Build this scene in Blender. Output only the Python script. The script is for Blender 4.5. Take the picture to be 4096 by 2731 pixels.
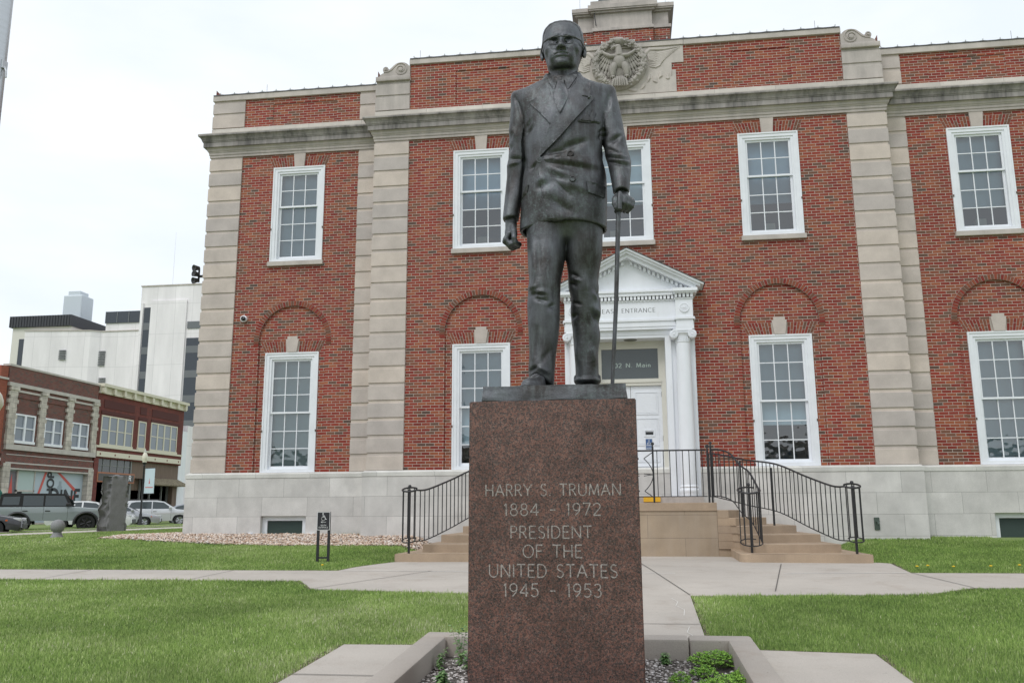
import bpy, bmesh, math, random
import numpy as np
from mathutils import Vector, Matrix
from mathutils.geometry import tessellate_polygon, delaunay_2d_cdt
from mathutils.bvhtree import BVHTree
random.seed(7); RNG = np.random.default_rng(7)
PI = math.pi; R = math.radians
for o in list(bpy.data.objects): bpy.data.objects.remove(o)
SC = bpy.context.scene; COL = SC.collection

# ------------------------------------------------------------ camera, sky, sun, exposure
cam_d = bpy.data.cameras.new('camera'); cam = bpy.data.objects.new('camera', cam_d); COL.objects.link(cam)
CAM = Vector((-0.033, -19.625, -0.894))
yaw, pitch, roll = R(-7.6134), R(10.944), R(-0.3083)
fwd = Vector((math.sin(yaw)*math.cos(pitch), math.cos(yaw)*math.cos(pitch), math.sin(pitch)))
rt = Vector((math.cos(yaw), -math.sin(yaw), 0)); up = rt.cross(fwd)
r2 = math.cos(roll)*rt+math.sin(roll)*up; u2 = -math.sin(roll)*rt+math.cos(roll)*up
M = Matrix((r2, u2, -fwd)).transposed().to_4x4(); M.translation = CAM
cam.matrix_world = M
cam_d.sensor_fit = 'HORIZONTAL'; cam_d.sensor_width = 36; cam_d.lens = 3467.1/4096*36
cam_d.clip_start = 0.1; cam_d.clip_end = 3000
SC.camera = cam

SUN_EL, SUN_AZ = R(52), R(208)          # azimuth clockwise from +Y
world = bpy.data.worlds.new('World'); SC.world = world; world.use_nodes = True
wt = world.node_tree; wt.nodes.clear()
wo = wt.nodes.new('ShaderNodeOutputWorld'); bg = wt.nodes.new('ShaderNodeBackground')
sky = wt.nodes.new('ShaderNodeTexSky'); sky.sky_type = 'NISHITA'; sky.sun_disc = False
sky.sun_elevation = SUN_EL; sky.sun_rotation = SUN_AZ; sky.dust_density = 2.0
tc = wt.nodes.new('ShaderNodeTexCoord'); nz = wt.nodes.new('ShaderNodeTexNoise')
nz.inputs['Scale'].default_value = 2.2; nz.inputs['Detail'].default_value = 6
mp = wt.nodes.new('ShaderNodeMapping'); mp.inputs['Scale'].default_value = (1, 1, 3)
wt.links.new(tc.outputs['Generated'], mp.inputs['Vector']); wt.links.new(mp.outputs[0], nz.inputs['Vector'])
cr = wt.nodes.new('ShaderNodeValToRGB')            # the overcast deck: thick white with a little thinner cloud
cr.color_ramp.elements[0].position = .38; cr.color_ramp.elements[0].color = (8.3, 9.0, 9.7, 1)
cr.color_ramp.elements[1].position = .62; cr.color_ramp.elements[1].color = (9.9, 10.2, 10.6, 1)
mx = wt.nodes.new('ShaderNodeMixRGB'); mx.inputs[0].default_value = .93
wt.links.new(nz.outputs[0], cr.inputs[0]); wt.links.new(sky.outputs[0], mx.inputs[1]); wt.links.new(cr.outputs[0], mx.inputs[2])
wt.links.new(mx.outputs[0], bg.inputs[0]); bg.inputs[1].default_value = .1
wt.links.new(bg.outputs[0], wo.inputs[0])
sun_d = bpy.data.lights.new('sun', 'SUN'); sun_d.energy = 1.1; sun_d.angle = R(22); sun_d.color = (1, .985, .965)
sun = bpy.data.objects.new('sun', sun_d); COL.objects.link(sun)
sd = Vector((math.sin(SUN_AZ)*math.cos(SUN_EL), math.cos(SUN_AZ)*math.cos(SUN_EL), math.sin(SUN_EL)))
sun.rotation_euler = sd.to_track_quat('Z', 'Y').to_euler()
SC.view_settings.view_transform = 'Standard'; SC.view_settings.look = 'None'
SC.view_settings.exposure = 0.18; SC.view_settings.gamma = 1
SC.cycles.max_bounces = 8; SC.cycles.transparent_max_bounces = 12

# ------------------------------------------------------------ object helpers
def tag(o, label=None, cat=None, group=None, kind=None):
    if label: o['label'] = label
    if cat: o['category'] = cat
    if group: o['group'] = group
    if kind: o['kind'] = kind
    return o
def thing(name, label, cat, loc=(0, 0, 0), rz=0, group=None):
    o = bpy.data.objects.new(name, None); COL.objects.link(o); o.location = loc; o.rotation_euler = (0, 0, rz)
    o.empty_display_size = .2
    return tag(o, label, cat, group)
class MB:
    """collects shapes of ONE mesh object"""
    def __init__(s): s.v = []; s.f = []; s.uv = None
    def add(s, vs, fs):
        n = len(s.v); s.v.extend([tuple(map(float, v)) for v in vs]); s.f.extend([tuple(i+n for i in f) for f in fs]); return s
    def box(s, x0, x1, y0, y1, z0, z1):
        return s.add([(x0, y0, z0), (x1, y0, z0), (x1, y1, z0), (x0, y1, z0), (x0, y0, z1), (x1, y0, z1), (x1, y1, z1), (x0, y1, z1)],
                     [(0, 3, 2, 1), (4, 5, 6, 7), (0, 1, 5, 4), (1, 2, 6, 5), (2, 3, 7, 6), (3, 0, 4, 7)])
    def bbox(s, x0, x1, y0, y1, z0, z1, b=.01):          # box with its edges eased
        bm = bmesh.new(); bmesh.ops.create_cube(bm, size=1)
        for v in bm.verts: v.co = Vector(((x0+x1)/2+v.co.x*(x1-x0), (y0+y1)/2+v.co.y*(y1-y0), (z0+z1)/2+v.co.z*(z1-z0)))
        bmesh.ops.bevel(bm, geom=bm.edges[:], offset=b, segments=2, affect='EDGES', profile=.5)
        bm.verts.index_update(); s.add([v.co for v in bm.verts], [[v.index for v in f.verts] for f in bm.faces]); bm.free(); return s
    def prism(s, poly, lo, hi, ax='z'):
        """closed polygon in the two other axes, extruded along ax"""
        n = len(poly)
        def P(a, b, c): return {'z': (a, b, c), 'y': (a, c, b), 'x': (c, a, b)}[ax]
        vs = [P(a, b, lo) for a, b in poly]+[P(a, b, hi) for a, b in poly]
        tri = tessellate_polygon([[Vector((a, b, 0)) for a, b in poly]])
        fs = [tuple(reversed(t)) for t in tri]+[tuple(i+n for i in t) for t in tri]
        fs += [(i, (i+1) % n, n+(i+1) % n, n+i) for i in range(n)]
        return s.add(vs, fs)
    def tube(s, pts, r, n=8, closed=False, cap=True, up0=None, flat=1.0):
        pts = [Vector(p) for p in pts]; m = len(pts)
        rs = r if hasattr(r, '__len__') else [r]*m
        vs = []; fs = []; prev = None
        for i, p in enumerate(pts):
            a = pts[(i-1) % m] if closed or i > 0 else p; b = pts[(i+1) % m] if closed or i < m-1 else p
            t = (b-a).normalized()
            if prev is None:
                u = Vector(up0) if up0 else (Vector((0, 0, 1)) if abs(t.z) < .9 else Vector((1, 0, 0)))
            else: u = prev
            u = (u-t*u.dot(t)).normalized(); prev = u; w = t.cross(u)
            for k in range(n):
                an = 2*PI*(k+.5)/n; vs.append(p+rs[i]*(math.cos(an)*u+flat*math.sin(an)*w))
        for i in range(m if closed else m-1):
            j = (i+1) % m
            for k in range(n): fs.append((i*n+k, i*n+(k+1) % n, j*n+(k+1) % n, j*n+k))
        if cap and not closed: fs += [tuple(reversed(range(n))), tuple((m-1)*n+k for k in range(n))]
        return s.add(vs, fs)
    def lathe(s, prof, c=(0, 0, 0), n=20, ax='z', a0=0, a1=2*PI):
        full = abs(a1-a0-2*PI) < 1e-6; k = n if full else n+1; vs = []; fs = []
        for r, h in prof:
            for i in range(k):
                a = a0+(a1-a0)*i/n; x, y = r*math.cos(a), r*math.sin(a)
                p = {'z': (x, y, h), 'y': (x, h, y), 'x': (h, x, y)}[ax]
                vs.append((p[0]+c[0], p[1]+c[1], p[2]+c[2]))
        for j in range(len(prof)-1):
            for i in range(n):
                i2 = (i+1) % k; fs.append((j*k+i, j*k+i2, (j+1)*k+i2, (j+1)*k+i))
        return s.add(vs, fs)
    def sphere(s, c, r, n=12, sc=(1, 1, 1)):
        m = n//2; prof = [(math.sin(PI*i/m), -math.cos(PI*i/m)) for i in range(m+1)]
        k = len(s.v); s.lathe(prof, n=n)
        s.v[k:] = [(c[0]+v[0]*r*sc[0], c[1]+v[1]*r*sc[1], c[2]+v[2]*r*sc[2]) for v in s.v[k:]]; return s
    def quad(s, *p): return s.add(p, [tuple(range(len(p)))])
    def poly_holes(s, outer, holes, f):
        """flat polygon with holes; f maps (a,b)->3D"""
        loops = [outer]+holes; tri = tessellate_polygon([[Vector((a, b, 0)) for a, b in l] for l in loops])
        return s.add([f(a, b) for l in loops for a, b in l], tri)
    def xf(s, M):
        s.v = [tuple(M @ Vector(v)) for v in s.v]; return s
    def build(s, name, mat, parent=None, smooth=None, fixn=True, world=True):
        me = bpy.data.meshes.new(name)
        off = parent_off(parent) if (parent and world) else (0, 0, 0)
        me.from_pydata([(v[0]-off[0], v[1]-off[1], v[2]-off[2]) for v in s.v], [], s.f)
        if fixn:
            bm = bmesh.new(); bm.from_mesh(me); bmesh.ops.recalc_face_normals(bm, faces=bm.faces); bm.to_mesh(me); bm.free()
        if mat: me.materials.append(mat)
        if smooth is not None:
            for p in me.polygons: p.use_smooth = True
            if smooth < 180: me.set_sharp_from_angle(angle=R(smooth))
        me.update()
        o = bpy.data.objects.new(name, me); COL.objects.link(o)
        if parent: o.parent = parent
        return o
def parent_off(p):
    v = Vector((0, 0, 0))
    while p: v += p.location; p = p.parent
    return v
def dup_tree(o, parent=None, kids=None):
    if kids is None:
        kids = {}
        for q in bpy.data.objects:
            if q.parent: kids.setdefault(q.parent.name, []).append(q)
    c = o.copy(); COL.objects.link(c); c.parent = parent
    for ch in kids.get(o.name, []): dup_tree(ch, c, kids)
    return c

# ------------------------------------------------------------ materials
MATS = {}
def mat(name, col=(.5, .5, .5), rough=.6, metal=0, **kw):
    if name in MATS: return MATS[name]
    m = bpy.data.materials.new(name); m.use_nodes = True; b = m.node_tree.nodes['Principled BSDF']
    b.inputs['Base Color'].default_value = (*col, 1); b.inputs['Roughness'].default_value = rough; b.inputs['Metallic'].default_value = metal
    for k, v in kw.items(): b.inputs[k].default_value = v
    MATS[name] = m; return m
class N:
    """tiny node builder for a material"""
    def __init__(s, m): s.m = m; s.t = m.node_tree; s.b = s.t.nodes['Principled BSDF']
    def n(s, typ, ins=None, **props):
        x = s.t.nodes.new('ShaderNode'+typ)
        for k, v in props.items(): setattr(x, k, v)
        for k, v in (ins or {}).items(): s.set(x.inputs[k], v)
        return x
    def set(s, sock, v):
        if isinstance(v, bpy.types.NodeSocket): s.t.links.new(v, sock)
        elif isinstance(v, bpy.types.Node): s.t.links.new(v.outputs[0], sock)
        elif hasattr(v, '__len__') and len(v) == 3 and sock.type == 'RGBA': sock.default_value = (*v, 1)
        else: sock.default_value = v
    def obj(s): return s.n('TexCoord').outputs['Object']
    def pos(s): return s.n('NewGeometry').outputs['Position']
    def island(s): return s.n('NewGeometry').outputs['Random Per Island']
    def noise(s, scale, detail=4, rough=.55, vec=None, out=0):
        x = s.n('TexNoise', {'Scale': scale, 'Detail': detail, 'Roughness': rough})
        if vec is not None: s.set(x.inputs['Vector'], vec)
        return x.outputs[out]
    def map(s, vec, scale=(1, 1, 1), loc=(0, 0, 0), rot=(0, 0, 0)):
        return s.n('Mapping', {'Vector': vec, 'Scale': scale, 'Location': loc, 'Rotation': rot}).outputs[0]
    def ramp(s, fac, stops, interp='LINEAR'):
        x = s.n('ValToRGB', {'Fac': fac}); c = x.color_ramp; c.interpolation = interp
        while len(c.elements) < len(stops): c.elements.new(.5)
        for e, (p, col) in zip(c.elements, stops):
            e.position = p; e.color = (*col, 1) if hasattr(col, '__len__') else (col, col, col, 1)
        return x.outputs[0]
    def mix(s, fac, a, b, typ='MIX'):
        x = s.n('MixRGB', {0: fac, 1: a, 2: b}, blend_type=typ); return x.outputs[0]
    def math(s, op, a, b=0, c=0, clamp=False):
        x = s.n('Math', {0: a, 1: b, 2: c}, operation=op, use_clamp=clamp); return x.outputs[0]
    def bump(s, h, strength=.3, dist=.01):
        x = s.n('Bump', {'Height': h, 'Strength': strength, 'Distance': dist}); s.t.links.new(x.outputs[0], s.b.inputs['Normal'])
    def col(s, v): s.set(s.b.inputs['Base Color'], v)
    def rough(s, v): s.set(s.b.inputs['Roughness'], v)
def g3(v): return (v, v, v)

def brick_mat(name, stops, mortar, bl=.2032, rh=.06773, ms=.0046, voff=0, soft=1.0):
    m = mat(name, rough=.85); q = N(m); p = q.pos(); sp = q.n('SeparateXYZ', {0: p})
    u = q.math('ADD', sp.outputs[0], sp.outputs[1])
    vec = q.n('CombineXYZ', {0: q.math('ADD', u, 300.03), 1: q.math('ADD', sp.outputs[2], rh*300+voff), 2: 0.0})
    br = q.n('TexBrick', {'Vector': vec, 'Color1': g3(0), 'Color2': g3(1), 'Mortar': g3(0), 'Scale': 1, 'Mortar Size': ms,
                          'Mortar Smooth': .15, 'Bias': 0, 'Brick Width': bl, 'Row Height': rh}, offset=.5, offset_frequency=2)
    c = q.ramp(br.outputs['Color'], stops, 'LINEAR')
    n1 = q.noise(60, 3, vec=p); n2 = q.noise(.35, 3, vec=p)
    c = q.mix(.22*soft, c, q.ramp(n1, [(.3, .6), (.7, 1.4)]), 'MULTIPLY')
    c = q.mix(.6, c, q.ramp(n2, [(.3, .72), (.7, 1.2)]), 'MULTIPLY'); c = q.mix(.35, c, q.ramp(q.noise(1, 5, .65, vec=q.map(p, (2.2, 2.2, .3))), [(.35, .7), (.65, 1.12)]), 'MULTIPLY')
    mo = q.mix(.5, mortar, q.ramp(q.noise(9, 3, vec=p), [(.3, .7), (.7, 1.1)]), 'MULTIPLY')
    q.col(q.mix(br.outputs['Fac'], c, mo)); q.bump(q.math('SUBTRACT', 1.0, br.outputs['Fac']), .5, .006)
    return m
BRICK = brick_mat('red_brick', [(0, (.205, .025, .016)), (.28, (.27, .036, .020)), (.48, (.255, .048, .026)), (.60, (.32, .092, .039)), (.76, (.25, .07, .036)), (.87, (.185, .074, .042)), (.95, (.135, .066, .043)), (1, (.09, .055, .042))], (.52, .47, .415))
def voussoir_mat():
    m = mat('voussoir_brick', rough=.85); q = N(m)
    c = q.ramp(q.island(), [(0, (.18, .021, .015)), (.25, (.23, .032, .02)), (.5, (.25, .068, .034)), (.75, (.185, .066, .04)), (1, (.12, .068, .045))])
    q.col(q.mix(.35, c, q.ramp(q.noise(60, 3, vec=q.pos()), [(.3, .55), (.7, 1.4)]), 'MULTIPLY')); return m
VOUSS = voussoir_mat()
MORTAR = mat('mortar', (.45, .41, .365), .9)

def lime_mat(name, base, var=.12, streak=0, joints=None, islands=True, dark=(.09, .085, .08)):
    m = mat(name, rough=.8); q = N(m); p = q.pos()
    c = q.mix(1, base, q.ramp(q.noise(2.3, 5, vec=p), [(.3, 1-var), (.7, 1+var)]), 'MULTIPLY')
    c = q.mix(.5, c, q.ramp(q.noise(70, 2, vec=p), [(.3, .86), (.7, 1.12)]), 'MULTIPLY')
    if islands: c = q.mix(1, c, q.ramp(q.island(), [(0, (.86, .87, .89)), (.5, (1, .985, .96)), (1, (1.1, 1.07, 1.02))]), 'MULTIPLY')
    if joints:
        bw, rh, z0, ms = joints
        sp = q.n('SeparateXYZ', {0: p}); u = q.math('ADD', sp.outputs[0], sp.outputs[1])
        vec = q.n('CombineXYZ', {0: q.math('ADD', u, 300.2), 1: q.math('ADD', sp.outputs[2], rh*100-z0), 2: 0.0})
        br = q.n('TexBrick', {'Vector': vec, 'Color1': g3(.9), 'Color2': g3(1.08), 'Mortar': g3(.5), 'Scale': 1, 'Mortar Size': ms,
                              'Mortar Smooth': .1, 'Bias': 0, 'Brick Width': bw, 'Row Height': rh}, offset=.47, offset_frequency=2)
        c = q.mix(1, c, br.outputs['Color'], 'MULTIPLY'); q.bump(q.math('SUBTRACT', 1.0, br.outputs['Fac']), .4, .005)
    if streak:
        s1 = q.noise(1, 6, .65, vec=q.map(p, (3.2, 3.2, .55))); s2 = q.noise(1, 4, .6, vec=q.map(p, (13, 13, 1.3)))
        f = q.math('MULTIPLY', q.ramp(s1, [(.36, 0), (.62, 1)]), q.ramp(s2, [(.25, .45), (.7, 1)]))
        c = q.mix(q.math('MULTIPLY', f, streak), c, dark)
    q.col(c); return m
LIME = lime_mat('limestone', (.54, .478, .44))
LIMEP = lime_mat('limestone_plain', (.53, .482, .442), islands=False, streak=.18)
LIMES = lime_mat('limestone_stained', (.35, .322, .305), streak=.85, islands=False, dark=(.045, .044, .044))
LIMESW = lime_mat('limestone_weathered', (.50, .45, .417), streak=.35, islands=False, dark=(.14, .135, .13))
PLINTH = lime_mat('plinth_limestone', (.61, .59, .57), .13, streak=.12, joints=(1.12, .45, -.135, .0035), islands=False, dark=(.25, .24, .22))
TAN = lime_mat('tan_step_stone', (.39, .30, .22), .12, streak=.2, islands=True, dark=(.22, .16, .11))
def white_paint():
    m = mat('white_paint', rough=.45); q = N(m); p = q.pos()
    c = q.mix(1, (.79, .81, .85), q.ramp(q.noise(3, 4, vec=p), [(.3, .94), (.7, 1.03)]), 'MULTIPLY')
    ch = q.ramp(q.noise(14, 5, .7, vec=q.map(p, (1, 1, .45))), [(.70, 0), (.74, 1)])
    q.col(q.mix(q.math('MULTIPLY', ch, .55), c, (.36, .34, .31))); return m
WHITE = white_paint()
WHITE2 = mat('clean_white', (.80, .82, .86), .4); q = N(WHITE2); p = q.pos(); c = q.mix(1, (.80, .82, .86), q.ramp(q.noise(2.2, 5, .6, vec=q.map(p, (1, 1, .4))), [(.3, .93), (.65, 1.02)]), 'MULTIPLY'); q.col(q.mix(q.math('MULTIPLY', q.ramp(q.noise(9, 5, .7, vec=q.map(p, (1, 1, .3))), [(.6, 0), (.75, 1)]), .3), c, (.58, .56, .50)))
def glass_mat(name, refl=.10, tint=(.62, .70, .72)):
    m = bpy.data.materials.new(name); m.use_nodes = True; t = m.node_tree; t.nodes.clear()
    o = t.nodes.new('ShaderNodeOutputMaterial'); tr = t.nodes.new('ShaderNodeBsdfTransparent'); gl = t.nodes.new('ShaderNodeBsdfGlossy')
    mxs = t.nodes.new('ShaderNodeMixShader'); fr = t.nodes.new('ShaderNodeFresnel'); fr.inputs[0].default_value = 1.5
    ad = t.nodes.new('ShaderNodeMath'); ad.operation = 'ADD'; ad.inputs[1].default_value = refl; ad.use_clamp = True
    tr.inputs[0].default_value = (*tint, 1); gl.inputs['Roughness'].default_value = .02
    t.links.new(fr.outputs[0], ad.inputs[0]); t.links.new(ad.outputs[0], mxs.inputs[0]); t.links.new(tr.outputs[0], mxs.inputs[1]); t.links.new(gl.outputs[0], mxs.inputs[2])
    if refl < .2:                                  # old glass is never quite flat
        gp = t.nodes.new('ShaderNodeNewGeometry'); nn = t.nodes.new('ShaderNodeTexNoise'); nn.inputs['Scale'].default_value = 2.6; nn.inputs['Detail'].default_value = 2; bp = t.nodes.new('ShaderNodeBump'); bp.inputs['Strength'].default_value = .10; bp.inputs['Distance'].default_value = .06
        t.links.new(gp.outputs['Position'], nn.inputs['Vector']); t.links.new(nn.outputs[0], bp.inputs['Height']); t.links.new(bp.outputs[0], gl.inputs['Normal'])
    t.links.new(mxs.outputs[0], o.inputs[0]); MATS[name] = m; return m
GLASS = glass_mat('window_glass', .13)
BLACKM = mat('black_iron', (.018, .018, .02), .45)
DARK = mat('dark_interior', (.03, .033, .036), .9)
CHROME = mat('chrome', (.7, .7, .72), .15, 1)
# ------------------------------------------------------------ terrain
W0 = -1.81                                   # forecourt level; the lawn falls gently to the street behind the viewer
def sst(a, b, x):
    t = np.clip((x-a)/(b-a), 0, 1); return t*t*(3-2*t)
def gz(x, y):
    x = np.asarray(x, float); y = np.asarray(y, float)
    plane = W0+.038*(np.minimum(y, -5.6)+4.5)
    rise = np.interp(y, [-5.6, -5.3, -1.2, 0.2, 3], [0, .03, .235, .40, .40]); riseR = np.interp(y, [-5.6, -5.3, -1.2, 0.2, 3], [0, .03, .22, .33, .33])
    z = plane+np.where(x < 0, rise, riseR)
    fl = np.interp(y, [-5.6, -4.3, 3], [W0-.042, W0, W0]); k = (1-sst(3.9, 4.7, x))*sst(-4.9, -4.1, x)*(y > -5.6)*(y < .2); z = z*(1-k)+fl*k
    t = sst(-10.8, -19, x)
    z = z*(1-t)+np.minimum(z, np.where(y > -4, -1.70, z))*t
    t2 = sst(-40, -200, y); z = z*(1-t2)+(-2.6)*t2
    return z
GRASSG = mat('lawn_soil', rough=.95); q = N(GRASSG); p = q.pos()
q.col(q.mix(q.ramp(q.noise(1.1, 4, vec=p), [(.35, 0), (.65, 1)]), (.13, .19, .05), (.18, .24, .075)))
xs = np.unique(np.concatenate([np.linspace(-600, -45, 12), np.arange(-45, -12, 1.5), np.arange(-12, 14, .4), [-1.93, -1.92, .96, .97], np.linspace(14, 600, 14)]))
ys = np.unique(np.concatenate([np.linspace(-600, -24, 12), np.arange(-24, -8, .5), [-11.43, -11.44], np.arange(-8, 2, .2), np.arange(2, 60, 2.), np.linspace(60, 900, 14)]))
X, Y = np.meshgrid(xs, ys, indexing='ij'); Z = gz(X, Y)-.012
Z = np.where((X > -1.95) & (X < .99) & (Y > -14.9) & (Y < -11.4), Z-.25, Z)          # dug out for the planter bed
m = MB(); nx, ny = X.shape
m.v = list(zip(X.ravel().tolist(), Y.ravel().tolist(), Z.ravel().tolist()))
m.f = [(i*ny+j, (i+1)*ny+j, (i+1)*ny+j+1, i*ny+j+1) for i in range(nx-1) for j in range(ny-1)]
tag(m.build('ground', GRASSG, fixn=False, smooth=180), kind='structure')

def conc_mat(name, base, cells=None, off=(0, 0)):
    m = mat(name, rough=.85); q = N(m); p = q.pos()
    c = q.mix(1, base, q.ramp(q.noise(.9, 5, vec=p), [(.3, .90), (.7, 1.08)]), 'MULTIPLY')
    c = q.mix(.6, c, q.ramp(q.noise(110, 3, vec=p), [(.25, .78), (.75, 1.2)]), 'MULTIPLY')
    st = q.ramp(q.noise(2.2, 6, .7, vec=p), [(.52, 0), (.72, 1)]); c = q.mix(q.math('MULTIPLY', st, .4), c, (.30, .24, .19)); c = q.mix(q.ramp(q.noise(26, 2, .5, vec=p), [(.735, 0), (.75, .6)]), c, (.14, .12, .10))
    q.col(c); q.bump(q.noise(180, 3, vec=p), .15, .004); return m
CONC = conc_mat('concrete', (.455, .415, .37)); CONC2 = conc_mat('concrete_curb', (.40, .36, .32)); JOINT = mat('joint_line', (.12, .11, .1), .9); CAULK = mat('pale_caulk', (.72, .70, .66), .8)
PAVED = []                                    # polygons the grass keeps off
def drape(name, poly, dz, m_, step=.4, thick=.06, zf=None, kind='structure', label=None, cat=None, grow=True):
    """a slab following the terrain"""
    pts = [Vector((a, b)) for a, b in poly]; n = len(pts); P = []; 
    for i in range(n):
        a, b = pts[i], pts[(i+1) % n]; k = max(1, int((b-a).length/step)); P += [a+(b-a)*t/k for t in range(k)]
    nb = len(P); edges = [(i, (i+1) % nb) for i in range(nb)]
    x0, x1 = min(p.x for p in P), max(p.x for p in P); y0, y1 = min(p.y for p in P), max(p.y for p in P)
    ins = [Vector((x, y)) for x in np.arange(x0+step/2, x1, step) for y in np.arange(y0+step/2, y1, step) if inpoly(x, y, poly)]
    V, Ed, F, *_ = delaunay_2d_cdt(P+ins, edges, [], 1, 1e-5)
    zz = (zf or gz)
    vs = [(v.x, v.y, float(zz(v.x, v.y))+dz) for v in V]; m = MB(); m.add(vs, [tuple(f) for f in F])
    bi = {}                                   # skirt
    for f in F:
        for a, b in zip(f, list(f[1:])+[f[0]]): bi[(a, b)] = bi.get((a, b), 0)+1
    k = len(m.v); sk = []
    for (a, b) in list(bi):
        if (b, a) not in bi:
            m.add([vs[a], vs[b], (vs[b][0], vs[b][1], vs[b][2]-thick), (vs[a][0], vs[a][1], vs[a][2]-thick)], [(1, 0, 3, 2)])
    o = m.build(name, m_, fixn=False)
    tag(o, label, cat, None, kind)
    if grow: PAVED.append(poly)
    return o
def inpoly(x, y, poly):
    c = False; n = len(poly)
    for i in range(n):
        x1, y1 = poly[i]; x2, y2 = poly[i-1]
        if (y1 > y) != (y2 > y) and x < (x2-x1)*(y-y1)/(y2-y1)+x1: c = not c
    return c
# walk that crosses the lawn, its forecourt, and the walk down to the statue
walk = [(-40, -5.75), (-4.75, -5.7), (-4.25, -4.3), (-4.0, -3.9), (-1.7, -2.1), (1.6, -2.1), (3.8, -3.8), (4.05, -4.05), (4.15, -4.3), (4.05, -5.7), (30, -5.75), (30, -7.45), (4.3, -7.4), (3.55, -8.05), (.66, -8.35), (.60, -11.5), (-1.55, -11.5), (-1.6, -8.35), (-4.35, -7.95), (-4.85, -7.05), (-40, -7.0)]
drape('walk', walk, .006, CONC)
padL = [(-2.62, -11.75), (-1.9, -11.72), (-1.9, -16.5), (-2.66, -16.5)]; padR = [(.95, -11.72), (1.92, -11.82), (1.9, -16.5), (.95, -16.5)]
drape('side_pad', padL, .012, CONC); drape('side_pad', padR, .012, CONC)
jm = MB(); cm = MB()
def line(mb, a, b, w=.012, dz=.0105, step=.4):
    a, b = Vector(a), Vector(b); d = (b-a); k = max(1, int(d.length/step)); nrm = Vector((-d.y, d.x)).normalized()*w/2
    for i in range(k):
        p, r = a+d*i/k, a+d*(i+1)/k
        mb.quad(*[(u.x, u.y, float(gz(u.x, u.y))+dz) for u in (p-nrm, r-nrm, r+nrm, p+nrm)])
for a, b in (((.66, -8.3), (.1, -4.3)), ((1.75, -7.9), (2.4, -4.4)), ((-1.6, -8.3), (-1.6, -4.3)), ((-4.35, -7.95), (-3.2, -5.7)), ((4.05, -5.7), (4.3, -7.4)), ((.61, -10.45), (-1.6, -10.45)), ((-2.65, -12.95), (-1.9, -12.95)),
             ((-6.5, -5.75), (-6.6, -7.05)), ((-9, -5.75), (-9, -7.05)), ((7, -5.75), (7, -7.4)), ((9.5, -5.75), (9.5, -7.4)), ((.95, -14.2), (1.9, -14.2))): line(jm, a, b, .014, .0125+(.006 if abs(a[0]) < 2.8 and a[1] < -12 else 0))
for a, b in (((-4.7, -5.7), (-.9, -5.82)), ((-.8, -5.85), (.6, -5.9)), ((2.2, -5.85), (4.0, -5.72))): line(cm, a, b, .034, .0105)

for pts_ in (((.42, -8.6), (.48, -8.9), (.44, -9.2), (.52, -9.5), (.49, -9.9)), ((.50, -10.6), (.46, -10.9), (.53, -11.2), (.50, -11.4)), ((2.3, -6.3), (2.9, -6.25), (3.4, -6.32)), ((-3.9, -6.6), (-3.2, -6.75), (-2.6, -6.7))):
    for a, b in zip(pts_[:-1], pts_[1:]): line(cm, a, b, .007, .0105, .2)
EDGE = mat('bare_soil_edge', (.075, .055, .04), .95); q = N(EDGE); q.col(q.mix(q.ramp(q.noise(16, 4, vec=q.pos()), [(.4, 0), (.6, 1)]), (.05, .036, .027), (.17, .14, .09)))
em_ = MB()
for a, b, w_ in (((-2.66, -11.72), (-2.70, -16.5), .10), ((-2.64, -11.71), (-1.95, -11.68), .05), ((1.96, -11.8), (1.95, -16.5), .09), ((1.0, -11.68), (1.94, -11.78), .06), ((.69, -8.36), (.63, -11.45), .04), ((-40, -5.72), (-4.75, -5.67), .07), ((4.1, -5.67), (30, -5.72), .07), ((-4.75, -5.67), (-4.27, -4.27), .05), ((4.09, -5.68), (4.19, -4.3), .06), ((-4.35, -7.99), (-4.88, -7.09), .05), ((4.33, -7.43), (3.58, -8.09), .05)): line(em_, a, b, w_, .0035, .3)
tag(em_.build('lawn_soil_edge', EDGE, fixn=False), kind='structure')
tag(jm.build('walk_joint', JOINT, fixn=False), kind='structure'); tag(cm.build('walk_caulk', CAULK, fixn=False), kind='structure')
# street along the far side of the lawn, with kerb and pavement
ASPH = mat('asphalt', rough=.9); q = N(ASPH); p = q.pos(); q.col(q.mix(.6, (.10, .10, .105), q.ramp(q.noise(40, 4, vec=p), [(.3, .7), (.7, 1.3)]), 'MULTIPLY'))
def flatz(z): return lambda x, y: z
m = MB(); m.box(-39, -24.6, -60, 200, -2.1, -1.88); tag(m.build('street', ASPH), kind='structure')
m = MB(); m.box(-24.6, -24.3, -60, 200, -2, -1.66); m.box(-39.3, -39, -60, 200, -2, -1.64); tag(m.build('kerb', CONC2), kind='structure')
m = MB(); m.box(-42, -39.3, -60, 200, -2, -1.65); tag(m.build('far_pavement', CONC), kind='structure')
drape('pavement', [(-22.9, -20), (-21.2, -20), (-21.2, 60), (-22.9, 60)], .02, CONC, step=1.5)
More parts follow.
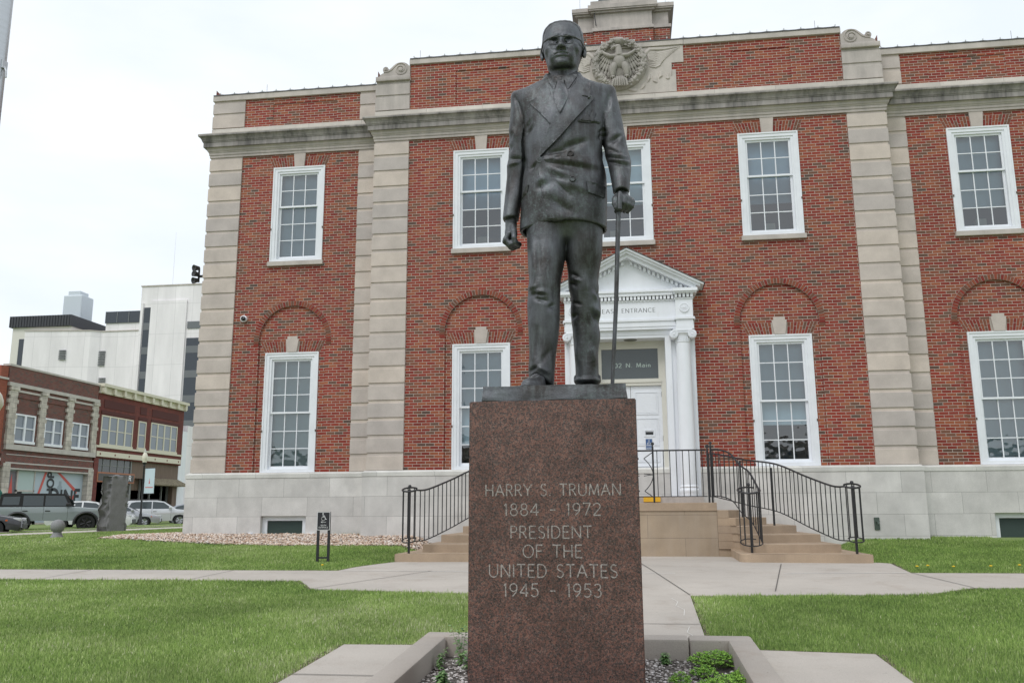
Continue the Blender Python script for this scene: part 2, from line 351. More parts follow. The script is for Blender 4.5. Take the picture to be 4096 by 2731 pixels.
# planter bed round the pedestal
PX0, PX1, PY0, PY1 = -1.93, .98, -14.9, -11.42
def curb_bar(m, a, b):
    """kerb bar with eased top, from a to b in plan, following the slope"""
    x0, y0, x1, y1 = a[0], a[1], b[0], b[1]
    m.bbox(x0, x1, y0, y1, -.22, .06, .022)
cm = MB(); cw = .22
for (x0, x1, y0, y1) in ((PX0, PX0+cw, PY0, PY1-cw-.004), (PX1-cw, PX1, PY0, PY1-cw-.004), (PX0, -.5, PY1-cw, PY1), (-.496, PX1-.55, PY1-cw, PY1), (PX1-.546, PX1, PY1-cw, PY1), (PX0, PX1, PY0-cw, PY0-.004)):
    k = len(cm.v); cm.bbox(x0, x1, y0, y1, -.30, .075, .024)
cm.v = [(x, y, z+float(W0+.038*(y+4.5))) for x, y, z in cm.v]
tag(cm.build('planter_kerb', CONC2, smooth=40), 'low concrete kerb framing the gravel bed round the pedestal', 'kerb')
PAVED.append([(PX0, PY0-cw), (PX1, PY0-cw), (PX1, PY1), (PX0, PY1)])
SOIL = mat('bed_soil', rough=.95); q = N(SOIL); p = q.pos(); q.col(q.mix(q.ramp(q.noise(14, 5, vec=p), [(.35, 0), (.65, 1)]), (.035, .028, .024), (.13, .115, .10)))
drape('bed_soil', [(PX0+.1, PY0-.1), (PX1-.1, PY0-.1), (PX1-.1, PY1-.1), (PX0+.1, PY1-.1)], -.10, SOIL, grow=False)
def pebbles(name, pts, rmin, rmax, m_, zf, flat=.6):
    """loose stones, one object of stuff"""
    ico = bmesh.new(); bmesh.ops.create_icosphere(ico, subdivisions=1, radius=1); bv = np.array([v.co[:] for v in ico.verts]); bf = np.array([[v.index for v in f.verts] for f in ico.faces]); ico.free()
    n = len(pts); rng = np.random.default_rng(3)
    s = rng.uniform(rmin, rmax, (n, 1))*rng.uniform(.65, 1.3, (n, 3)); s[:, 2] *= flat
    th = rng.uniform(0, 2*PI, n); ph = rng.normal(0, .35, n)
    V = bv[None]*s[:, None, :]*rng.uniform(.82, 1.18, (n, len(bv), 1))
    c, s_ = np.cos(ph)[:, None], np.sin(ph)[:, None]; V = np.stack([V[..., 0]*c+V[..., 2]*s_, V[..., 1], -V[..., 0]*s_+V[..., 2]*c], -1)
    c, s_ = np.cos(th)[:, None], np.sin(th)[:, None]; V = np.stack([V[..., 0]*c-V[..., 1]*s_, V[..., 0]*s_+V[..., 1]*c, V[..., 2]], -1)
    V[..., 0] += pts[:, 0:1]; V[..., 1] += pts[:, 1:2]; V[..., 2] += zf(pts[:, 0], pts[:, 1])[:, None]+(pts[:, 2:3] if pts.shape[1] > 2 else 0)
    Fc = (bf[None]+(np.arange(n)*len(bv))[:, None, None]).reshape(-1, 3)
    return np_mesh(name, V.reshape(-1, 3), Fc, m_)
def np_mesh(name, V, F, m_, smooth=False, attr=None, parent=None):
    me = bpy.data.meshes.new(name); k = F.shape[1]
    me.vertices.add(len(V)); me.vertices.foreach_set('co', np.ascontiguousarray(V, dtype=np.float32).ravel())
    me.loops.add(F.size); me.loops.foreach_set('vertex_index', np.ascontiguousarray(F, dtype=np.int32).ravel())
    me.polygons.add(len(F)); me.polygons.foreach_set('loop_start', np.arange(0, F.size, k, dtype=np.int32)); me.polygons.foreach_set('loop_total', np.full(len(F), k, np.int32))
    if smooth: me.polygons.foreach_set('use_smooth', np.ones(len(F), bool))
    if attr is not None:
        a = me.attributes.new('tint', 'FLOAT', 'POINT'); a.data.foreach_set('value', attr.astype(np.float32))
    me.update(calc_edges=True); me.validate(); me.materials.append(m_)
    o = bpy.data.objects.new(name, me); COL.objects.link(o)
    if parent: o.parent = parent
    return o
def stone_mat(name, stops):
    m = mat(name, rough=.8); q = N(m); q.col(q.mix(.4, q.ramp(q.island(), stops), q.ramp(q.noise(50, 3, vec=q.pos()), [(.3, .7), (.7, 1.25)]), 'MULTIPLY')); return m
PEB = stone_mat('bed_gravel', [(0, (.12, .10, .09)), (.3, (.34, .30, .28)), (.7, (.55, .51, .49)), (1, (.78, .74, .72))])
RIV = stone_mat('river_stone', [(0, (.20, .12, .08)), (.15, (.46, .31, .22)), (.45, (.64, .50, .39)), (.75, (.72, .61, .52)), (1, (.80, .75, .70))])
n = 9000
bp = np.stack([RNG.uniform(PX0+cw, PX1-cw, n), RNG.uniform(-14.6, PY1-cw, n), RNG.uniform(-.103, -.09, n)], 1)
keep = (RNG.uniform(0, 1, n) < np.clip(.95-1.6*np.exp(-((bp[:, 0]-.75)/.25)**2)-.5*np.exp(-((bp[:, 1]-PY1+.25)/.12)**2)-.35*(bp[:, 0] < -1.4), .1, 1))
tag(pebbles('bed_gravel', bp[keep], .007, .017, PEB, gz), kind='stuff')
# river-stone strip along the wall on the left
grav = [(-12.5, -.2), (-11.9, 1.2), (-10.7, 2.2), (-10.6, .35), (-6.2, .2), (-6.1, -.05), (-3.2, -.05), (-3.2, -1.3), (-4.6, -1.55), (-7.6, -1.5), (-10.2, -.9)]
drape('gravel_bed', grav, .004, SOIL); 
n = 30000; gp = np.stack([RNG.uniform(-12.5, -3.2, n), RNG.uniform(-1.6, 2.2, n)], 1); gp = gp[[inpoly(a, b, grav) for a, b in gp]]
gp = np.concatenate([gp, RNG.uniform(.0, .03, (len(gp), 1))], 1)
tag(pebbles('river_stones', gp, .014, .032, RIV, gz, .5), kind='stuff')
em = MB(); line(em, (-12.5, -.22), (-10.2, -.93), .012, .03); line(em, (-10.2, -.93), (-7.6, -1.53), .012, .03); line(em, (-7.6, -1.53), (-4.6, -1.58), .012, .02)
tag(em.build('lawn_edging', BLACKM, fixn=False), 'thin black plastic edging between lawn and river stones', 'edging')
# ------------------------------------------------------------ courthouse
YC, YW = 0.0, .39          # face of the centre block and of the wings
XC, XE = 6.04, 10.55
Qd = .4064
CH = thing('courthouse', 'two storey red brick courthouse with pale stone quoins, stained cornice and white sash windows', 'building', (0, 5, -1.8))
def P(name, m, mt, parent=None, **k): return m.build(name, mt, parent or CH, **k)
def arc(cx, cz, r, a0, a1, n): return [(cx+r*math.cos(a0+(a1-a0)*i/n), cz+r*math.sin(a0+(a1-a0)*i/n)) for i in range(n+1)]
RI, RO, ZS = .865, .992, 3.215           # blind arch: inner, outer radius, springing
def niche(cx): return [(cx-RI, 0.0), (cx+RI, 0.0)]+arc(cx, ZS, RI, 0, PI, 20)
WX = [(-8.16, YW), (-3.39, YC), (3.39, YC), (8.16, YW)]
HW = .683; UZ0, UZ1, LZ1 = 5.222, 7.722, 2.914
def rect(x0, x1, z0, z1): return [(x0, z0), (x1, z0), (x1, z1), (x0, z1)]
# front brick, with niches and window openings left open
def brick_front(x0, x1, y, ztop, ups, lows, door=None):
    m = MB(); f = lambda a, b: (a, y, b)
    holes = [rect(c-HW+.02, c+HW-.02, UZ0+.02, UZ1-.02) for c in ups]
    outer = [(x0, 0.0)]
    for c in sorted(lows+([door] if door is not None else [])):
        if c == door: outer += [(c-.86, 0.0), (c-.86, 2.9), (c+.86, 2.9), (c+.86, 0.0)]
        else:
            nn = niche(c); outer += [nn[0]]+list(reversed(nn[2:]))+[nn[1]]
    outer += [(x1, 0.0), (x1, ztop), (x0, ztop)]
    m.poly_holes(outer, holes, f)
    for c in ups:                                       # reveals
        h = rect(c-HW+.02, c+HW-.02, UZ0+.02, UZ1-.02)
        for i in range(4):
            a, b = h[i], h[(i+1) % 4]; m.quad((a[0], y, a[1]), (b[0], y, b[1]), (b[0], y+.3, b[1]), (a[0], y+.3, a[1]))
    for c in lows:
        nn = niche(c)[1:]+[niche(c)[0]]
        for a, b in zip(nn[:-1], nn[1:]): m.quad((a[0], y, a[1]), (b[0], y, b[1]), (b[0], y+.045, b[1]), (a[0], y+.045, a[1]))
        m.poly_holes([(c-RI, 0.0), (c-HW+.02, 0.0), (c-HW+.02, LZ1-.02), (c+HW-.02, LZ1-.02), (c+HW-.02, 0.0), (c+RI, 0.0)]+arc(c, ZS, RI, 0, PI, 20), [], lambda a, b: (a, y+.045, b))
        for a, b in (((c-HW+.02, 0), (c-HW+.02, LZ1-.02)), ((c-HW+.02, LZ1-.02), (c+HW-.02, LZ1-.02)), ((c+HW-.02, LZ1-.02), (c+HW-.02, 0))):
            m.quad((a[0], y+.045, a[1]), (b[0], y+.045, b[1]), (b[0], y+.3, b[1]), (a[0], y+.3, a[1]))
    return m
m = brick_front(-XC, XC, YC, 8.3, [-3.39, 0.0, 3.39], [-3.39, 3.39], .04)
P('brick_wall', m, BRICK, fixn=False)
for s in (-1, 1):
    m = brick_front(min(s*XC, s*XE), max(s*XC, s*XE), YW, 8.3, [s*8.16], [s*8.16])
    m.quad((s*XE, YW, 0), (s*XE, 17, 0), (s*XE, 17, 10), (s*XE, YW, 10)); m.quad((s*XC, YC, 0), (s*XC, YW, 0), (s*XC, YW, 10), (s*XC, YC, 10))
    P('brick_wall', m, BRICK, fixn=False)
m = MB(); m.box(-XE, XE, 17, 17.3, -2, 9.8); P('rear_wall', m, BRICK)
m = MB(); m.box(-XE+.05, XE-.05, .8, 16.9, 9.2, 9.3); P('roof', m, mat('roof_felt', (.12, .12, .12), .9))
# plinth
def outline(off):      # plan path of the faces, from the left flank to the right one
    return [(-XE-off, 16.9), (-XE-off, YW-off), (-XC-off, YW-off), (-XC-off, YC-off), (XC+off, YC-off), (XC+off, YW-off), (XE+off, YW-off), (XE+off, 16.9)]
def sweep(prof):       # profile (offset, z) mitred along the outline
    m = MB(); k = 8
    for off, z in prof: m.v += [(x, y, z) for x, y in outline(off)]
    for j in range(len(prof)-1):
        for i in range(k-1): m.f.append((j*k+i, j*k+i+1, (j+1)*k+i+1, (j+1)*k+i))
    return m
BW = []                # basement openings: centre x, y plane
m = MB(); pl = .10
def plinth_front(x0, x1, y, holes):
    m.poly_holes(rect(x0, x1, -2.3, -.135), holes, lambda a, b: (a, y, b))
    for h in holes:
        for i in range(4):
            a, b = h[i], h[(i+1) % 4]; m.quad((a[0], y, a[1]), (b[0], y, b[1]), (b[0], y+.35, b[1]), (a[0], y+.35, a[1]))
bh = {-1: rect(-8.71, -7.60, -1.60, -1.02), 1: rect(7.60, 8.71, -1.60, -1.02)}
lat = [rect(-3.62, -2.55, -1.50, -1.02)]
plinth_front(-XE-pl, -XC-pl, YW-pl, [bh[-1]]); plinth_front(XC+pl, XE+pl, YW-pl, [bh[1]]); plinth_front(-XC-pl, XC+pl, YC-pl, lat)
for s in (-1, 1):
    m.quad((s*(XC+pl), YC-pl, -2.3), (s*(XC+pl), YW-pl, -2.3), (s*(XC+pl), YW-pl, -.135), (s*(XC+pl), YC-pl, -.135))
    m.quad((s*(XE+pl), YW-pl, -2.3), (s*(XE+pl), 17, -2.3), (s*(XE+pl), 17, -.135), (s*(XE+pl), YW-pl, -.135))
P('plinth', m, PLINTH, fixn=False)
P('plinth_cap', sweep([(pl, -.1352), (pl+.012, -.132), (pl+.012, -.045), (.055, -.003), (-.2, .002)]), lime_mat('plinth_cap_stone', (.58, .57, .54), joints=(1.35, 5., 2.6, .003), islands=False), fixn=False)
# basement windows
DG = mat('dark_green_glass', (.05, .07, .07), .08)
for s, h in bh.items():
    x0, x1 = h[0][0], h[1][0]; y = YW-pl
    f = MB(); f.box(x0+.002, x0+.12, y+.12, y+.2, -1.598, -1.022); f.box(x1-.12, x1-.002, y+.12, y+.2, -1.598, -1.022); f.box(x0+.12, x1-.12, y+.12, y+.2, -1.13, -1.022)
    w = P('basement_window', f, WHITE)
    g = MB(); g.box(x0+.12, x1-.12, y+.16, y+.17, -1.6, -1.13); P('window_pane', g, DG, w)
for h in lat:
    x0, x1 = h[0][0], h[1][0]; y = YC-pl; f = MB(); cx, cz = (x0+x1)/2, -1.26
    f.box(x0+.002, x0+.06, y+.1, y+.16, -1.498, -1.022); f.box(x1-.06, x1-.002, y+.1, y+.16, -1.498, -1.022); f.box(x0+.06, x1-.06, y+.1, y+.16, -1.07, -1.022)
    for k in (-1, 1):
        c = cx+k*.23; f.box(c-.018, c+.018, y+.1, y+.15, -1.498, -1.07); f.box(c-.19, c+.19, y+.101, y+.149, cz-.018, cz+.018)
        for d in (-1, 1): f.tube([(c-.17, y+.125, cz-d*.19), (c+.17, y+.125, cz+d*.19)], .02, 4)
    w = P('vent_lattice', f, WHITE); g = MB(); g.box(x0, x1, y+.3, y+.31, -1.5, -1.02); P('vent_back', g, DARK, w)
# quoins
def quoin_strip(x0, x1, y, z0, n, side=None, ydeep=.5, last=None):
    m = MB()
    for i in range(n):
        a = z0+i*Qd; b = a+Qd if (i < n-1 or last is None) else last
        ys = y-.04; yb = y+.02
        if side is None: m.bbox(x0, x1, ys, yb, a+.004, b-.075, .006); m.box(x0+.006, x1-.006, ys+.022, yb, b-.0752, b+.0038)
        else:
            xo = side*.04
            X0, X1 = (x0+xo, x1) if side < 0 else (x0, x1+xo)
            m.bbox(X0, X1, ys, y+ydeep, a+.004, b-.075, .006); s1 = .022
            m.box(X0+(s1 if side < 0 else .006), X1-(s1 if side > 0 else .006), ys+s1, y+ydeep-.01, b-.0752, b+.0038)
    return m
for s in (-1, 1):
    a, b = sorted((s*5.197, s*XC)); P('quoin_strip', quoin_strip(a, b, YC, 0, 20, s, .40, 8.1), LIME)
    a, b = sorted((s*(XC+.045), s*6.604)); P('quoin_strip', quoin_strip(a, b, YW, 0, 20, None, last=8.1), LIME)
    a, b = sorted((s*9.707, s*XE)); P('quoin_strip', quoin_strip(a, b, YW, 0, 20, s, .8, 8.1), LIME)
    # above the cornice
    a, b = sorted((s*5.197, s*XC)); P('quoin_strip', quoin_strip(a, b, YC, 8.9, 2, s, .40, 9.68), LIMESW)
    a, b = sorted((s*(XC+.045), s*6.604)); P('quoin_strip', quoin_strip(a, b, YW, 8.9, 2, None, last=9.66), LIME)
    a, b = sorted((s*9.707, s*XE)); P('quoin_strip', quoin_strip(a, b, YW, 8.9, 2, s, .8, 9.66), LIME)
# entablature, parapet
P('architrave', sweep([(-.05, 8.085), (.045, 8.085), (.045, 8.15), (.062, 8.153), (.062, 8.215), (.075, 8.22), (.08, 8.24), (.10, 8.26), (.105, 8.31), (.13, 8.335), (.05, 8.34)]), LIMESW, fixn=False, smooth=25)
P('cornice', sweep([(.05, 8.336), (.175, 8.336), (.175, 8.455), (.19, 8.462), (.19, 8.485), (.205, 8.49), (.215, 8.53), (.245, 8.575), (.275, 8.60), (.285, 8.603), (.285, 8.64)]), LIMES, fixn=False, smooth=25)
P('cornice_top', sweep([(.2849, 8.64), (.287, 8.662), (.02, 8.72)]), LIMEP, fixn=False)
P('blocking_course', sweep([(.04, 8.70), (.04, 8.88), (-.02, 8.903)]), lime_mat('blocking_stone', (.58, .54, .49), joints=(1.4, 5., 1.2, .003), islands=False, streak=.12, dark=(.25, .23, .21)), fixn=False)
def parapet(x0, x1, y, z1, pan):
    m = MB(); m.poly_holes(rect(x0, x1, 8.85, z1), [rect(*p) for p in pan], lambda a, b: (a, y, b))
    for p in pan:
        h = rect(*p)
        for i in range(4):
            a, b = h[i], h[(i+1) % 4]; m.quad((a[0], y, a[1]), (b[0], y, b[1]), (b[0], y+.02, b[1]), (a[0], y+.02, a[1]))
        m.add([(a, y+.02, b) for a, b in h], [(0, 1, 2, 3)])
    m.box(x0, x1, y+.05, y+.4, 8.8, z1-.01); return m
P('parapet', parapet(-5.2, 5.2, YC, 10.11, [(2.68, 4.03, 8.95, 9.86), (-4.03, -2.68, 8.95, 9.86)]), BRICK, fixn=False)
for s in (-1, 1):
    a, b = sorted((s*6.0, s*XE)); c = s*8.09
    P('parapet', parapet(a, b, YW, 9.67, [(c-.86, c+.86, 8.95, 9.50)]), BRICK, fixn=False)
    m = MB(); a, b = sorted((s*(XC+.02), s*(XE+.05))); m.bbox(a, b, YW-.06, YW+.5, 9.66, 9.81, .008); P('parapet_coping', m, LIMEP)
    m = MB(); m.box(a+.01, b-.01, YW-.075, YW+.5, 9.8105, 9.83); P('metal_flashing', m, mat('dull_flashing', (.12, .12, .125), .5, .3))
m = MB(); m.bbox(-5.215, -1.555, YC-.05, YC+.5, 10.10, 10.235, .008); m.bbox(1.565, 5.215, YC-.05, YC+.5, 10.10, 10.235, .008); m.box(-1.55, 1.56, YC+.31, YC+.5, 10.10, 10.235); P('parapet_coping', m, LIMEP)
m = MB(); m.box(-5.2, 5.2, YC-.065, YC+.5, 10.2355, 10.256); P('metal_flashing', m, MATS['dull_flashing'])
# scroll brackets beside the parapet
for s in (-1, 1):
    f = lambda x: s*x
    m = MB(); a, b = sorted((f(5.19), f(6.07))); m.bbox(a, b, -.09, .4, 9.68, 9.80, .008)
    top = [(5.2, 9.80), (5.2, 10.12)]+[(5.44+.24*math.cos(t), 9.98+.20*math.sin(t)) for t in np.linspace(PI*.86, PI*.32, 8)]+[(5.63, 10.10), (5.70, 10.03), (5.76, 9.985)]+[(5.83+.075*math.cos(t), 10.0+.085*math.sin(t)) for t in np.linspace(PI*.9, -PI*.35, 10)]+[(5.92, 9.90), (5.98, 9.86), (5.99, 9.80)]
    m.prism([(f(x), z) for x, z in (top if s > 0 else top[::-1])], -.04, .36, 'y')
    for (cx, cz, r0, tu, w) in ((5.44, 9.985, .175, 1.7, .017), (5.83, 10.0, .06, 1.3, .010)):
        sp = []
        for i in range(44):
            t = i/43; rr = r0*(1-.72*t); an = 2*PI*tu*t+PI*.35; sp.append((f(cx+rr*math.cos(an)), -.045, cz+rr*math.sin(an)))
        m.tube(sp, w, 5)
        m.lathe([(.0, -.075), (r0*.3, -.07), (r0*.32, -.04)], (f(cx), 0, cz), 12, 'y')
    m.tube([(f(5.52), -.045, 10.14), (f(5.60), -.045, 10.075), (f(5.68), -.045, 9.985), (f(5.78), -.045, 9.935), (f(5.88), -.045, 9.935)], .014, 5)
    P('scroll_bracket', m, LIMESW, smooth=40)
# jack arches of leaning bricks, keystones, ring arches
def jack(cx, y, z0, z1, w0, w1, kw, yo=-.006):
    m = MB()
    bk = MB(); bk.prism([(cx-w0, z0), (cx+w0, z0), (cx+w1, z1), (cx-w1, z1)], y-.002, y+.02, 'y')
    for s in (-1, 1):
        n = 9
        for i in range(n):
            t0, t1 = (i+.08)/n, (i+.92)/n
            def X(t, z): a = kw+(w0-kw)*t; b = kw*1.12+(w1-kw*1.12)*t; return cx+s*(a+(b-a)*(z-z0)/(z1-z0))
            cut = z0+(z1-z0)*(.36 if i % 2 else .64)
            for (a, b) in ((z0+.004, cut-.005), (cut+.005, z1-.004)):
                m.prism([(X(t0, a), a), (X(t1, a), a), (X(t1, b), b), (X(t0, b), b)][::s], y+yo, y+.01, 'y')
    return bk, m
def ring(cx, y):
    bk = MB(); a = arc(cx, ZS, RO, 0, PI, 36); b = arc(cx, ZS, RI+.001, PI, 0, 36); bk.prism(a+b, y-.008, y+.02, 'y')
    m = MB(); n = 42
    for i in range(n):
        a0, a1 = PI*(i+.07)/n, PI*(i+.93)/n
        m.prism([(cx+r*math.cos(t), ZS+r*math.sin(t)) for r, t in ((RI+.003, a0), (RO-.003, a0), (RO-.003, a1), (RI+.003, a1))], y-.014, y+.01, 'y')
    for s in (-1, 1):
        for k in range(2):
            x0, x1 = sorted((cx+s*(RI+.003), cx+s*(RO-.003))); m.box(x0, x1, y-.010, y+.01, ZS-(k+1)*.0677+.005, ZS-k*.0677-.004)
    return bk, m
for cx, y in WX+[(0.0, YC)]:
    bk, v = jack(cx, y, UZ1+.002, UZ1+.27, HW+.02, HW+.13, .13); P('arch_mortar', bk, MORTAR); P('flat_arch', v, VOUSS)
    m = MB(); m.prism([(cx-.125, UZ1+.003), (cx+.125, UZ1+.003), (cx+.155, 8.084), (cx-.155, 8.084)], y-.035, y+.02, 'y'); P('keystone', m, LIME)
    if cx == 0: continue
    bk, v = jack(cx, y+.045, LZ1+.002, LZ1+.28, HW+.02, HW+.15, .16); P('arch_mortar', bk, MORTAR); P('flat_arch', v, VOUSS)
    m = MB(); m.prism([(cx-.115, LZ1+.003), (cx+.115, LZ1+.003), (cx+.165, LZ1+.33), (cx+.125, LZ1+.33), (cx+.13, LZ1+.40), (cx-.13, LZ1+.40), (cx-.125, LZ1+.33), (cx-.165, LZ1+.33)], y+.0, y+.07, 'y'); P('keystone', m, LIME)
    bk, v = ring(cx, y); P('arch_mortar', bk, MORTAR); P('blind_arch', v, VOUSS)
# sash windows
def bar_frame(m, x0, x1, z0, z1, w, y0, y1, wt=None, wb=None):
    wt = wt or w; wb = wb or w
    m.box(x0, x0+w, y0, y1, z0, z1); m.box(x1-w, x1, y0, y1, z0, z1); m.box(x0+w, x1-w, y0, y1, z1-wt, z1); m.box(x0+w, x1-w, y0, y1, z0, z0+wb)
BLIND = []
for nm, c in (('pale_roller_blind', (.57, .67, .75)), ('grey_roller_blind', (.37, .46, .57)), ('cream_blind', (.64, .71, .73))): BLIND.append(mat(nm, c, .9))
def window(cx, y, z0, z1, rows_up, rows_dn, seed, blind=.7, bm=0, sill=True):
    rg = random.Random(seed); f = MB(); x0, x1 = cx-HW, cx+HW
    # casing: three mitred steps
    for (i0, i1, d0) in ((0, .035, -.035), (.033, .11, -.02), (.108, .165, -.002)):
        m0 = f; bar_frame(m0, x0+i0, x1-i0, z0+(.0 if i0 == 0 else .0), z1-i0, i1-i0, y+d0, y+.14, wb=.001)
    f.box(x0+.02, x1-.02, y-.018, y+.14, z0, z0+.075)
    w = P('window', f, WHITE)
    s = MB(); a, b = x0+.165, x1-.165; zt = z1-.165; zb = z0+.075; zm = zb+(zt-zb)*rows_dn/(rows_up+rows_dn)
    bar_frame(s, a, b, zm, zt, .05, y+.035, y+.075, wb=.045); bar_frame(s, a, b, zb, zm+.045, .05, y+.078, y+.118, wt=.045, wb=.075)
    for (l0, l1, rws, yy) in ((zm+.045, zt-.05, rows_up, y+.04), (zb+.075, zm, rows_dn, y+.083)):
        for k in (1, 2): xx = a+.05+(b-a-.1)*k/3; s.box(xx-.011, xx+.011, yy, yy+.03, l0, l1)
        for k in range(1, rws): z = l0+(l1-l0)*k/rws; s.box(a+.05, b-.05, yy+.002, yy+.028, z-.011, z+.011)
    P('sash', s, WHITE2, w)
    g = MB(); g.quad((a+.03, y+.056, zm+.02), (b-.03, y+.056, zm+.02), (b-.03, y+.056, zt-.02), (a+.03, y+.056, zt-.02)); g.quad((a+.03, y+.099, zb+.03), (b-.03, y+.099, zb+.03), (b-.03, y+.099, zm+.03), (a+.03, y+.099, zm+.03))
    P('glass', g, GLASS, w)
    bl = MB(); zbl = zt-(zt-zb)*blind; bl.box(a+.0, b-.0, y+.20, y+.205, zbl, zt+.02); bl.box(a, b, y+.19, y+.21, zbl-.025, zbl); P('roller_blind', bl, BLIND[bm], w)
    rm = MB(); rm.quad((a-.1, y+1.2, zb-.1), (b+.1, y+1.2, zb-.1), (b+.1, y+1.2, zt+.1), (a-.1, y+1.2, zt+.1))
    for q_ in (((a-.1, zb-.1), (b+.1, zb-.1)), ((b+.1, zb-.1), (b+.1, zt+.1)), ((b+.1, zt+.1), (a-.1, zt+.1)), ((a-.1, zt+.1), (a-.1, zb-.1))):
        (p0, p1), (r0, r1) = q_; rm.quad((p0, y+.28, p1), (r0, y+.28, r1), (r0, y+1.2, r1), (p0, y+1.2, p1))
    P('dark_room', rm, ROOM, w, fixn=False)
    if rg.random() < .6:
        bx = MB(); xx = a+.15+rg.random()*.4; bx.box(xx, xx+.22, y+.35, y+.5, zb, zb+.32); bx.box(xx-.1, xx+.3, y+.55, y+.7, zb, zb+.16); P('windowsill_clutter', bx, mat('paper_files', (.5, .5, .46), .9), w)
    if sill:
        sl = MB(); sl.bbox(x0-.035, x1+.035, y-.075, y+.05, z0-.115, z0-.001, .006); P('sill', sl, LIMEP, w)
    h = MB(); h.box(x0-.004, x0+.02, y-.05, y-.03, z0+.33*(z1-z0), z0+.33*(z1-z0)+.05); h.box(x1-.02, x1+.004, y-.05, y-.03, z0+.33*(z1-z0), z0+.33*(z1-z0)+.05); P('shutter_pin', h, mat('rusty_iron', (.12, .08, .06), .8), w)
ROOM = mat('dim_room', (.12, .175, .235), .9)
for i, (cx, y) in enumerate(WX): window(cx, y, UZ0, UZ1, 2, 3, 10+i, (.97, .56, .66, .76)[i], (0, 1, 1, 0)[i])
window(0.0, YC, UZ0, UZ1, 2, 3, 31, .6, 0)
for i, (cx, y) in enumerate(WX): window(cx, y+.045, 0.003, LZ1, 3, 3, 20+i, (.98, .80, .68, .98)[i], (2, 0, 0, 0)[i], sill=False)

# ---- doorway with pediment
DX = .04
port = P('door_surround', MB().box(DX-1.46, DX-.93, -.16, .1, -.64, 3.02).box(DX+.93, DX+1.46, -.16, .1, -.64, 3.02), WHITE2)
def S(name, m, mt=None, **k): return P(name, m, mt or WHITE2, port, **k)
m = MB()           # entablature
m.box(DX-1.44, DX+1.44, -.30, .1, 3.06, 3.24); m.box(DX-1.45, DX+1.45, -.315, .1, 3.12, 3.2401); m.box(DX-1.48, DX+1.48, -.34, .1, 3.24, 3.29); m.box(DX-1.42, DX+1.42, -.29, .1, 3.29, 3.70)
for s in (-1, 1):
    c = DX+s*1.24; m.box(c-.20, c+.20, -.44, -.1, 3.02, 3.10); m.box(c-.185, c+.185, -.43, -.1, 3.10, 3.24); m.box(c-.22, c+.22, -.46, -.1, 3.24, 3.292); m.box(c-.19, c+.19, -.43, -.1, 3.292, 3.70); m.box(c-.21, c+.21, -.45, -.1, 3.70, 3.73)
m.box(DX-1.44, DX+1.44, -.31, .1, 3.70, 3.735)
S('entablature', m)
d = MB()
for s in np.arange(-1.0, 1.001, .083): d.box(DX+s-.028, DX+s+.028, -.35, -.2, 3.737, 3.82)
for s in (-1, 1):
    for k in range(5): c = DX+s*1.24+(-.172+k*.086); d.box(c-.028, c+.028, -.48, -.36, 3.737, 3.82)
S('dentils', d)
m = MB(); m.box(DX-1.03, DX+1.03, -.37, .1, 3.822, 3.90)
for s in (-1, 1): c = DX+s*1.27; m.box(c-.26, c+.25, -.52, .1, 3.822, 3.86); m.box(c-.28, c+.27, -.56, .1, 3.86, 3.93)
m.box(DX-1.0, DX+1.0, -.40, .1, 3.90, 3.945); S('pediment_base', m)
ap, th = 4.90, .19; xe = 1.68; ze = 4.02
sl = (ap-ze)/xe
m = MB(); m.prism([(DX-1.5, 3.94), (DX+1.5, 3.94), (DX, 3.94+1.5*sl)], -.22, .1, 'y'); S('tympanum', m)
m = MB()
for s in (-1, 1):
    for (o0, o1, yy, e) in ((-.19, -.10, -.44, -.16), (-.10, -.04, -.52, -.07), (-.04, 0, -.58, 0)):
        m.prism([(DX, ap+o0), (DX, ap+o1), (DX+s*(xe+e), ze+o1-e*sl), (DX+s*(xe+e), ze+o0-e*sl)][::s], yy, .1, 'y')
S('raking_cornice', m)
m = MB()
for s in (-1, 1):
    for k in range(1, 15):
        x = .1*k; z = ap-.20-x*sl; m.prism([(DX+s*(x-.028), z-.075+.028*sl), (DX+s*(x+.028), z-.075-.028*sl), (DX+s*(x+.028), z-.028*sl), (DX+s*(x-.028), z+.028*sl)][::s], -.32, -.2, 'y')
S('dentils', m)
m = MB()
for s in (-1, 1): m.prism([(DX, ap+.001), (DX, ap+.016), (DX+s*(xe+.03), ze+.016-.03*sl), (DX+s*(xe+.03), ze+.001-.03*sl)][::s], -.60, .1, 'y')
S('slate_edge', m, mat('slate', (.06, .065, .065), .7))
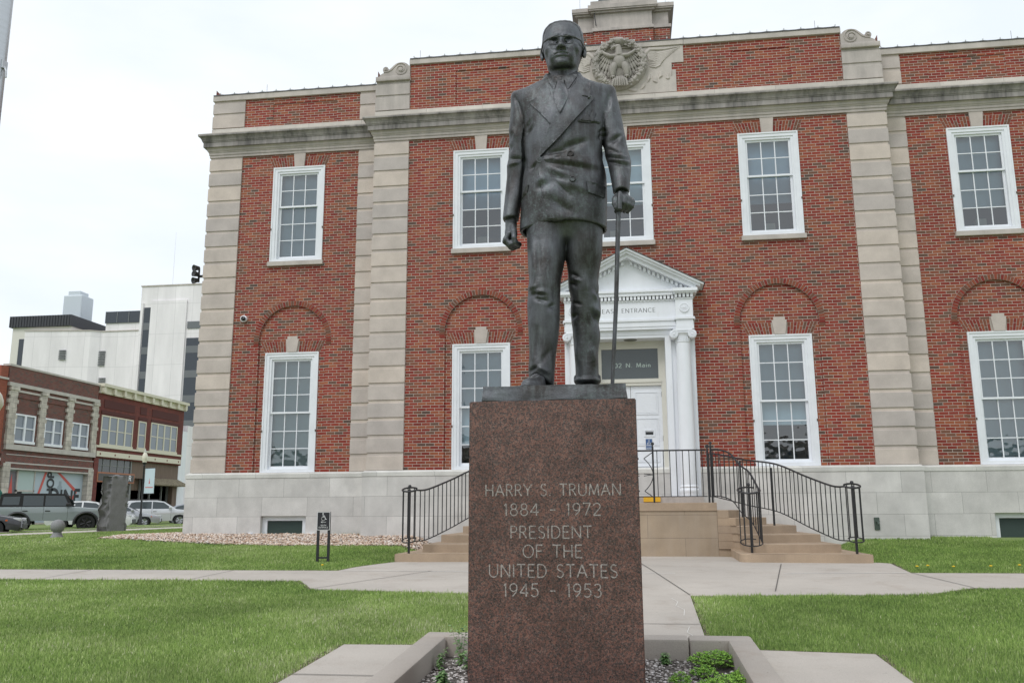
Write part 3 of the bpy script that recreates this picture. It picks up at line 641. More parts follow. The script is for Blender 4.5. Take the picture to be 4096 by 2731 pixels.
for s in (-1, 1):                                  # columns and capitals
    c = DX+s*1.19; y = -.28
    col_ = MB(); col_.lathe([(.205, -.66), (.205, -.56), (.21, -.55), (.213, -.52), (.205, -.49), (.19, -.475), (.187, -.46), (.196, -.445), (.198, -.43), (.19, -.415), (.176, -.40), (.176, 0.6), (.168, 1.7), (.156, 2.72), (.168, 2.735), (.168, 2.75), (.158, 2.757), (.158, 2.86), (.175, 2.90), (.2, 2.93)], (c, y, 0), 32)
    col_.box(c-.22, c+.22, y-.22, y+.2, -.72, -.661)
    o = S('column', col_, smooth=30)
    cp = MB(); cp.bbox(c-.215, c+.215, y-.17, y+.12, 2.965, 3.02, .012)
    for k in (-1, 1):
        cx, cz = c+k*.20, 2.905
        cp.lathe([(.0, y-.185), (.022, y-.18), (.03, y-.165), (.095, y-.165), (.1, y-.15), (.1, y+.1)], (cx, 0, cz), 20, 'y')
        spi = [(cx+k*(.085*(1-.75*t))*math.cos(4*PI*t+PI/2), y-.168, cz+(.085*(1-.75*t))*math.sin(4*PI*t+PI/2)) for t in np.linspace(0, 1, 30)]
        cp.tube(spi, .009, 4)
    for k in range(20): a = 2*PI*k/20; cp.tube([(c+.162*math.cos(a), y+.162*math.sin(a), 2.77), (c+.164*math.cos(a), y+.164*math.sin(a), 2.85)], .013, 4)
    cp.box(c-.18, c+.18, y-.16, y+.1, 2.93, 2.966); S('capital', cp, smooth=35)
    rs = MB(); cc = DX+s*1.24
    rs.lathe([(.0, -.46), (.012, -.46), (.02, -.45), (.085, -.445), (.09, -.455), (.105, -.455), (.11, -.43)], (cc, 0, 3.50), 24, 'y')
    for k in range(12): a = 2*PI*k/12; rs.tube([(cc+.02*math.cos(a), -.448, 3.5+.02*math.sin(a)), (cc+.082*math.cos(a), -.448, 3.5+.082*math.sin(a))], .007, 4)
    S('rosette', rs, smooth=40)
m = MB()           # casing and lining of the opening
for s in (-1, 1):
    a, b = sorted((DX+s*.80, DX+s*.935)); m.box(a, b, -.20, .45, -.64, 2.885)
m.box(DX-.935, DX+.935, -.20, .45, 2.885, 3.06); m.box(DX-.95, DX+.95, -.215, -.15, 2.95, 3.0599); S('door_casing', m)
IVORY = mat('ivory_paint', (.66, .64, .57), .5)
m = MB(); m.box(DX-.80, DX+.80, .20, .40, 2.77, 2.885); m.box(DX-.80, DX-.70, .20, .40, -.64, 2.77); m.box(DX+.70, DX+.80, .20, .40, -.64, 2.77); m.box(DX-.70, DX+.70, .19, .40, 1.86, 1.965); m.box(DX-.70, DX+.70, .17, .2, 1.93, 1.965)
bar_frame(m, DX-.70, DX+.70, 1.965, 2.77, .055, .22, .30)
dd = S('door_frame', m, IVORY)
lm = MB(); lm.lathe([(.0, 2.882), (.13, 2.882), (.15, 2.878), (.155, 2.8849)], (DX+.03, .02, 0), 24); S('ceiling_lamp', lm, mat('lamp_shade_off', (.10, .10, .095), .3))
m = MB(); m.box(DX-.645, DX+.645, .25, .26, 2.02, 2.715); tr = P('transom_pane', m, mat('grey_transom_glass', (.085, .10, .105), .06), port)
for s in (-1, 1):
    a, b = sorted((DX+s*.004, DX+s*.70)); dm = MB(); dm.box(a, b, .245, .29, -.64, 1.855)
    dr = P('door_leaf', dm, WHITE2)
    pn = MB()
    for z0, z1 in ((-.30, .05), (.13, .42), (.50, 1.12), (1.20, 1.72)):
        bar_frame(pn, a+.09, b-.09, z0, z1, .022, .232, .2451); pn.box(a+.13, b-.13, .238, .2452, z0+.04, z1-.04)
    P('door_panel', pn, WHITE2, dr)
    kp = MB(); kp.box(a+.04, b-.03, .236, .2449, -.61, -.37); P('kick_plate', kp, mat('bronze_plate', (.07, .06, .055), .45, .5), dr)
    hg = MB()
    for z in (-.3, .6, 1.6): hg.box(*sorted((DX+s*.695, DX+s*.715)), .215, .245, z, z+.11)
    P('hinge', hg, BLACKM, dr)
    if s > 0:
        ml = MB(); bar_frame(ml, DX+.27, DX+.52, .70, .86, .03, .225, .245); P('mail_slot_frame', ml, WHITE2, dr); ml = MB(); ml.box(DX+.31, DX+.48, .228, .246, .745, .805); P('mail_slot', ml, BLACKM, dr)
th_ = MB(); th_.box(DX-.80, DX+.80, -.05, .45, -.72, -.641); P('door_sill', th_, LIMESW)
# ---- tower base over the entrance, further back
ty = 3.0; TX = .16
def T(z): return z*1.0
m = MB(); m.box(TX-1.3, TX+1.3, ty, ty+3, 9.2, 12.35); m.box(TX-.83, TX+.83, ty-.14, ty, 9.2, 12.30); P('tower_brick', m, BRICK)
m = MB(); m.bbox(TX-1.34, TX+1.34, ty-.03, ty+3, 12.36, 12.46, .01); m.bbox(TX-.86, TX+.86, ty-.18, ty, 12.30, 12.40, .01); m.box(TX-1.27, TX+1.27, ty+.02, ty+2.95, 12.46, 12.86); m.box(TX-.81, TX+.81, ty-.12, ty+.1, 12.40, 12.86)
for (o, z0, z1) in ((.05, 12.86, 12.91), (.11, 12.91, 12.95), (.13, 12.95, 13.06)): m.box(TX-1.3-o, TX+1.3+o, ty-o, ty+3+o, z0, z1); m.box(TX-.84-o, TX+.84+o, ty-.14-o, ty+.2, z0-.002, z1+.004)
m.box(TX-1.32, TX+1.32, ty+.02, ty+2.9, 13.06, 13.16); m.box(TX-.9, TX+.9, ty-.1, ty+2.5, 13.16, 13.28)
P('tower_cornice', m, LIMESW)
m = MB(); c = (TX, ty+1.5, 13.2); m.lathe([(.72, -.1), (.72, .92), (.68, 1.15), (.57, 1.38), (.38, 1.55), (.15, 1.64), (0, 1.65)], c, 24)
for k in range(16): a = 2*PI*k/16; m.tube([(c[0]+r*math.cos(a), c[1]+r*math.sin(a), c[2]+h) for r, h in ((.725, -.1), (.725, .92), (.685, 1.15), (.575, 1.38), (.385, 1.55))], .02, 4)
P('tower_dome', m, mat('lead_dome', (.10, .11, .12), .5, .4), smooth=30)
m = MB()
for x, y, z0, h in ((TX-1.2, ty-.05, 13.06, .5), (TX+1.2, ty-.05, 13.06, .55), (-5.0, .2, 10.25, .35), (.02, .1, 10.25, .45), (4.7, .2, 10.25, .35), (-9.2, .5, 9.83, .3), (9.2, .5, 9.83, .3)): m.tube([(x, y, z0), (x, y, z0+h)], .004, 5)
m.tube([(TX-.8, ty-.2, 13.05), (TX-.78, ty-.16, 12.7), (TX-.75, ty-.19, 12.45)], .012, 5)
P('lightning_rods', m, BLACKM)
# hose tap on the plinth
m = MB(); m.bbox(5.04, 5.15, -.125, -.098, -1.36, -1.10, .01); m.tube([(5.1, -.12, -1.2), (5.1, -.18, -1.2), (5.1, -.19, -1.24)], .018, 6); m.tube([(5.06, -.17, -1.18), (5.14, -.17, -1.18)], .01, 5); P('hose_tap', m, mat('aged_brass', (.09, .12, .10), .6, .5))
# ------------------------------------------------------------ lettering: a small stroke alphabet, cap height 1
def A_(cx, cy, rx, ry, a0, a1, n=10): return [(cx+rx*math.cos(R(a0+(a1-a0)*i/n)), cy+ry*math.sin(R(a0+(a1-a0)*i/n))) for i in range(n+1)]
GL = {
 'A': (.78, [[(0, 0), (.39, 1)], [(.39, 1), (.78, 0)], [(.14, .36), (.64, .36)]]),
 'C': (.78, [A_(.44, .5, .42, .5, 50, 310, 16)]),
 'D': (.74, [[(.05, 0), (.05, 1)], [(.05, 1), (.3, 1)]+A_(.3, .5, .42, .5, 90, -90, 12)+[(.05, 0)]]),
 'E': (.56, [[(.05, 0), (.05, 1)], [(.05, 1), (.54, 1)], [(.05, .52), (.47, .52)], [(.05, 0), (.56, 0)]]),
 'F': (.54, [[(.05, 0), (.05, 1)], [(.05, 1), (.54, 1)], [(.05, .52), (.46, .52)]]),
 'H': (.74, [[(.05, 0), (.05, 1)], [(.69, 0), (.69, 1)], [(.05, .52), (.69, .52)]]),
 'I': (.14, [[(.07, 0), (.07, 1)]]),
 'M': (.92, [[(.04, 0), (.12, 1)], [(.12, 1), (.46, .08)], [(.46, .08), (.8, 1)], [(.8, 1), (.88, 0)]]),
 'N': (.78, [[(.05, 0), (.05, 1)], [(.05, 1), (.73, 0)], [(.73, 0), (.73, 1)]]),
 'O': (.86, [A_(.43, .5, .42, .5, 90, 450, 24)]),
 'P': (.56, [[(.05, 0), (.05, 1)], [(.05, 1), (.28, 1)]+A_(.28, .75, .25, .25, 90, -90, 9)+[(.05, .5)]]),
 'R': (.62, [[(.05, 0), (.05, 1)], [(.05, 1), (.28, 1)]+A_(.28, .75, .25, .25, 90, -90, 9)+[(.05, .5)], [(.28, .5), (.6, 0)]]),
 'S': (.56, [A_(.29, .76, .23, .24, 35, 225, 9)[:-1]+[(.2, .55), (.36, .47)]+A_(.28, .25, .25, .25, 50, -150, 10)]),
 'T': (.68, [[(.34, 0), (.34, 1)], [(0, 1), (.68, 1)]]),
 'U': (.76, [[(.05, 1), (.05, .33)]+A_(.38, .33, .33, .33, 180, 360, 12)+[(.71, 1)]]),
 'Y': (.72, [[(0, 1), (.36, .48)], [(.72, 1), (.36, .48)], [(.36, .48), (.36, 0)]]),
 'a': (.5, [A_(.24, .21, .2, .21, 20, 340, 12), [(.44, .5), (.44, 0)], [(.08, .52), (.22, .62), (.38, .6), (.44, .48)]]), 'i': (.14, [[(.07, 0), (.07, .62)], [(.07, .82), (.07, .92)]]),
 'n': (.5, [[(.06, 0), (.06, .62)], [(.06, .42)]+A_(.25, .42, .19, .2, 170, 0, 8)+[(.44, 0)]]),
 '0': (.62, [A_(.31, .5, .29, .5, 90, 450, 20)]), '1': (.24, [[(.14, 0), (.14, 1)], [(0, .84), (.14, 1)]]),
 '2': (.58, [A_(.28, .74, .25, .26, 165, -35, 10)+[(.03, .0)], [(.03, 0), (.56, 0)]]),
 '3': (.54, [A_(.26, .77, .22, .23, 150, -80, 10), A_(.25, .28, .27, .28, 80, -150, 12)]),
 '4': (.62, [[(.46, 0), (.46, 1)], [(.46, 1), (.0, .28)], [(0, .28), (.62, .28)]]),
 '5': (.54, [[(.5, 1), (.12, 1)], [(.12, 1), (.07, .56)], [(.07, .56)]+A_(.25, .32, .27, .32, 120, -145, 12)]),
 '7': (.56, [[(.0, 1), (.55, 1)], [(.55, 1), (.18, 0)]]),
 '8': (.58, [A_(.29, .76, .21, .23, 90, 450, 16), A_(.29, .27, .26, .27, 90, 450, 18)]),
 '9': (.58, [A_(.29, .70, .26, .30, 90, 450, 18), [(.55, .66), (.48, .32), (.20, 0)]]),
 '.': (.16, [[(.08, 0), (.08, .07)]]), '-': (.5, [[(.06, .45), (.44, .45)]]), ' ': (.42, []), '<': (1.1, [[(.05, .5), (1.05, .5)], [(.05, .5), (.35, .78)], [(.05, .5), (.35, .22)]]),
}
def text_width(t, sp): return sum(GL[c][0]+sp for c in t)-sp
def lettering(mb, t, x, z, h, y, w=.1, sp=.22, flare=.25, contrast=0, serif=0, depth=.0, maxw=None, f=None):
    """strokes of the text centred on x, baseline z, on the plane y (facing -y)"""
    W = text_width(t, sp); k = h if maxw is None else maxw/W; cx = x-W*k/2
    F3 = f or (lambda a, b, dy: (a, y+dy, b)); lay = 0
    for ch in t:
        gw, st = GL[ch]
        for s_ in st:
            p = [Vector((cx+a*k, z+b*h)) for a, b in s_]; n = len(p); L = []; Rr = []
            for i in range(n):
                a, b = p[max(i-1, 0)], p[min(i+1, n-1)]; d = (b-a).normalized(); nn = Vector((-d.y, d.x))
                e = min(i, n-1-i)/max(1, n-1)*2 if n > 2 else 0
                thick = w*h*(1-contrast*(1-abs(nn.x)**1.0) if contrast else 1)/2
                if n == 2: thick *= (1+flare)
                elif e == 0: thick *= (1+flare*.6)
                L.append(p[i]+nn*thick); Rr.append(p[i]-nn*thick)
            dy = -.0008-.0004*(lay % 3); lay += 1
            if n == 2:   # waist
                mid = (p[0]+p[1])/2; d = (p[1]-p[0]).normalized(); nn = Vector((-d.y, d.x)); t2 = w*h*(1-contrast*(1-abs(nn.x)) if contrast else 1)/2
                L.insert(1, mid+nn*t2); Rr.insert(1, mid-nn*t2); n = 3
            for i in range(n-1): mb.quad(*[F3(v.x, v.y, dy) for v in (L[i], L[i+1], Rr[i+1], Rr[i])])
            if serif and len(s_) == 2:
                for e in (s_[0], s_[1]):
                    if e[1] in (0, 1) and abs(s_[0][1]-s_[1][1]) > .6:
                        px, pz = cx+e[0]*k, z+e[1]*h; sgn = 1 if e[1] == 0 else -1
                        mb.quad(*[F3(a, b, -.002) for a, b in ((px-serif*h, pz), (px+serif*h, pz), (px+serif*h*.9, pz+sgn*.035*h), (px-serif*h*.9, pz+sgn*.035*h))])
        cx += (gw+sp)*k
    return mb
INK = mat('dark_lettering', (.025, .025, .025), .6)
m = MB(); lettering(m, 'EAST ENTRANCE', DX+.015, 3.455, .094, -.2905, .11, .26, .1, .55, .10, maxw=1.19); S('entrance_lettering', m, INK, fixn=False)
m = MB(); lettering(m, '02 N. Main', DX+.06, 2.29, .098, .2495, .19, .26, .1, .45, .1, maxw=.82); P('address_lettering', m, mat('pale_green_lettering', (.42, .5, .46), .6), tr, fixn=False)
def interp_path(P_, n):
    P_ = [Vector(p) for p in P_]; out = []
    m_ = len(P_)
    for i in range(m_-1):
        p0, p1, p2, p3 = P_[max(i-1, 0)], P_[i], P_[i+1], P_[min(i+2, m_-1)]
        for k in range(n):
            t = k/n; out.append(.5*((2*p1)+(p2-p0)*t+(2*p0-5*p1+4*p2-p3)*t*t+(3*p1-p0-3*p2+p3)*t**3))
    return out+[P_[-1]]
# ------------------------------------------------------------ carved eagle in its wreath
EX, EZ, ER = .015, 9.70, .675
sp_ = MB()
sp_.prism([(-1.52, 10.10), (-1.52, 9.655), (-1.24, 9.655), (-1.24, 9.466), (-1.335, 9.466), (-1.335, 8.905), (1.36, 8.905), (1.36, 9.466), (1.265, 9.466), (1.265, 9.655), (1.55, 9.655), (1.55, 10.10)], -.02, .06, 'y')
sp_.bbox(-1.55, 1.56, -.05, .3, 10.105, 10.235, .008)
EG = P('eagle_relief', sp_, LIMEP)
CARVED = lime_mat('carved_limestone', (.40, .37, .335), streak=.45, islands=False, dark=(.15, .14, .13))
def E_(name, m, mt=CARVED, **k): return P(name, m, mt, EG, **k)
rg = random.Random(5)
m = MB(); m.lathe([(ER-.175, .0), (ER-.19, -.06), (ER-.16, -.13), (ER-.10, -.165), (ER-.045, -.14), (ER-.005, -.06), (ER, .0)], (EX, 0, EZ), 72, 'y')
for k in range(190):         # oak leaves and acorns round the ring
    a = rg.uniform(0, 2*PI); q_ = rg.uniform(-.085, .085); rr = ER-.105+q_; dpt = -.165+abs(q_)*abs(q_)*7
    x, z = EX+rr*math.cos(a), EZ+rr*math.sin(a)
    if abs(a-PI/2) < .2 or abs(a-3*PI/2) < .28: continue
    s_ = rg.uniform(.016, .034); an = a+PI/2+rg.uniform(-.7, .7)
    m.sphere((x, dpt, z), s_, 8, (1.0+.7*abs(math.cos(an)), .55, 1.0+.7*abs(math.sin(an))))
for k in range(-3, 4):       # ribbon binding at top and bottom
    for base in (PI/2, 3*PI/2):
        a = base+k*.055; m.tube([(EX+r_*math.cos(a+.05*t), yy, EZ+r_*math.sin(a+.05*t)) for r_, yy, t in ((ER-.21, -.05, -1), (ER-.16, -.165, -.5), (ER-.10, -.19, 0), (ER-.04, -.155, .5), (ER+.005, -.05, 1))], .022, 6)
E_('wreath', m, smooth=50)
m = MB(); m.lathe([(.0, -.021), (ER-.19, -.021)], (EX, 0, EZ), 40, 'y'); E_('roundel', m, LIMEP)
m = MB()                     # body, head, legs, tail, one surface per limb
m.sphere((EX, -.10, EZ+.03), .13, 20, (1.05, .75, 1.45)); m.sphere((EX, -.12, EZ+.14), .10, 16, (1.25, .7, 1))
m.tube([(EX+.0, -.11, EZ+.16), (EX-.005, -.125, EZ+.27), (EX-.015, -.13, EZ+.345)], [.095, .078, .066], 12); m.sphere((EX-.025, -.135, EZ+.355), .07, 14, (1.15, .9, .9))
m.tube([(EX-.07, -.14, EZ+.365), (EX-.135, -.145, EZ+.355), (EX-.165, -.145, EZ+.325), (EX-.165, -.145, EZ+.285)], [.045, .034, .022, .006], 8); m.tube([(EX-.10, -.145, EZ+.325), (EX-.145, -.145, EZ+.305)], [.02, .01], 6)
for s in (-1, 1):
    m.tube([(EX+s*.10, -.10, EZ-.05), (EX+s*.15, -.13, EZ-.18), (EX+s*.155, -.12, EZ-.33)], [.085, .085, .05], 10)
    for k in range(7): t = k/6; m.tube([(EX+s*(.09+.13*t), -.15, EZ-.14-.05*(k % 2)), (EX+s*(.075+.17*t), -.13, EZ-.36)], [.022, .006], 5)
    for k in (-1, 0, 1): m.tube([(EX+s*.155, -.15, EZ-.35), (EX+s*.155+k*.045, -.19, EZ-.385), (EX+s*.155+k*.055, -.17, EZ-.43)], [.022, .02, .006], 6)
for k in range(-3, 4): m.tube([(EX+k*.012, -.10, EZ-.15), (EX+k*.03, -.09, EZ-.40)], [.03, .024], 6)
for k in range(-3, 4): m.tube([(EX+k*.02, -.13, EZ-.36), (EX+k*.045, -.19, EZ-.46), (EX+k*.055, -.17, EZ-.60)], [.02, .03, .03], 6)
m.v = [(EX+1.08*(a-EX), 1.2*b, EZ+1.08*(c-EZ)) for a, b, c in m.v]; E_('eagle_body', m, smooth=60)
for s in (-1, 1):
    m = MB(); m.tube([(EX+s*.08, -.11, EZ+.15), (EX+s*.2, -.12, EZ+.15), (EX+s*.31, -.11, EZ+.22), (EX+s*.43, -.07, EZ+.34)], [.06, .05, .042, .03], 8)
    for row, (n, r0, r1, tk) in enumerate(((9, .02, .20, .026), (9, .16, .36, .034), (9, .33, .54, .040))):
        for k in range(n):
            t = k/(n-1); bx, bz = EX+s*(.13+.27*t), EZ+.12+.18*t*t
            an = -PI/2+(.12+.95*t)*1.0; dx, dz = s*math.cos(an), math.sin(an)
            q0, q1 = r0*(1-.05*t), r1*(1-.08*t)*(.86 if row == 2 else 1)
            p = [(bx+dx*q_, -.085+.02*row+(.02 if i == 2 else 0), bz+dz*q_) for i, q_ in enumerate((q0, (q0+q1)/2, q1))]
            if math.hypot(p[2][0]-EX, p[2][2]-EZ) > ER-.15:
                f_ = (ER-.15)/math.hypot(p[2][0]-EX, p[2][2]-EZ); p[2] = (EX+(p[2][0]-EX)*f_, p[2][1], EZ+(p[2][2]-EZ)*f_)
            if math.hypot(p[0][0]-EX, p[0][2]-EZ) > ER-.18: continue
            m.tube(p, [tk*.8, tk, tk*.35], 6, flat=.5)
    m.v = [(EX+1.06*(a-EX), 1.25*b, EZ+1.06*(c-EZ)) for a, b, c in m.v]; E_('eagle_wing', m, smooth=60)
    m = MB()                  # outspread wing tip and streamer beyond the wreath
    m.tube([(EX+s*.63, -.05, EZ+.22), (EX+s*.74, -.06, EZ+.33), (EX+s*.86, -.05, EZ+.33), (EX+s*1.1, -.035, EZ+.325), (EX+s*1.46, -.03, EZ+.36)], [.05, .05, .038, .026, .012], 7)
    for k in range(9):
        t = k/8; m.tube([(EX+s*(.70+.02*t), -.04, EZ+.30-.40*t), (EX+s*(.95-.08*t), -.045, EZ+.22-.36*t), (EX+s*(1.18-.2*t), -.045, EZ+.25-.33*t-.0*t), (EX+s*(1.46-.52*t), -.03, EZ+.33-.38*t)], [.018, .024, .024, .006], 6)
    for k in range(6):
        t = k/5; m.tube([(EX+s*(.66+.04*t), -.055, EZ+.28-.2*t), (EX+s*(.80+.06*(1-t)), -.06, EZ+.25-.2*t), (EX+s*(.90-.03*t), -.04, EZ+.24-.21*t)], [.022, .024, .008], 6)
    m.v = [(a, -.012+.62*(b+.012), c) for a, b, c in m.v]; E_('wing_relief', m, LIMEP, smooth=60)
    m = MB(); pts = [(.20, -.70), (.38, -.73), (.52, -.68), (.60, -.60), (.67, -.50), (.74, -.42), (.80, -.50), (.90, -.53), (.95, -.42), (1.04, -.38), (1.12, -.46), (1.20, -.44), (1.24, -.36)]; pts = [(v.x, v.y) for v in interp_path([(a, b, 0) for a, b in pts], 4)]
    for i in range(len(pts)-1):
        (x0, z0), (x1, z1) = pts[i], pts[i+1]
        yy0, yy1 = -.035-.018*math.sin(i*.8), -.035-.018*math.sin((i+1)*.8); hgt = .06+.06*min(1, i/20)
        m.add([(EX+s*x0, yy0, EZ+z0), (EX+s*x1, yy1, EZ+z1), (EX+s*x1, yy1, EZ+z1+hgt), (EX+s*x0, yy0, EZ+z0+hgt), (EX+s*x0, -.005, EZ+z0), (EX+s*x1, -.005, EZ+z1), (EX+s*x1, -.005, EZ+z1+hgt), (EX+s*x0, -.005, EZ+z0+hgt)], [(0, 1, 2, 3), (0, 4, 5, 1), (3, 2, 6, 7), (0, 3, 7, 4), (1, 5, 6, 2)])
    E_('ribbon_relief', m, LIMEP)
# ------------------------------------------------------------ things fixed to the courthouse
BULB = mat('frosted_bulb', (.75, .76, .78), .25); CABLE = mat('grey_cable', (.05, .055, .05), .6)
def light_string(x0, x1, y, z, n, lab):
    t = thing('light_string', lab, 'string lights', ((x0+x1)/2, y, z), group='strings of festoon lights along the courthouse parapet')
    m = MB(); pts = []
    for i in range(n):
        x = x0+(x1-x0)*i/(n-1); pts += [(x, y, z+.01), (x+(x1-x0)/(n-1)/2, y, z-.012)]
    m.tube(pts[:-1], .007, 4); m.build('cable', CABLE, t)
    for i in range(n):
        x = x0+(x1-x0)*i/(n-1); b = MB(); b.lathe([(.0, .0), (.009, .002), (.010, .014), (.016, .024), (.017, .034), (.011, .044), (0, .048)], (x, y-.01, z+.01), 8); b.build('bulb', BULB, t, smooth=60)
light_string(-5.1, 5.1, -.045, 10.262, 27, 'long string of white festoon bulbs along the high centre parapet, over the eagle')
light_string(-10.4, -6.2, YW-.05, 9.838, 12, 'string of white festoon bulbs along the low parapet at the left wing')
light_string(6.2, 10.4, YW-.05, 9.838, 12, 'string of white festoon bulbs along the low parapet at the right wing')
sc = thing('security_camera', 'small white dome security camera on the brick left of the left arch', 'camera', (-9.42, YW, 3.78))
MB().lathe([(.0, -.0), (.075, -.0), (.085, -.03), (.085, -.08), (.06, -.10)], (-9.42, YW, 3.78), 18, 'y').build('housing', WHITE2, sc, smooth=40)
MB().sphere((-9.40, YW-.10, 3.77), .055, 14, (1, .6, 1)).build('lens_dome', mat('black_gloss', (.01, .01, .012), .08), sc, smooth=80)
fl = thing('floodlight', 'cluster of black floodlights on the left corner of the courthouse', 'floodlight', (-10.62, .5, 4.9))
m = MB(); m.box(-10.76, -10.59, .42, .5, 4.93, 4.98); m.tube([(-10.74, .45, 4.80), (-10.74, .45, 5.16)], .025, 8); m.build('bracket', BLACKM, fl)
for dz, tl in ((-.10, .3), (.06, -.1), (.22, .2)):
    m = MB(); m.lathe([(.0, .07), (.045, .065), (.06, 0), (.085, -.09), (.078, -.09), (.0, -.05)], (0, 0, 0), 14, 'y'); m.xf(Matrix.Translation((-10.78, .40, 4.94+dz)) @ Matrix.Rotation(tl, 4, 'X') @ Matrix.Rotation(-.5, 4, 'Z')); m.build('lamp_head', BLACKM, fl, smooth=40)
ns = thing('door_notice', 'blue and white notice on the white door reading not an entrance', 'notice', (.415, .2329, .41))
MB().box(.335, .497, .228, .2315, .405, .655).build('notice_sheet', mat('notice_white', (.72, .74, .76), .6), ns)
MB().box(.346, .486, .2265, .228, .415, .645).build('blue_panel', mat('notice_blue', (.03, .09, .24), .5), ns)
m = MB(); lettering(m, 'NOT AN', .416, .53, .024, .2262, .2, .3, 0, maxw=.085); lettering(m, 'ENTRANCE', .416, .49, .024, .2262, .2, .3, 0, maxw=.115)
for z, w_ in ((.565, .03), (.45, .06), (.435, .06)): m.quad((.416-w_, .2258, z), (.416+w_, .2258, z), (.416+w_, .2258, z+.006), (.416-w_, .2258, z+.006))
m.lathe([(.014, .2258), (.02, .2258)], (.416, 0, .605), 14, 'y'); m.build('notice_text', MATS['notice_white'], ns, fixn=False)
wc = thing('window_well_cover', 'clear plastic cover over the basement window well beside the river stones', 'well cover', (-8.15, -.3, -1.5))
m = MB(); m.quad((-9.1, -.42, -1.58), (-7.35, -.42, -1.60), (-7.45, .285, -1.485), (-8.85, .285, -1.475)); m.build('cover_sheet', glass_mat('clear_plastic', .22, (.8, .84, .85)), wc)
m = MB(); m.box(-8.95, -7.45, .25, .289, -1.475, -1.43); m.box(-9.0, -8.88, .24, .289, -1.47, -1.40); m.box(-7.52, -7.35, .24, .289, -1.48, -1.41); m.build('cover_rail', WHITE2, wc)
wc2 = thing('window_well_kerb', 'pale concrete window well edge beside the lawn at the right wing', 'well kerb', (8.2, .1, -1.6))
m = MB(); m.bbox(7.42, 9.4, -.35, .285, -1.72, -1.585, .01); m.build('well_edge', CONC2, wc2)

# ------------------------------------------------------------ entrance steps
LZ = -.785; RZ = (LZ-W0)/7
st = thing('entrance_steps', 'tan stone landing with curved flights of steps down to both sides', 'steps', (0, -1.3, W0))
lm_ = MB(); lm_.bbox(-1.80, 1.62, -2.15, -.09, LZ-.16, LZ, .008)
lo = lm_.build('landing', TAN, st)
TANW = lime_mat('tan_wall_stone', (.37, .285, .20), .14, streak=.3, joints=(1.35, .44, -1.02, .004), islands=False, dark=(.42, .36, .30))
m = MB(); m.box(-1.795, 1.616, -2.13, -.09, W0-.1, LZ-.161); m.build('landing_wall', TANW, st)
m = MB(); m.bbox(DX-1.47, DX+1.47, -.55, -.06, LZ, -.645, .006); m.build('door_step', LIMESW, st)
I = [(1.80, -3.98), (2.02, -3.62), (2.02, -3.15), (2.02, -2.62), (2.02, -2.30), (1.93, -2.16), (1.62, -2.15)]
O = [(3.93, -4.16), (3.56, -3.58), (3.40, -2.72), (3.12, -1.95), (2.66, -1.30), (2.18, -1.0), (1.62, -.9)]
for s in (-1, 1):
    for k in range(6):
        inner = [I[j] for j in range(k, 7)]; outer = [O[j] for j in range(k, 7)]
        if k == 0:
            inner = A_(1.98, -3.80, .18, .19, 265, 180, 5)+[(1.84, -2.6), (1.84, -2.12), (1.62, -2.12)]
        else:
            inner = [I[k]]+[p for p in I[k+1:]]
            inner = [(p[0]-.02*k, p[1]) for p in inner]; inner[-1] = (1.62, -2.14)
        back = [(1.62, -.09), (O[k][0]-.02, -.09)]
        poly = [(x if s > 0 else -x-.30, y) for x, y in ([(1.62, -.09)]+inner[::-1]+[O[k], (O[k][0]-.1, -.09)])]
        if s < 0: poly = poly[::-1]
        z0, z1 = W0+RZ*k-(.1 if k == 0 else 0), W0+RZ*(k+1)
        b = MB(); b.prism(poly, z0, z1)
        bm = bmesh.new(); vs = [bm.verts.new(v) for v in b.v]
        for f in b.f: bm.faces.new([vs[i] for i in f])
        bmesh.ops.dissolve_limit(bm, angle_limit=.01, verts=bm.verts, edges=bm.edges); bmesh.ops.recalc_face_normals(bm, faces=bm.faces)
        ed = [e for e in bm.edges if all(abs(v.co.z-z1) < 1e-5 for v in e.verts)]; bmesh.ops.bevel(bm, geom=ed, offset=.008, segments=1, affect='EDGES')
        bm.verts.index_update(); b = MB(); b.add([v.co for v in bm.verts], [[v.index for v in f.verts] for f in bm.faces]); bm.free()
        b.build('step', TAN, st)
    PAVED.append([(x if s > 0 else -x-.30, y) for x, y in [(1.5, 0), (1.5, -2.2), (1.8, -4.1), (3.88, -4.16), (3.5, -3.3), (2.9, 0)]])
PAVED.append([(-1.6, -2.2), (1.65, -2.2), (1.65, 0), (-1.6, 0)])
ym = thing('yellow_step_edge', 'yellow painted block at the foot of the white door', 'step edge', (.2, -.56, -.75)); MB().bbox(.24, .60, -.585, -.551, LZ+.03, -.648, .003).build('painted_edge', mat('safety_yellow', (.75, .42, .02), .6), ym)
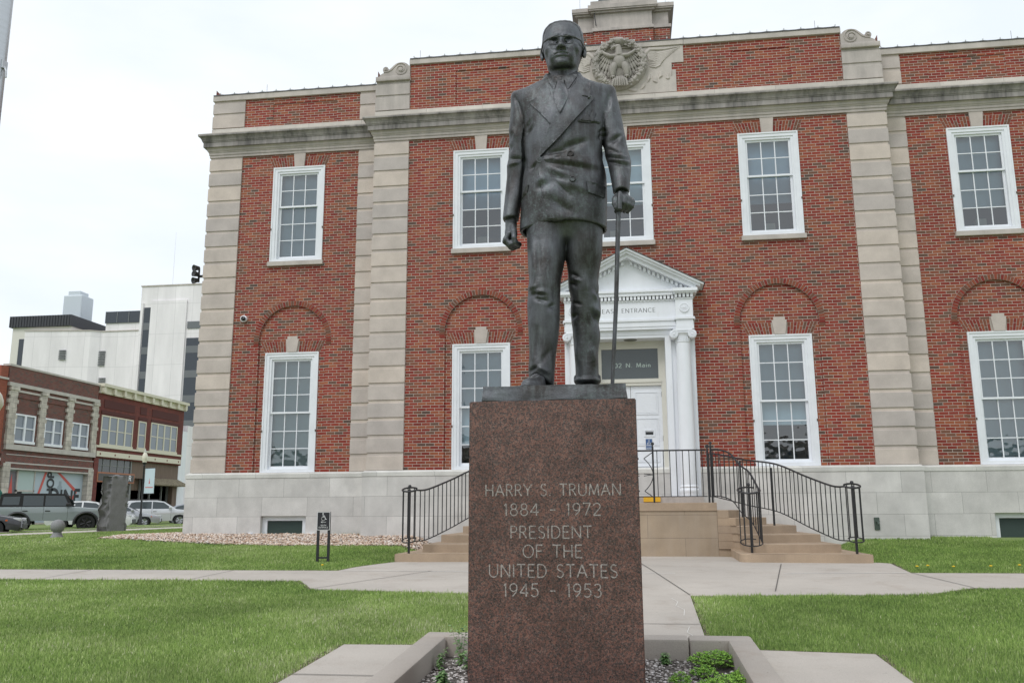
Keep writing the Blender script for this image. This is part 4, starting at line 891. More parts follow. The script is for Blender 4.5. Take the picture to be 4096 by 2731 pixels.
# ------------------------------------------------------------ wrought iron railings
def railing(name, label, base, spacing=.125, top=1.02, bot=.12, spiral=None, posts=(), group=None):
    """base: foot line (x,y,z) of the rail; spiral: (cx, cy, radius, turn sign) volute at the start"""
    t = thing(name, label, 'railing', tuple(base[0]), group=group)
    pth = interp_path(base, 14)
    if spiral:
        cx, cy, r0, sg = spiral; p0 = pth[0]; a0 = math.atan2(p0.y-cy, p0.x-cx)
        sp = [Vector((cx+r0*math.cos(a0+sg*a), cy+r0*math.sin(a0+sg*a), p0.z+.30*((cy+r0*math.sin(a0+sg*a))-p0.y))) for a in np.linspace(1.75*PI, .06, 24)]
        full = sp+pth
    else: full = pth
    m = MB(); m.tube([p+Vector((0, 0, top)) for p in full], .016, 8, flat=1.25); m.build('handrail', BLACKM, t, smooth=50)
    m = MB(); m.tube([p+Vector((0, 0, bot)) for p in full], .010, 6); m.build('bottom_rail', BLACKM, t, smooth=50)
    # balusters at equal spacing
    acc = 0; nxt = spacing*.6; pr = None
    for a, b in zip(full[:-1], full[1:]):
        L = (Vector((b.x, b.y))-Vector((a.x, a.y))).length
        while nxt <= acc+L and L > 1e-6:
            p = a.lerp(b, (nxt-acc)/L); nxt += spacing
            if pr is None:
                w_ = MB(); w_.box(-.0075, .0075, -.0075, .0075, bot, top); pr = w_.build('baluster', BLACKM, t, world=False); c_ = pr
            else: c_ = pr.copy(); COL.objects.link(c_); c_.parent = t
            c_.location = p-t.location
        acc += L
    for k, (x, y, z, h, balls) in enumerate(posts):
        w_ = MB(); w_.box(x-.018, x+.018, y-.018, y+.018, z, z+h)
        if balls: w_.lathe([(.012, h), (.012, h+.03), (.03, h+.035), (.033, h+.06), (.02, h+.085), (.0, h+.09)], (x, y, z), 10)
        w_.build('post', BLACKM, t, smooth=40)
    return t
zt = [W0+RZ*k for k in range(8)]
GR = 'black wrought iron railings of the entrance steps'
for s, sd in ((1, 'right'), (-1, 'left')):
    X = lambda x: x if s > 0 else -x-.30
    # outer rail, next to the wall
    railing('stair_railing', f'outer black iron railing beside the plinth on the {sd} hand flight of steps', [(X(3.58), -4.02, zt[1]+.10), (X(3.44), -3.75, zt[1]+.12), (X(3.13), -3.15, zt[2]+.16), (X(2.75), -2.3, zt[3]+.28), (X(2.3), -1.45, zt[5]+.12), (X(1.75), -.75, zt[7]), (X(1.62), -.45, zt[7])],
            spiral=(X(3.72), -3.98, .13, s*1), posts=[(X(3.72), -3.98, zt[1], 1.13, 1), (X(2.68), -2.15, zt[3], 1.24, 0), (X(2.2), -1.3, zt[5], 1.13, 0)], group=GR)
    # inner rail, sweeping down in front of the landing
    railing('stair_railing', f'inner black iron railing sweeping to a spiral newel at the foot of the {sd} flight', [(X(2.22), -3.62, zt[1]+.07), (X(2.22), -3.42, zt[1]+.13), (X(2.15), -3.0, zt[2]+.25), (X(2.03), -2.6, zt[4]+.12), (X(1.90), -2.3, zt[5]+.20), (X(1.70), -2.1, zt[7]-.0), (X(1.56), -2.02, zt[7])],
            spiral=(X(2.04), -3.66, .19, -s*1), posts=[(X(2.04), -3.66, zt[1], 1.12, 1), (X(1.56), -2.02, zt[7], 1.1, 1), (X(1.49), -2.09, zt[7], 1.04, 1)], group=GR)
t = railing('landing_railing', 'straight black iron railing with an hourglass middle panel across the front of the landing', [(1.46, -2.07, LZ), (.6, -2.07, LZ), (.43, -2.07, LZ)], posts=[(.43, -2.07, LZ, 1.10, 1)], group=GR)
t2 = railing('landing_railing', 'straight black iron landing railing behind the granite pedestal', [(-1.70, -2.07, LZ), (-.3, -2.07, LZ), (-.03, -2.07, LZ)], posts=[(-.03, -2.07, LZ, 1.10, 1)], group=GR)
m = MB()
for sg, xp in ((1, .43), (-1, -.03)):
    x_ = lambda d: xp-sg*d*1.5
    cv = [(x_(.125), -2.07, LZ+.76)]+[(x_(.02+.105*abs(math.cos(a))**1.4), -2.07, LZ+.48+.28*math.sin(a)) for a in np.linspace(PI/2-.3, -PI/2+.3, 13)]+[(x_(.125), -2.07, LZ+.20)]
    cv = [(x_(.005+.115*((z-LZ-.48)/.28)**2), -2.07, z) for z in np.linspace(LZ+.20, LZ+.76, 15)]
    m.tube(cv, .009, 6); m.tube([(x_(.12), -2.07, LZ+.76), (x_(.01), -2.07, LZ+.86)], .009, 6); m.tube([(x_(.12), -2.07, LZ+.20), (x_(.01), -2.07, LZ+.10)], .009, 6)
    m.tube([(x_(.005), -2.07, LZ+.48), (x_(.06), -2.07, LZ+.49), (x_(.125), -2.07, LZ+.50)], .007, 5); m.tube([(x_(.005), -2.07, LZ+.48), (x_(.06), -2.07, LZ+.475), (x_(.125), -2.07, LZ+.46)], .007, 5)
m.v = [(a, b, LZ+(c-LZ)*1.14+.0) for a, b, c in m.v]; m.tube([(-.03, -2.07, LZ+1.02), (.43, -2.07, LZ+1.02)], .019, 6); m.tube([(-.03, -2.07, LZ+.12), (.43, -2.07, LZ+.12)], .012, 6)
m.build('scroll_panel', BLACKM, t, smooth=50)
pp = thing('handrail_post', 'grey metal post standing at the left jamb of the white door', 'post', (.03, -.75, LZ)); MB().tube([(.03, -.75, LZ), (.03, -.75, LZ+.92)], .03, 12).build('post_tube', mat('galvanised_steel', (.35, .37, .40), .4, .7), pp, smooth=50)
# ------------------------------------------------------------ lawn sign
sx, sy = -5.42, -4.55; sz = float(gz(sx, sy))
SG = mat('charcoal_sign', (.018, .019, .024), .5); SW = mat('sign_white', (.72, .73, .73), .6)
sg_ = thing('accessibility_sign', 'small charcoal wheelchair sign on two posts pointing left to the south entrance', 'sign', (sx, sy, sz))
m = MB(); m.box(sx-.118, sx-.078, sy-.02, sy+.02, sz-.1, sz+.56); m.build('post', SG, sg_); m = MB(); m.box(sx+.078, sx+.118, sy-.02, sy+.02, sz-.1, sz+.56); m.build('post', SG, sg_); m = MB(); m.box(sx-.078, sx+.078, sy-.015, sy+.015, sz+.06, sz+.09); m.build('crossbar', SG, sg_)
m = MB(); m.bbox(sx-.122, sx+.122, sy-.028, sy+.012, sz+.545, sz+.865, .004); m.build('sign_panel', SG, sg_)
m = MB(); bar_frame(m, sx-.119, sx+.119, sz+.548, sz+.862, .008, sy-.0305, sy-.027)
yq = sy-.0285
lettering(m, 'SOUTH', sx, sz+.620, .022, yq, .16, .3, .1, maxw=.10); lettering(m, 'ENTRANCE', sx, sz+.585, .022, yq, .16, .3, .1, maxw=.165); lettering(m, '<', sx, sz+.665, .045, yq, .13, 0, 0, maxw=.10)
F_ = lambda a, b: (sx+a, yq-.001, sz+.745+b)
m.lathe([(0, yq-.001), (.012, yq-.001)], (sx-.012, 0, sz+.833), 12, 'y')
for st_ in ([(-.012, .07), (-.008, .03), (.024, .03), (.040, -.012), (.054, -.006)], [(-.010, .05), (.022, .048)], A_(-.004, .002, .034, .034, 120, 350, 14)):
    for i in range(len(st_)-1):
        a, b = Vector(st_[i]), Vector(st_[i+1]); d = (b-a).normalized(); n_ = Vector((-d.y, d.x))*.0052; e = d*.003
        m.quad(*[F_(*v) for v in (a-n_-e, b-n_+e, b+n_+e, a+n_-e)])
m.build('sign_marking', SW, sg_, fixn=False)
# ------------------------------------------------------------ pedestal
SX, SY, SZ = -.55, -13.1, -.04               # statue origin: top of the bronze base
def granite():
    m = mat('red_granite', rough=.42); q = N(m); p = q.pos()
    v = q.n('TexVoronoi', {'Vector': p, 'Scale': 210}); c = q.ramp(q.n('SeparateColor', {0: v.outputs['Color']}).outputs[0], [(0, (.012, .011, .012)), (.22, (.035, .03, .03)), (.30, (.115, .058, .046)), (.62, (.15, .072, .056)), (.8, (.11, .085, .078)), (.92, (.21, .155, .135)), (1, (.03, .026, .026))], 'CONSTANT')
    v2 = q.n('TexVoronoi', {'Vector': p, 'Scale': 95}); c2 = q.ramp(q.n('SeparateColor', {0: v2.outputs['Color']}).outputs[1], [(0, (.02, .018, .018)), (.3, (.055, .04, .036)), (.55, (.145, .066, .05)), (.85, (.18, .085, .064)), (1, (.085, .068, .064))], 'CONSTANT')
    c = q.mix(.5, c, c2); c = q.mix(.6, c, q.ramp(q.noise(7, 5, .65, vec=p), [(.36, .78), (.64, 1.6)]), 'MULTIPLY'); c = q.mix(.45, c, q.ramp(q.noise(1.2, 3, vec=p), [(.3, .85), (.7, 1.35)]), 'MULTIPLY')
    q.col(c); q.rough(q.ramp(q.noise(40, 3, vec=p), [(.3, .34), (.7, .55)])); return m
GRAN = granite()
ped = thing('pedestal', 'tall red granite pedestal carrying the bronze statue, with an incised inscription', 'pedestal', (-.56, -13.1, -2.15))
bm = bmesh.new(); bmesh.ops.create_cube(bm, size=1)
for v in bm.verts:
    t = v.co.z+.5; h = .588-.006*t
    v.co = Vector((-.559+(h if v.co.x > 0 else -h), -13.63+.005*t if v.co.y < 0 else -12.62, -.148 if t > .5 else -2.45))
bmesh.ops.bevel(bm, geom=bm.edges[:], offset=.006, segments=2, affect='EDGES'); bm.verts.index_update()
m = MB(); m.add([v.co for v in bm.verts], [[v.index for v in f.verts] for f in bm.faces]); bm.free()
m.build('granite_block', GRAN, ped)
INS = mat('incised_letters', (.33, .29, .27), .8); q = N(INS); q.col(q.mix(.9, (.40, .36, .335), q.ramp(q.noise(120, 3, vec=q.pos()), [(.35, .35), (.65, 1.2)]), 'MULTIPLY'))
m = MB()
LINES = [('HARRY S. TRUMAN', 1114, 1424, 1112, 1140), ('1884 - 1972', 1157, 1381, 1156, 1184), ('PRESIDENT', 1172, 1356, 1206, 1233), ('OF THE', 1202, 1334, 1251, 1279), ('UNITED STATES', 1124, 1418, 1295, 1325), ('1945 - 1953', 1155, 1382, 1339, 1367)]
LN = [(-.559+a, z, h, w) for a, z, h, w in ((-.002, -.804, .078, .929), (-.005, -.936, .08, .659), (-.017, -1.087, .08, .553), (-.008, -1.214, .082, .40), (-.009, -1.343, .083, .866), (-.013, -1.469, .084, .655))]
for (t, *_), (x, z, h, w) in zip(LINES, LN): lettering(m, t, x, z, h, -13.6285, .085, .2, .45, maxw=w, serif=.035)
m.build('inscription', INS, ped, fixn=False)

# ------------------------------------------------------------ bronze figure, modelled as signed-distance solids and meshed
def grid(lo, hi, h):
    ax = [np.arange(a, b+h, h, dtype=np.float32) for a, b in zip(lo, hi)]
    return ax[0][:, None, None], ax[1][None, :, None], ax[2][None, None, :], ax
def smin(a, b, k): t = np.clip(.5+.5*(b-a)/k, 0, 1); return b*(1-t)+a*t-k*t*(1-t)
def smax(a, b, k): return -smin(-a, -b, k)
def cone(g, a, b, r1, r2):
    x, y, z, _ = g; a = np.array(a, float); b = np.array(b, float); d = b-a; L2 = d@d
    t = np.clip(((x-a[0])*d[0]+(y-a[1])*d[1]+(z-a[2])*d[2])/L2, 0, 1)
    return np.sqrt((x-a[0]-t*d[0])**2+(y-a[1]-t*d[1])**2+(z-a[2]-t*d[2])**2)-(r1+(r2-r1)*t)
def ell(g, c, r):
    x, y, z, _ = g; k = np.sqrt(((x-c[0])/r[0])**2+((y-c[1])/r[1])**2+((z-c[2])/r[2])**2); return (k-1)*min(r)
def chain(g, pts, rs, k=.01):
    f = None
    for a, b, r1, r2 in zip(pts[:-1], pts[1:], rs[:-1], rs[1:]):
        c = cone(g, a, b, r1, r2); f = c if f is None else smin(f, c, k)
    return f
def slices(g, tab, n=2.4, sm=3):
    """stack of super-elliptic cross sections: rows z, xl, xr, yf, yb"""
    x, y, z, ax = g; T = np.array(sorted(tab)); zz = ax[2]
    c = [np.interp(zz, T[:, 0], T[:, i]) for i in range(1, 5)]
    if sm > 1:
        ker = np.ones(2*sm+1)/(2*sm+1); c = [np.convolve(np.pad(v, sm, 'edge'), ker, 'valid') for v in c]
    xl, xr, yf, yb = [v.astype(np.float32)[None, None, :] for v in c]
    a = (xr-xl)/2; b = (yb-yf)/2
    f = (np.abs((x-(xl+xr)/2)/a)**n+np.abs((y-(yf+yb)/2)/b)**n)**(1/n)
    return (f-1)*np.minimum(a, b)
def surface_nets(F, g, h):
    ax = g[3]; o = np.array([a[0] for a in ax]); s = F < 0
    C = [(i, j, k) for i in (0, 1) for j in (0, 1) for k in (0, 1)]
    nx, ny, nz_ = F.shape; cnt = np.zeros((nx-1, ny-1, nz_-1), np.int8)
    for i, j, k in C: cnt += s[i:nx-1+i, j:ny-1+j, k:nz_-1+k]
    idx = np.argwhere((cnt > 0) & (cnt < 8)); n = len(idx)
    vals = np.stack([F[idx[:, 0]+i, idx[:, 1]+j, idx[:, 2]+k] for i, j, k in C], 1)
    acc = np.zeros((n, 3)); num = np.zeros(n)
    for a in range(8):
        for b in range(a+1, 8):
            if sum(abs(p-q_) for p, q_ in zip(C[a], C[b])) != 1: continue
            va, vb = vals[:, a], vals[:, b]; mk = (va < 0) != (vb < 0); t = np.where(mk, va/np.where(mk, va-vb, 1), 0)
            p = np.array(C[a])[None]+t[:, None]*(np.array(C[b])-np.array(C[a]))[None]; acc += p*mk[:, None]; num += mk
    V = (idx+acc/num[:, None])*h+o
    vid = np.full(cnt.shape, -1, np.int64); vid[idx[:, 0], idx[:, 1], idx[:, 2]] = np.arange(n)
    Q = []
    for d in range(3):
        e1, e2 = [(1, 2), (2, 0), (0, 1)][d]
        lo = [slice(1, -1)]*3; lo[d] = slice(0, -1); hi = list(lo); hi[d] = slice(1, None)
        A, B = s[tuple(lo)], s[tuple(hi)]; base = np.argwhere(A != B); inside = A[A != B]
        off = np.ones(3, int); off[d] = 0; p = base+off
        def at(u, v): q_ = p.copy(); q_[:, e1] -= u; q_[:, e2] -= v; return vid[q_[:, 0], q_[:, 1], q_[:, 2]]
        quad = np.stack([at(1, 1), at(0, 1), at(0, 0), at(1, 0)], 1); quad[~inside] = quad[~inside][:, ::-1]; Q.append(quad)
    Q = np.concatenate(Q); return V, Q[(Q >= 0).all(1)]
def relax(V, Q, it=2, w=.5):
    E = np.concatenate([Q[:, [0, 1]], Q[:, [1, 2]], Q[:, [2, 3]], Q[:, [3, 0]]])
    for _ in range(it):
        S_ = np.zeros_like(V); c = np.zeros(len(V))
        for a, b in ((0, 1), (1, 0)):
            for d in range(3): S_[:, d] += np.bincount(E[:, a], V[E[:, b], d], len(V))
            c += np.bincount(E[:, a], minlength=len(V))
        V = V*(1-w)+w*S_/np.maximum(c, 1)[:, None]
    return V
EYE = np.array([.517, -6.525, -.854])        # where the modeller stood: outlines below are given on the plane y = -.25
def seen(V, yp=-.25): k = (yp-EYE[1])/(V[:, 1]-EYE[1]); return EYE[0]+(V[:, 0]-EYE[0])*k, EYE[2]+(V[:, 2]-EYE[2])*k
def normals(V, Q):
    a = V[Q[:, 2]]-V[Q[:, 0]]; b = V[Q[:, 3]]-V[Q[:, 1]]; nn = np.cross(a, b); N_ = np.zeros_like(V)
    for k in range(4):
        for d in range(3): N_[:, d] += np.bincount(Q[:, k], nn[:, d], len(V))
    return N_/np.maximum(np.linalg.norm(N_, axis=1), 1e-9)[:, None]
def folds(V, Q, F, yp=-.25):
    """cloth folds: ridges and grooves along segments of the front"""
    Nn = normals(V, Q); px, pz = seen(V, yp); d = np.zeros(len(V)); fr = np.clip(-Nn[:, 1]*1.6+.2, 0, 1)
    for x0, z0, x1, z1, w, a in F:
        dx, dz = x1-x0, z1-z0; L = math.hypot(dx, dz); t = ((px-x0)*dx+(pz-z0)*dz)/L/L; tc_ = np.clip(t, 0, 1)
        bow = .12*L*(tc_-.5)**2
        dist = np.hypot(px-x0-tc_*dx, pz-z0-tc_*dz+bow); ends = np.sin(PI*np.clip(tc_*.86+.07, 0, 1))**.7
        d += 1.7*a*ends*np.exp(-(dist/(.75*w))**2)
    return V+Nn*(d*fr)[:, None]
def patina():
    m = mat('patinated_bronze', rough=.5, metal=.4); q = N(m); p = q.pos()
    n1 = q.noise(3.5, 6, .6, vec=p); n2 = q.noise(1, 5, .65, vec=q.map(p, (22, 22, 4))); n3 = q.noise(38, 4, .7, vec=p)
    c = q.mix(q.ramp(n1, [(.35, 0), (.65, 1)]), (.052, .048, .046), (.115, .120, .132))
    c = q.mix(q.math('MULTIPLY', q.ramp(n2, [(.47, 0), (.7, 1)]), .4), c, (.195, .22, .225))
    c = q.mix(q.math('MULTIPLY', q.math('MULTIPLY', q.ramp(n3, [(.52, 0), (.7, 1)]), q.ramp(q.noise(2.2, 3, vec=p), [(.42, 0), (.62, 1)])), .5), c, (.22, .275, .27))
    q.col(c); q.rough(q.ramp(n3, [(.3, .42), (.7, .60)])); q.set(q.b.inputs['Metallic'], q.ramp(n1, [(.3, .85), (.7, .65)])); q.bump(q.noise(70, 6, .65, vec=p), .4, .008); return m
BRZ = patina()
ST = thing('statue', 'dark bronze statue of a striding man in a double breasted suit holding a walking stick', 'statue', (SX, SY, SZ-.108))
def place(name, V, Q, parent=None, smooth=True):
    V = np.array(V)+np.array([0, 0, .108]); o = np_mesh(name, V, Q, BRZ, smooth=smooth); o.parent = parent or ST; return o
def lb(mb, name, parent=None, smooth=50):
    mb.v = [(x, y, z+.108) for x, y, z in mb.v]; return mb.build(name, BRZ, parent or ST, smooth=smooth, world=False)
# --- jacket
h = .0075; g = grid((-.50, -.42, 1.18), (.70, .36, 2.70), h); x, y, z, ax = g
torso = slices(g, [(1.18, -.288, .398, -.205, .20), (1.30, -.286, .397, -.215, .215), (1.42, -.279, .403, -.235, .225), (1.557, -.270, .407, -.25, .225), (1.70, -.256, .406, -.25, .20), (1.76, -.246, .398, -.248, .19), (1.83, -.234, .380, -.245, .185),
     (1.88, -.235, .379, -.245, .185), (1.95, -.243, .388, -.248, .195), (2.03, -.248, .398, -.252, .21), (2.11, -.246, .410, -.252, .22), (2.2, -.256, .418, -.245, .225), (2.33, -.295, .44, -.22, .22), (2.42, -.33, .465, -.185, .20), (2.5, -.34, .478, -.14, .17), (2.72, -.34, .48, -.10, .13)], 2.5)
zr = np.interp(ax[0], [-.36, -.325, -.206, -.075, .06, .217, .288, .39, .455, .49], [2.44, 2.478, 2.527, 2.585, 2.62, 2.592, 2.548, 2.507, 2.478, 2.44]).astype(np.float32)[:, None, None]
torso = smax(torso, (z-zr+.62*(np.sqrt((y-.01)**2+.003)-.055))*.85, .03)
slv = slices(g, [(1.3, -.418, -.292, -.135, .065), (1.395, -.418, -.292, -.13, .07), (1.48, -.412, -.275, -.115, .08), (1.586, -.404, -.248, -.10, .095), (1.69, -.396, -.228, -.085, .105), (1.77, -.388, -.212, -.085, .115), (1.83, -.390, -.206, -.09, .12), (1.90, -.380, -.20, -.095, .12), (1.98, -.369, -.19, -.105, .125), (2.09, -.371, -.18, -.11, .13), (2.2, -.366, -.17, -.115, .135), (2.31, -.358, -.15, -.11, .13), (2.42, -.350, -.14, -.10, .12), (2.52, -.342, -.13, -.085, .1)], 2.3)
slv = smax(slv, (z-2.492+.6*(np.sqrt((y-.01)**2+.003)-.055))*.85, .03)
cuff = 1.388+.10*(x+.355); slv = smax(slv, cuff-z, .012)
sr = slices(g, [(1.4, .457, .579, -.31, -.09), (1.50, .457, .578, -.30, -.09), (1.588, .447, .586, -.285, -.06), (1.69, .434, .595, -.25, -.02), (1.735, .427, .600, -.225, .01), (1.79, .42, .601, -.20, .04), (1.84, .409, .597, -.17, .07), (1.90, .396, .584, -.145, .095), (1.944, .382, .578, -.135, .11), (2.004, .365, .567, -.13, .125), (2.086, .35, .557, -.125, .13), (2.2, .335, .541, -.12, .135), (2.31, .31, .524, -.115, .13), (2.42, .29, .500, -.10, .12), (2.52, .27, .482, -.085, .1)], 2.3)
sr = smax(sr, (z-2.488+.6*(np.sqrt((y-.01)**2+.003)-.055))*.85, .03); cuffr = 1.505-.18*(y+.2)*0+.02*np.cos((x-.52)*30); sr = smax(sr, cuffr+.16*(y+.20)-z, .012)

def crease(a, b, k, r): return np.maximum(smin(a, b, k+.03*np.clip((z-2.2)/.15, 0, 1)), r*np.clip((2.24-z)/.25, -.2, 1)-np.sqrt(a*a+b*b))
f = crease(torso, slv, .006, .013); f = crease(f, sr, .006, .013)
col_ = chain(g, [(-.015, -.135, 2.50), (-.048, -.06, 2.575), (-.035, .06, 2.625), (.075, .125, 2.645), (.185, .06, 2.62), (.20, -.06, 2.57), (.172, -.135, 2.49)], [.020, .026, .028, .028, .028, .026, .020], .01); f = smin(f, col_, .02)
hemz = 1.302+.02*np.sin(x*9+.5)-.012*(x > 0); f = smax(f, hemz-z, .012)
# hollow under the hem
inn = slices(g, [(1.18, -.262, .374, -.185, .18), (1.42, -.255, .378, -.20, .19)], 2.5); f = smax(f, -smax(inn, z-1.36, .02), .01)
V, Q = surface_nets(f, g, h); V = relax(V, Q, 2)
JF = [(0.077,1.873,0.257,1.925,0.041,-0.016),(-0.05,1.824,0.089,1.862,0.026,-0.012),(-0.09,1.805,0.069,1.835,0.031,0.009),(-0.07,1.778,0.329,1.687,0.046,-0.012),(-0.06,1.798,0.355,1.726,0.041,0.008),(-0.08,1.73,0.095,1.606,0.036,-0.015),(-0.071,1.688,0.127,1.497,0.031,-0.013),(-0.051,1.718,0.212,1.615,0.041,0.011),(-0.008,1.638,0.282,1.524,0.046,0.01),(-0.107,1.566,-0.003,1.609,0.031,-0.016),(-0.111,1.618,-0.052,1.651,0.031,0.01),(-0.005,1.494,0.148,1.343,0.056,-0.017),(-0.043,1.537,0.134,1.384,0.041,0.01),(-0.169,1.715,-0.124,1.764,0.018,-0.014),(-0.149,1.729,-0.104,1.805,0.026,0.008),(-0.212,2.04,-0.161,2.132,0.02,-0.014),(-0.207,2.0,-0.156,2.073,0.02,-0.014),(-0.227,2.025,-0.171,2.127,0.022,0.008),(0.43,1.846,0.555,1.792,0.02,-0.012),(0.424,1.779,0.573,1.759,0.016,-0.012),(0.428,1.748,0.59,1.702,0.016,-0.012),(0.429,1.812,0.564,1.778,0.018,0.01),(0.428,1.761,0.586,1.73,0.016,0.01),(0.53,1.954,0.446,1.897,0.026,-0.014),(0.507,1.976,0.558,1.916,0.031,0.01),(0.36,1.934,0.417,1.972,0.026,-0.013),(0.366,1.986,0.415,2.003,0.02,-0.01),(-0.333,1.815,-0.214,1.792,0.026,-0.012),(-0.343,1.758,-0.244,1.794,0.022,0.01),(-0.318,1.925,-0.333,1.873,0.02,-0.01),(-0.307,2.03,-0.332,1.968,0.026,-0.008),(-0.327,2.074,-0.277,1.975,0.031,0.008),(0.452,2.297,0.434,2.181,0.026,-0.012),(-0.29,2.335,-0.241,2.186,0.022,-0.012),(-0.219,1.798,-0.205,1.708,0.014,-0.012),(-0.085,1.324,0.206,1.319,0.061,0.006)]
V = folds(V, Q, JF)
Nn = normals(V, Q); px, pz = seen(V)         # the overlapping front panel stands a step proud
edge = np.interp(pz, [1.25, 1.299, 1.425, 1.539, 1.764, 1.80], [-.040, -.044, -.067, -.083, -.119, -.122]); stp = np.clip((px-edge)/.008, 0, 1)*np.clip((.36-px)/.3, 0, 1)*(pz < 1.80)*np.clip(-Nn[:, 1]*2, 0, 1)
V = V+Nn*(stp*.011)[:, None]
jk = place('jacket', V, Q); JV, JQ = V, Q
# --- trousers
h = .008; g = grid((-.30, -.42, -.02), (.46, .36, 1.50), h); x, y, z, ax = g
lg = slices(g, [(.0, -.19, -.04, -.17, .09), (.07, -.205, -.030, -.20, .09), (.12, -.217, -.026, -.215, .085), (.18, -.221, -.022, -.225, .085), (.25, -.214, -.016, -.22, .085), (.33, -.211, -.008, -.215, .09), (.42, -.213, .008, -.22, .10), (.48, -.216, .014, -.225, .105), (.55, -.220, .022, -.23, .105), (.62, -.222, .025, -.235, .10), (.67, -.225, .026, -.24, .095), (.765, -.215, .030, -.245, .09), (.82, -.215, .033, -.25, .09), (.856, -.206, .034, -.245, .09), (.90, -.208, .040, -.245, .10), (.98, -.216, .058, -.235, .115), (1.08, -.220, .070, -.225, .135), (1.18, -.225, .080, -.21, .155), (1.5, -.235, .09, -.20, .17)], 2.25)
rg_ = slices(g, [(.0, .13, .30, .02, .25), (.107, .124, .303, .015, .255), (.2, .124, .302, .01, .25), (.28, .122, .302, .005, .245), (.356, .118, .305, -.005, .24), (.406, .114, .315, -.01, .235), (.446, .112, .323, -.015, .23), (.50, .110, .322, -.02, .22), (.543, .106, .311, -.02, .21), (.57, .102, .315, -.025, .205), (.61, .098, .327, -.035, .20), (.66, .096, .333, -.045, .195), (.71, .101, .332, -.055, .19), (.754, .105, .327, -.065, .185), (.80, .094, .316, -.075, .18), (.83, .088, .327, -.08, .18), (.86, .083, .318, -.085, .18), (.90, .086, .320, -.095, .18), (.98, .083, .333, -.115, .18), (1.08, .068, .354, -.14, .18), (1.18, .078, .361, -.16, .18), (1.5, .085, .365, -.175, .18)], 2.25)
hem = .03+.16*np.clip((-.02-y)*3.4, -.3, 1)*np.clip((.02-x)*6, .15, 1); lg = smax(lg, hem-z, .012)
rg_ = smax(rg_, .085-z, .01)
cf = slices(g, [(.05, .108, .319, -.010, .275), (.3, .112, .315, -.006, .27)], 2.25); cf = smax(smax(cf, .098-z, .012), z-.158+.03*(y < .1), .012)
f = smin(smin(lg, rg_, .02), cf, .004)
hip = smax(ell(g, (.07, -.01, 1.42), (.30, .20, .27)), 1.20-z, .02); f = smin(f, hip, .05); f = smax(f, z-1.45, .01)
V, Q = surface_nets(f, g, h); V = relax(V, Q, 2)
TF = [(-0.138,0.737,-0.083,0.731,0.014,-0.014),(-0.152,0.709,-0.065,0.684,0.022,-0.014),(-0.147,0.758,-0.065,0.75,0.03,0.01),(-0.166,1.179,-0.146,0.843,0.035,0.008),(-0.124,1.177,-0.118,0.889,0.025,-0.006),(-0.048,0.628,-0.002,0.649,0.022,-0.012),(-0.193,0.784,-0.137,0.805,0.025,0.01),(-0.184,0.727,-0.138,0.748,0.02,-0.01),(0.0,0.79,0.015,0.574,0.039,-0.008),(0.143,0.855,0.188,0.83,0.02,0.012),(0.121,0.889,0.179,0.849,0.022,-0.012),(0.221,0.875,0.227,0.744,0.035,0.008),(0.11,0.814,0.155,0.793,0.02,-0.012),(0.308,0.74,0.334,0.688,0.025,-0.014),(0.29,0.741,0.316,0.684,0.022,0.012),(0.135,0.661,0.189,0.649,0.016,-0.01),(0.296,0.622,0.336,0.538,0.03,0.012),(0.281,0.594,0.312,0.51,0.025,-0.014),(0.118,0.541,0.157,0.569,0.022,-0.01),(-0.183,0.605,-0.172,0.264,0.03,0.008),(-0.141,0.491,-0.134,0.215,0.025,-0.007),(-0.111,0.214,-0.038,0.308,0.03,-0.008),(-0.144,0.186,-0.197,0.149,0.018,-0.012),(-0.135,0.186,-0.059,0.141,0.022,0.01),(0.241,0.493,0.239,0.204,0.039,-0.007),(0.152,0.327,0.159,0.207,0.025,0.007),(0.265,0.323,0.281,0.203,0.03,0.008)]
V = folds(V, Q, TF, -.2); place('trousers', V, Q)
# --- shoes
for (ax_, ay, an) in ((-.135, -.10, -.16), (.215, .27, .08)):
    h = .0075; g = grid((-.16, -.40, -.01), (.16, .20, .16), h); x, y, z, _ = g
    so = slices(g, [(-.02, -.082, .082, -.345, .15), (.03, -.08, .08, -.34, .145)], 2.6)
    so = (np.maximum(np.abs(x)/(.055+.03*np.exp(-((y+.2)/.12)**2)), np.abs((y+.10)/.245))**1-1)*.06
    so = (np.sqrt((x/(.062+.022*np.exp(-((y+.21)/.11)**2)))**2+((y+.10)/.25)**4)-1)*.06
    sole = smax(so-.006, np.abs(z-.012)-.013, .006)
    topz = np.interp(g[3][1], [-.36, -.33, -.27, -.2, -.1, .0, .16], [.045, .062, .075, .088, .12, .15, .15]).astype(np.float32)[None, :, None]
    up_ = smax(so+.004, z-topz+1.6*x*x*8*(.075/np.maximum(topz, .03))*.25, .03); up_ = smax(up_, -z, .004)
    f = smin(sole, up_, .004); V, Q = surface_nets(f, g, h); V = relax(V, Q, 1)
    c_, s_ = math.cos(an), math.sin(an); V = np.stack([V[:, 0]*c_-V[:, 1]*s_*-1*-1+ax_, V[:, 0]*s_+V[:, 1]*c_+ay, V[:, 2]], 1)
    sh = place('shoe', V, Q)
    if ay > 0: continue
    lc = MB()
    for k in range(4): yy = -.10-.035*k; zz = .124-.013*k; lc.tube([(-.03, yy, zz-.006), (0, yy-.004, zz+.004), (.03, yy, zz-.006)], .005, 5)
    lc.v = [(v[0]*c_-v[1]*s_+ax_, v[0]*s_+v[1]*c_+ay, v[2]) for v in lc.v]; lb(lc, 'laces', sh)
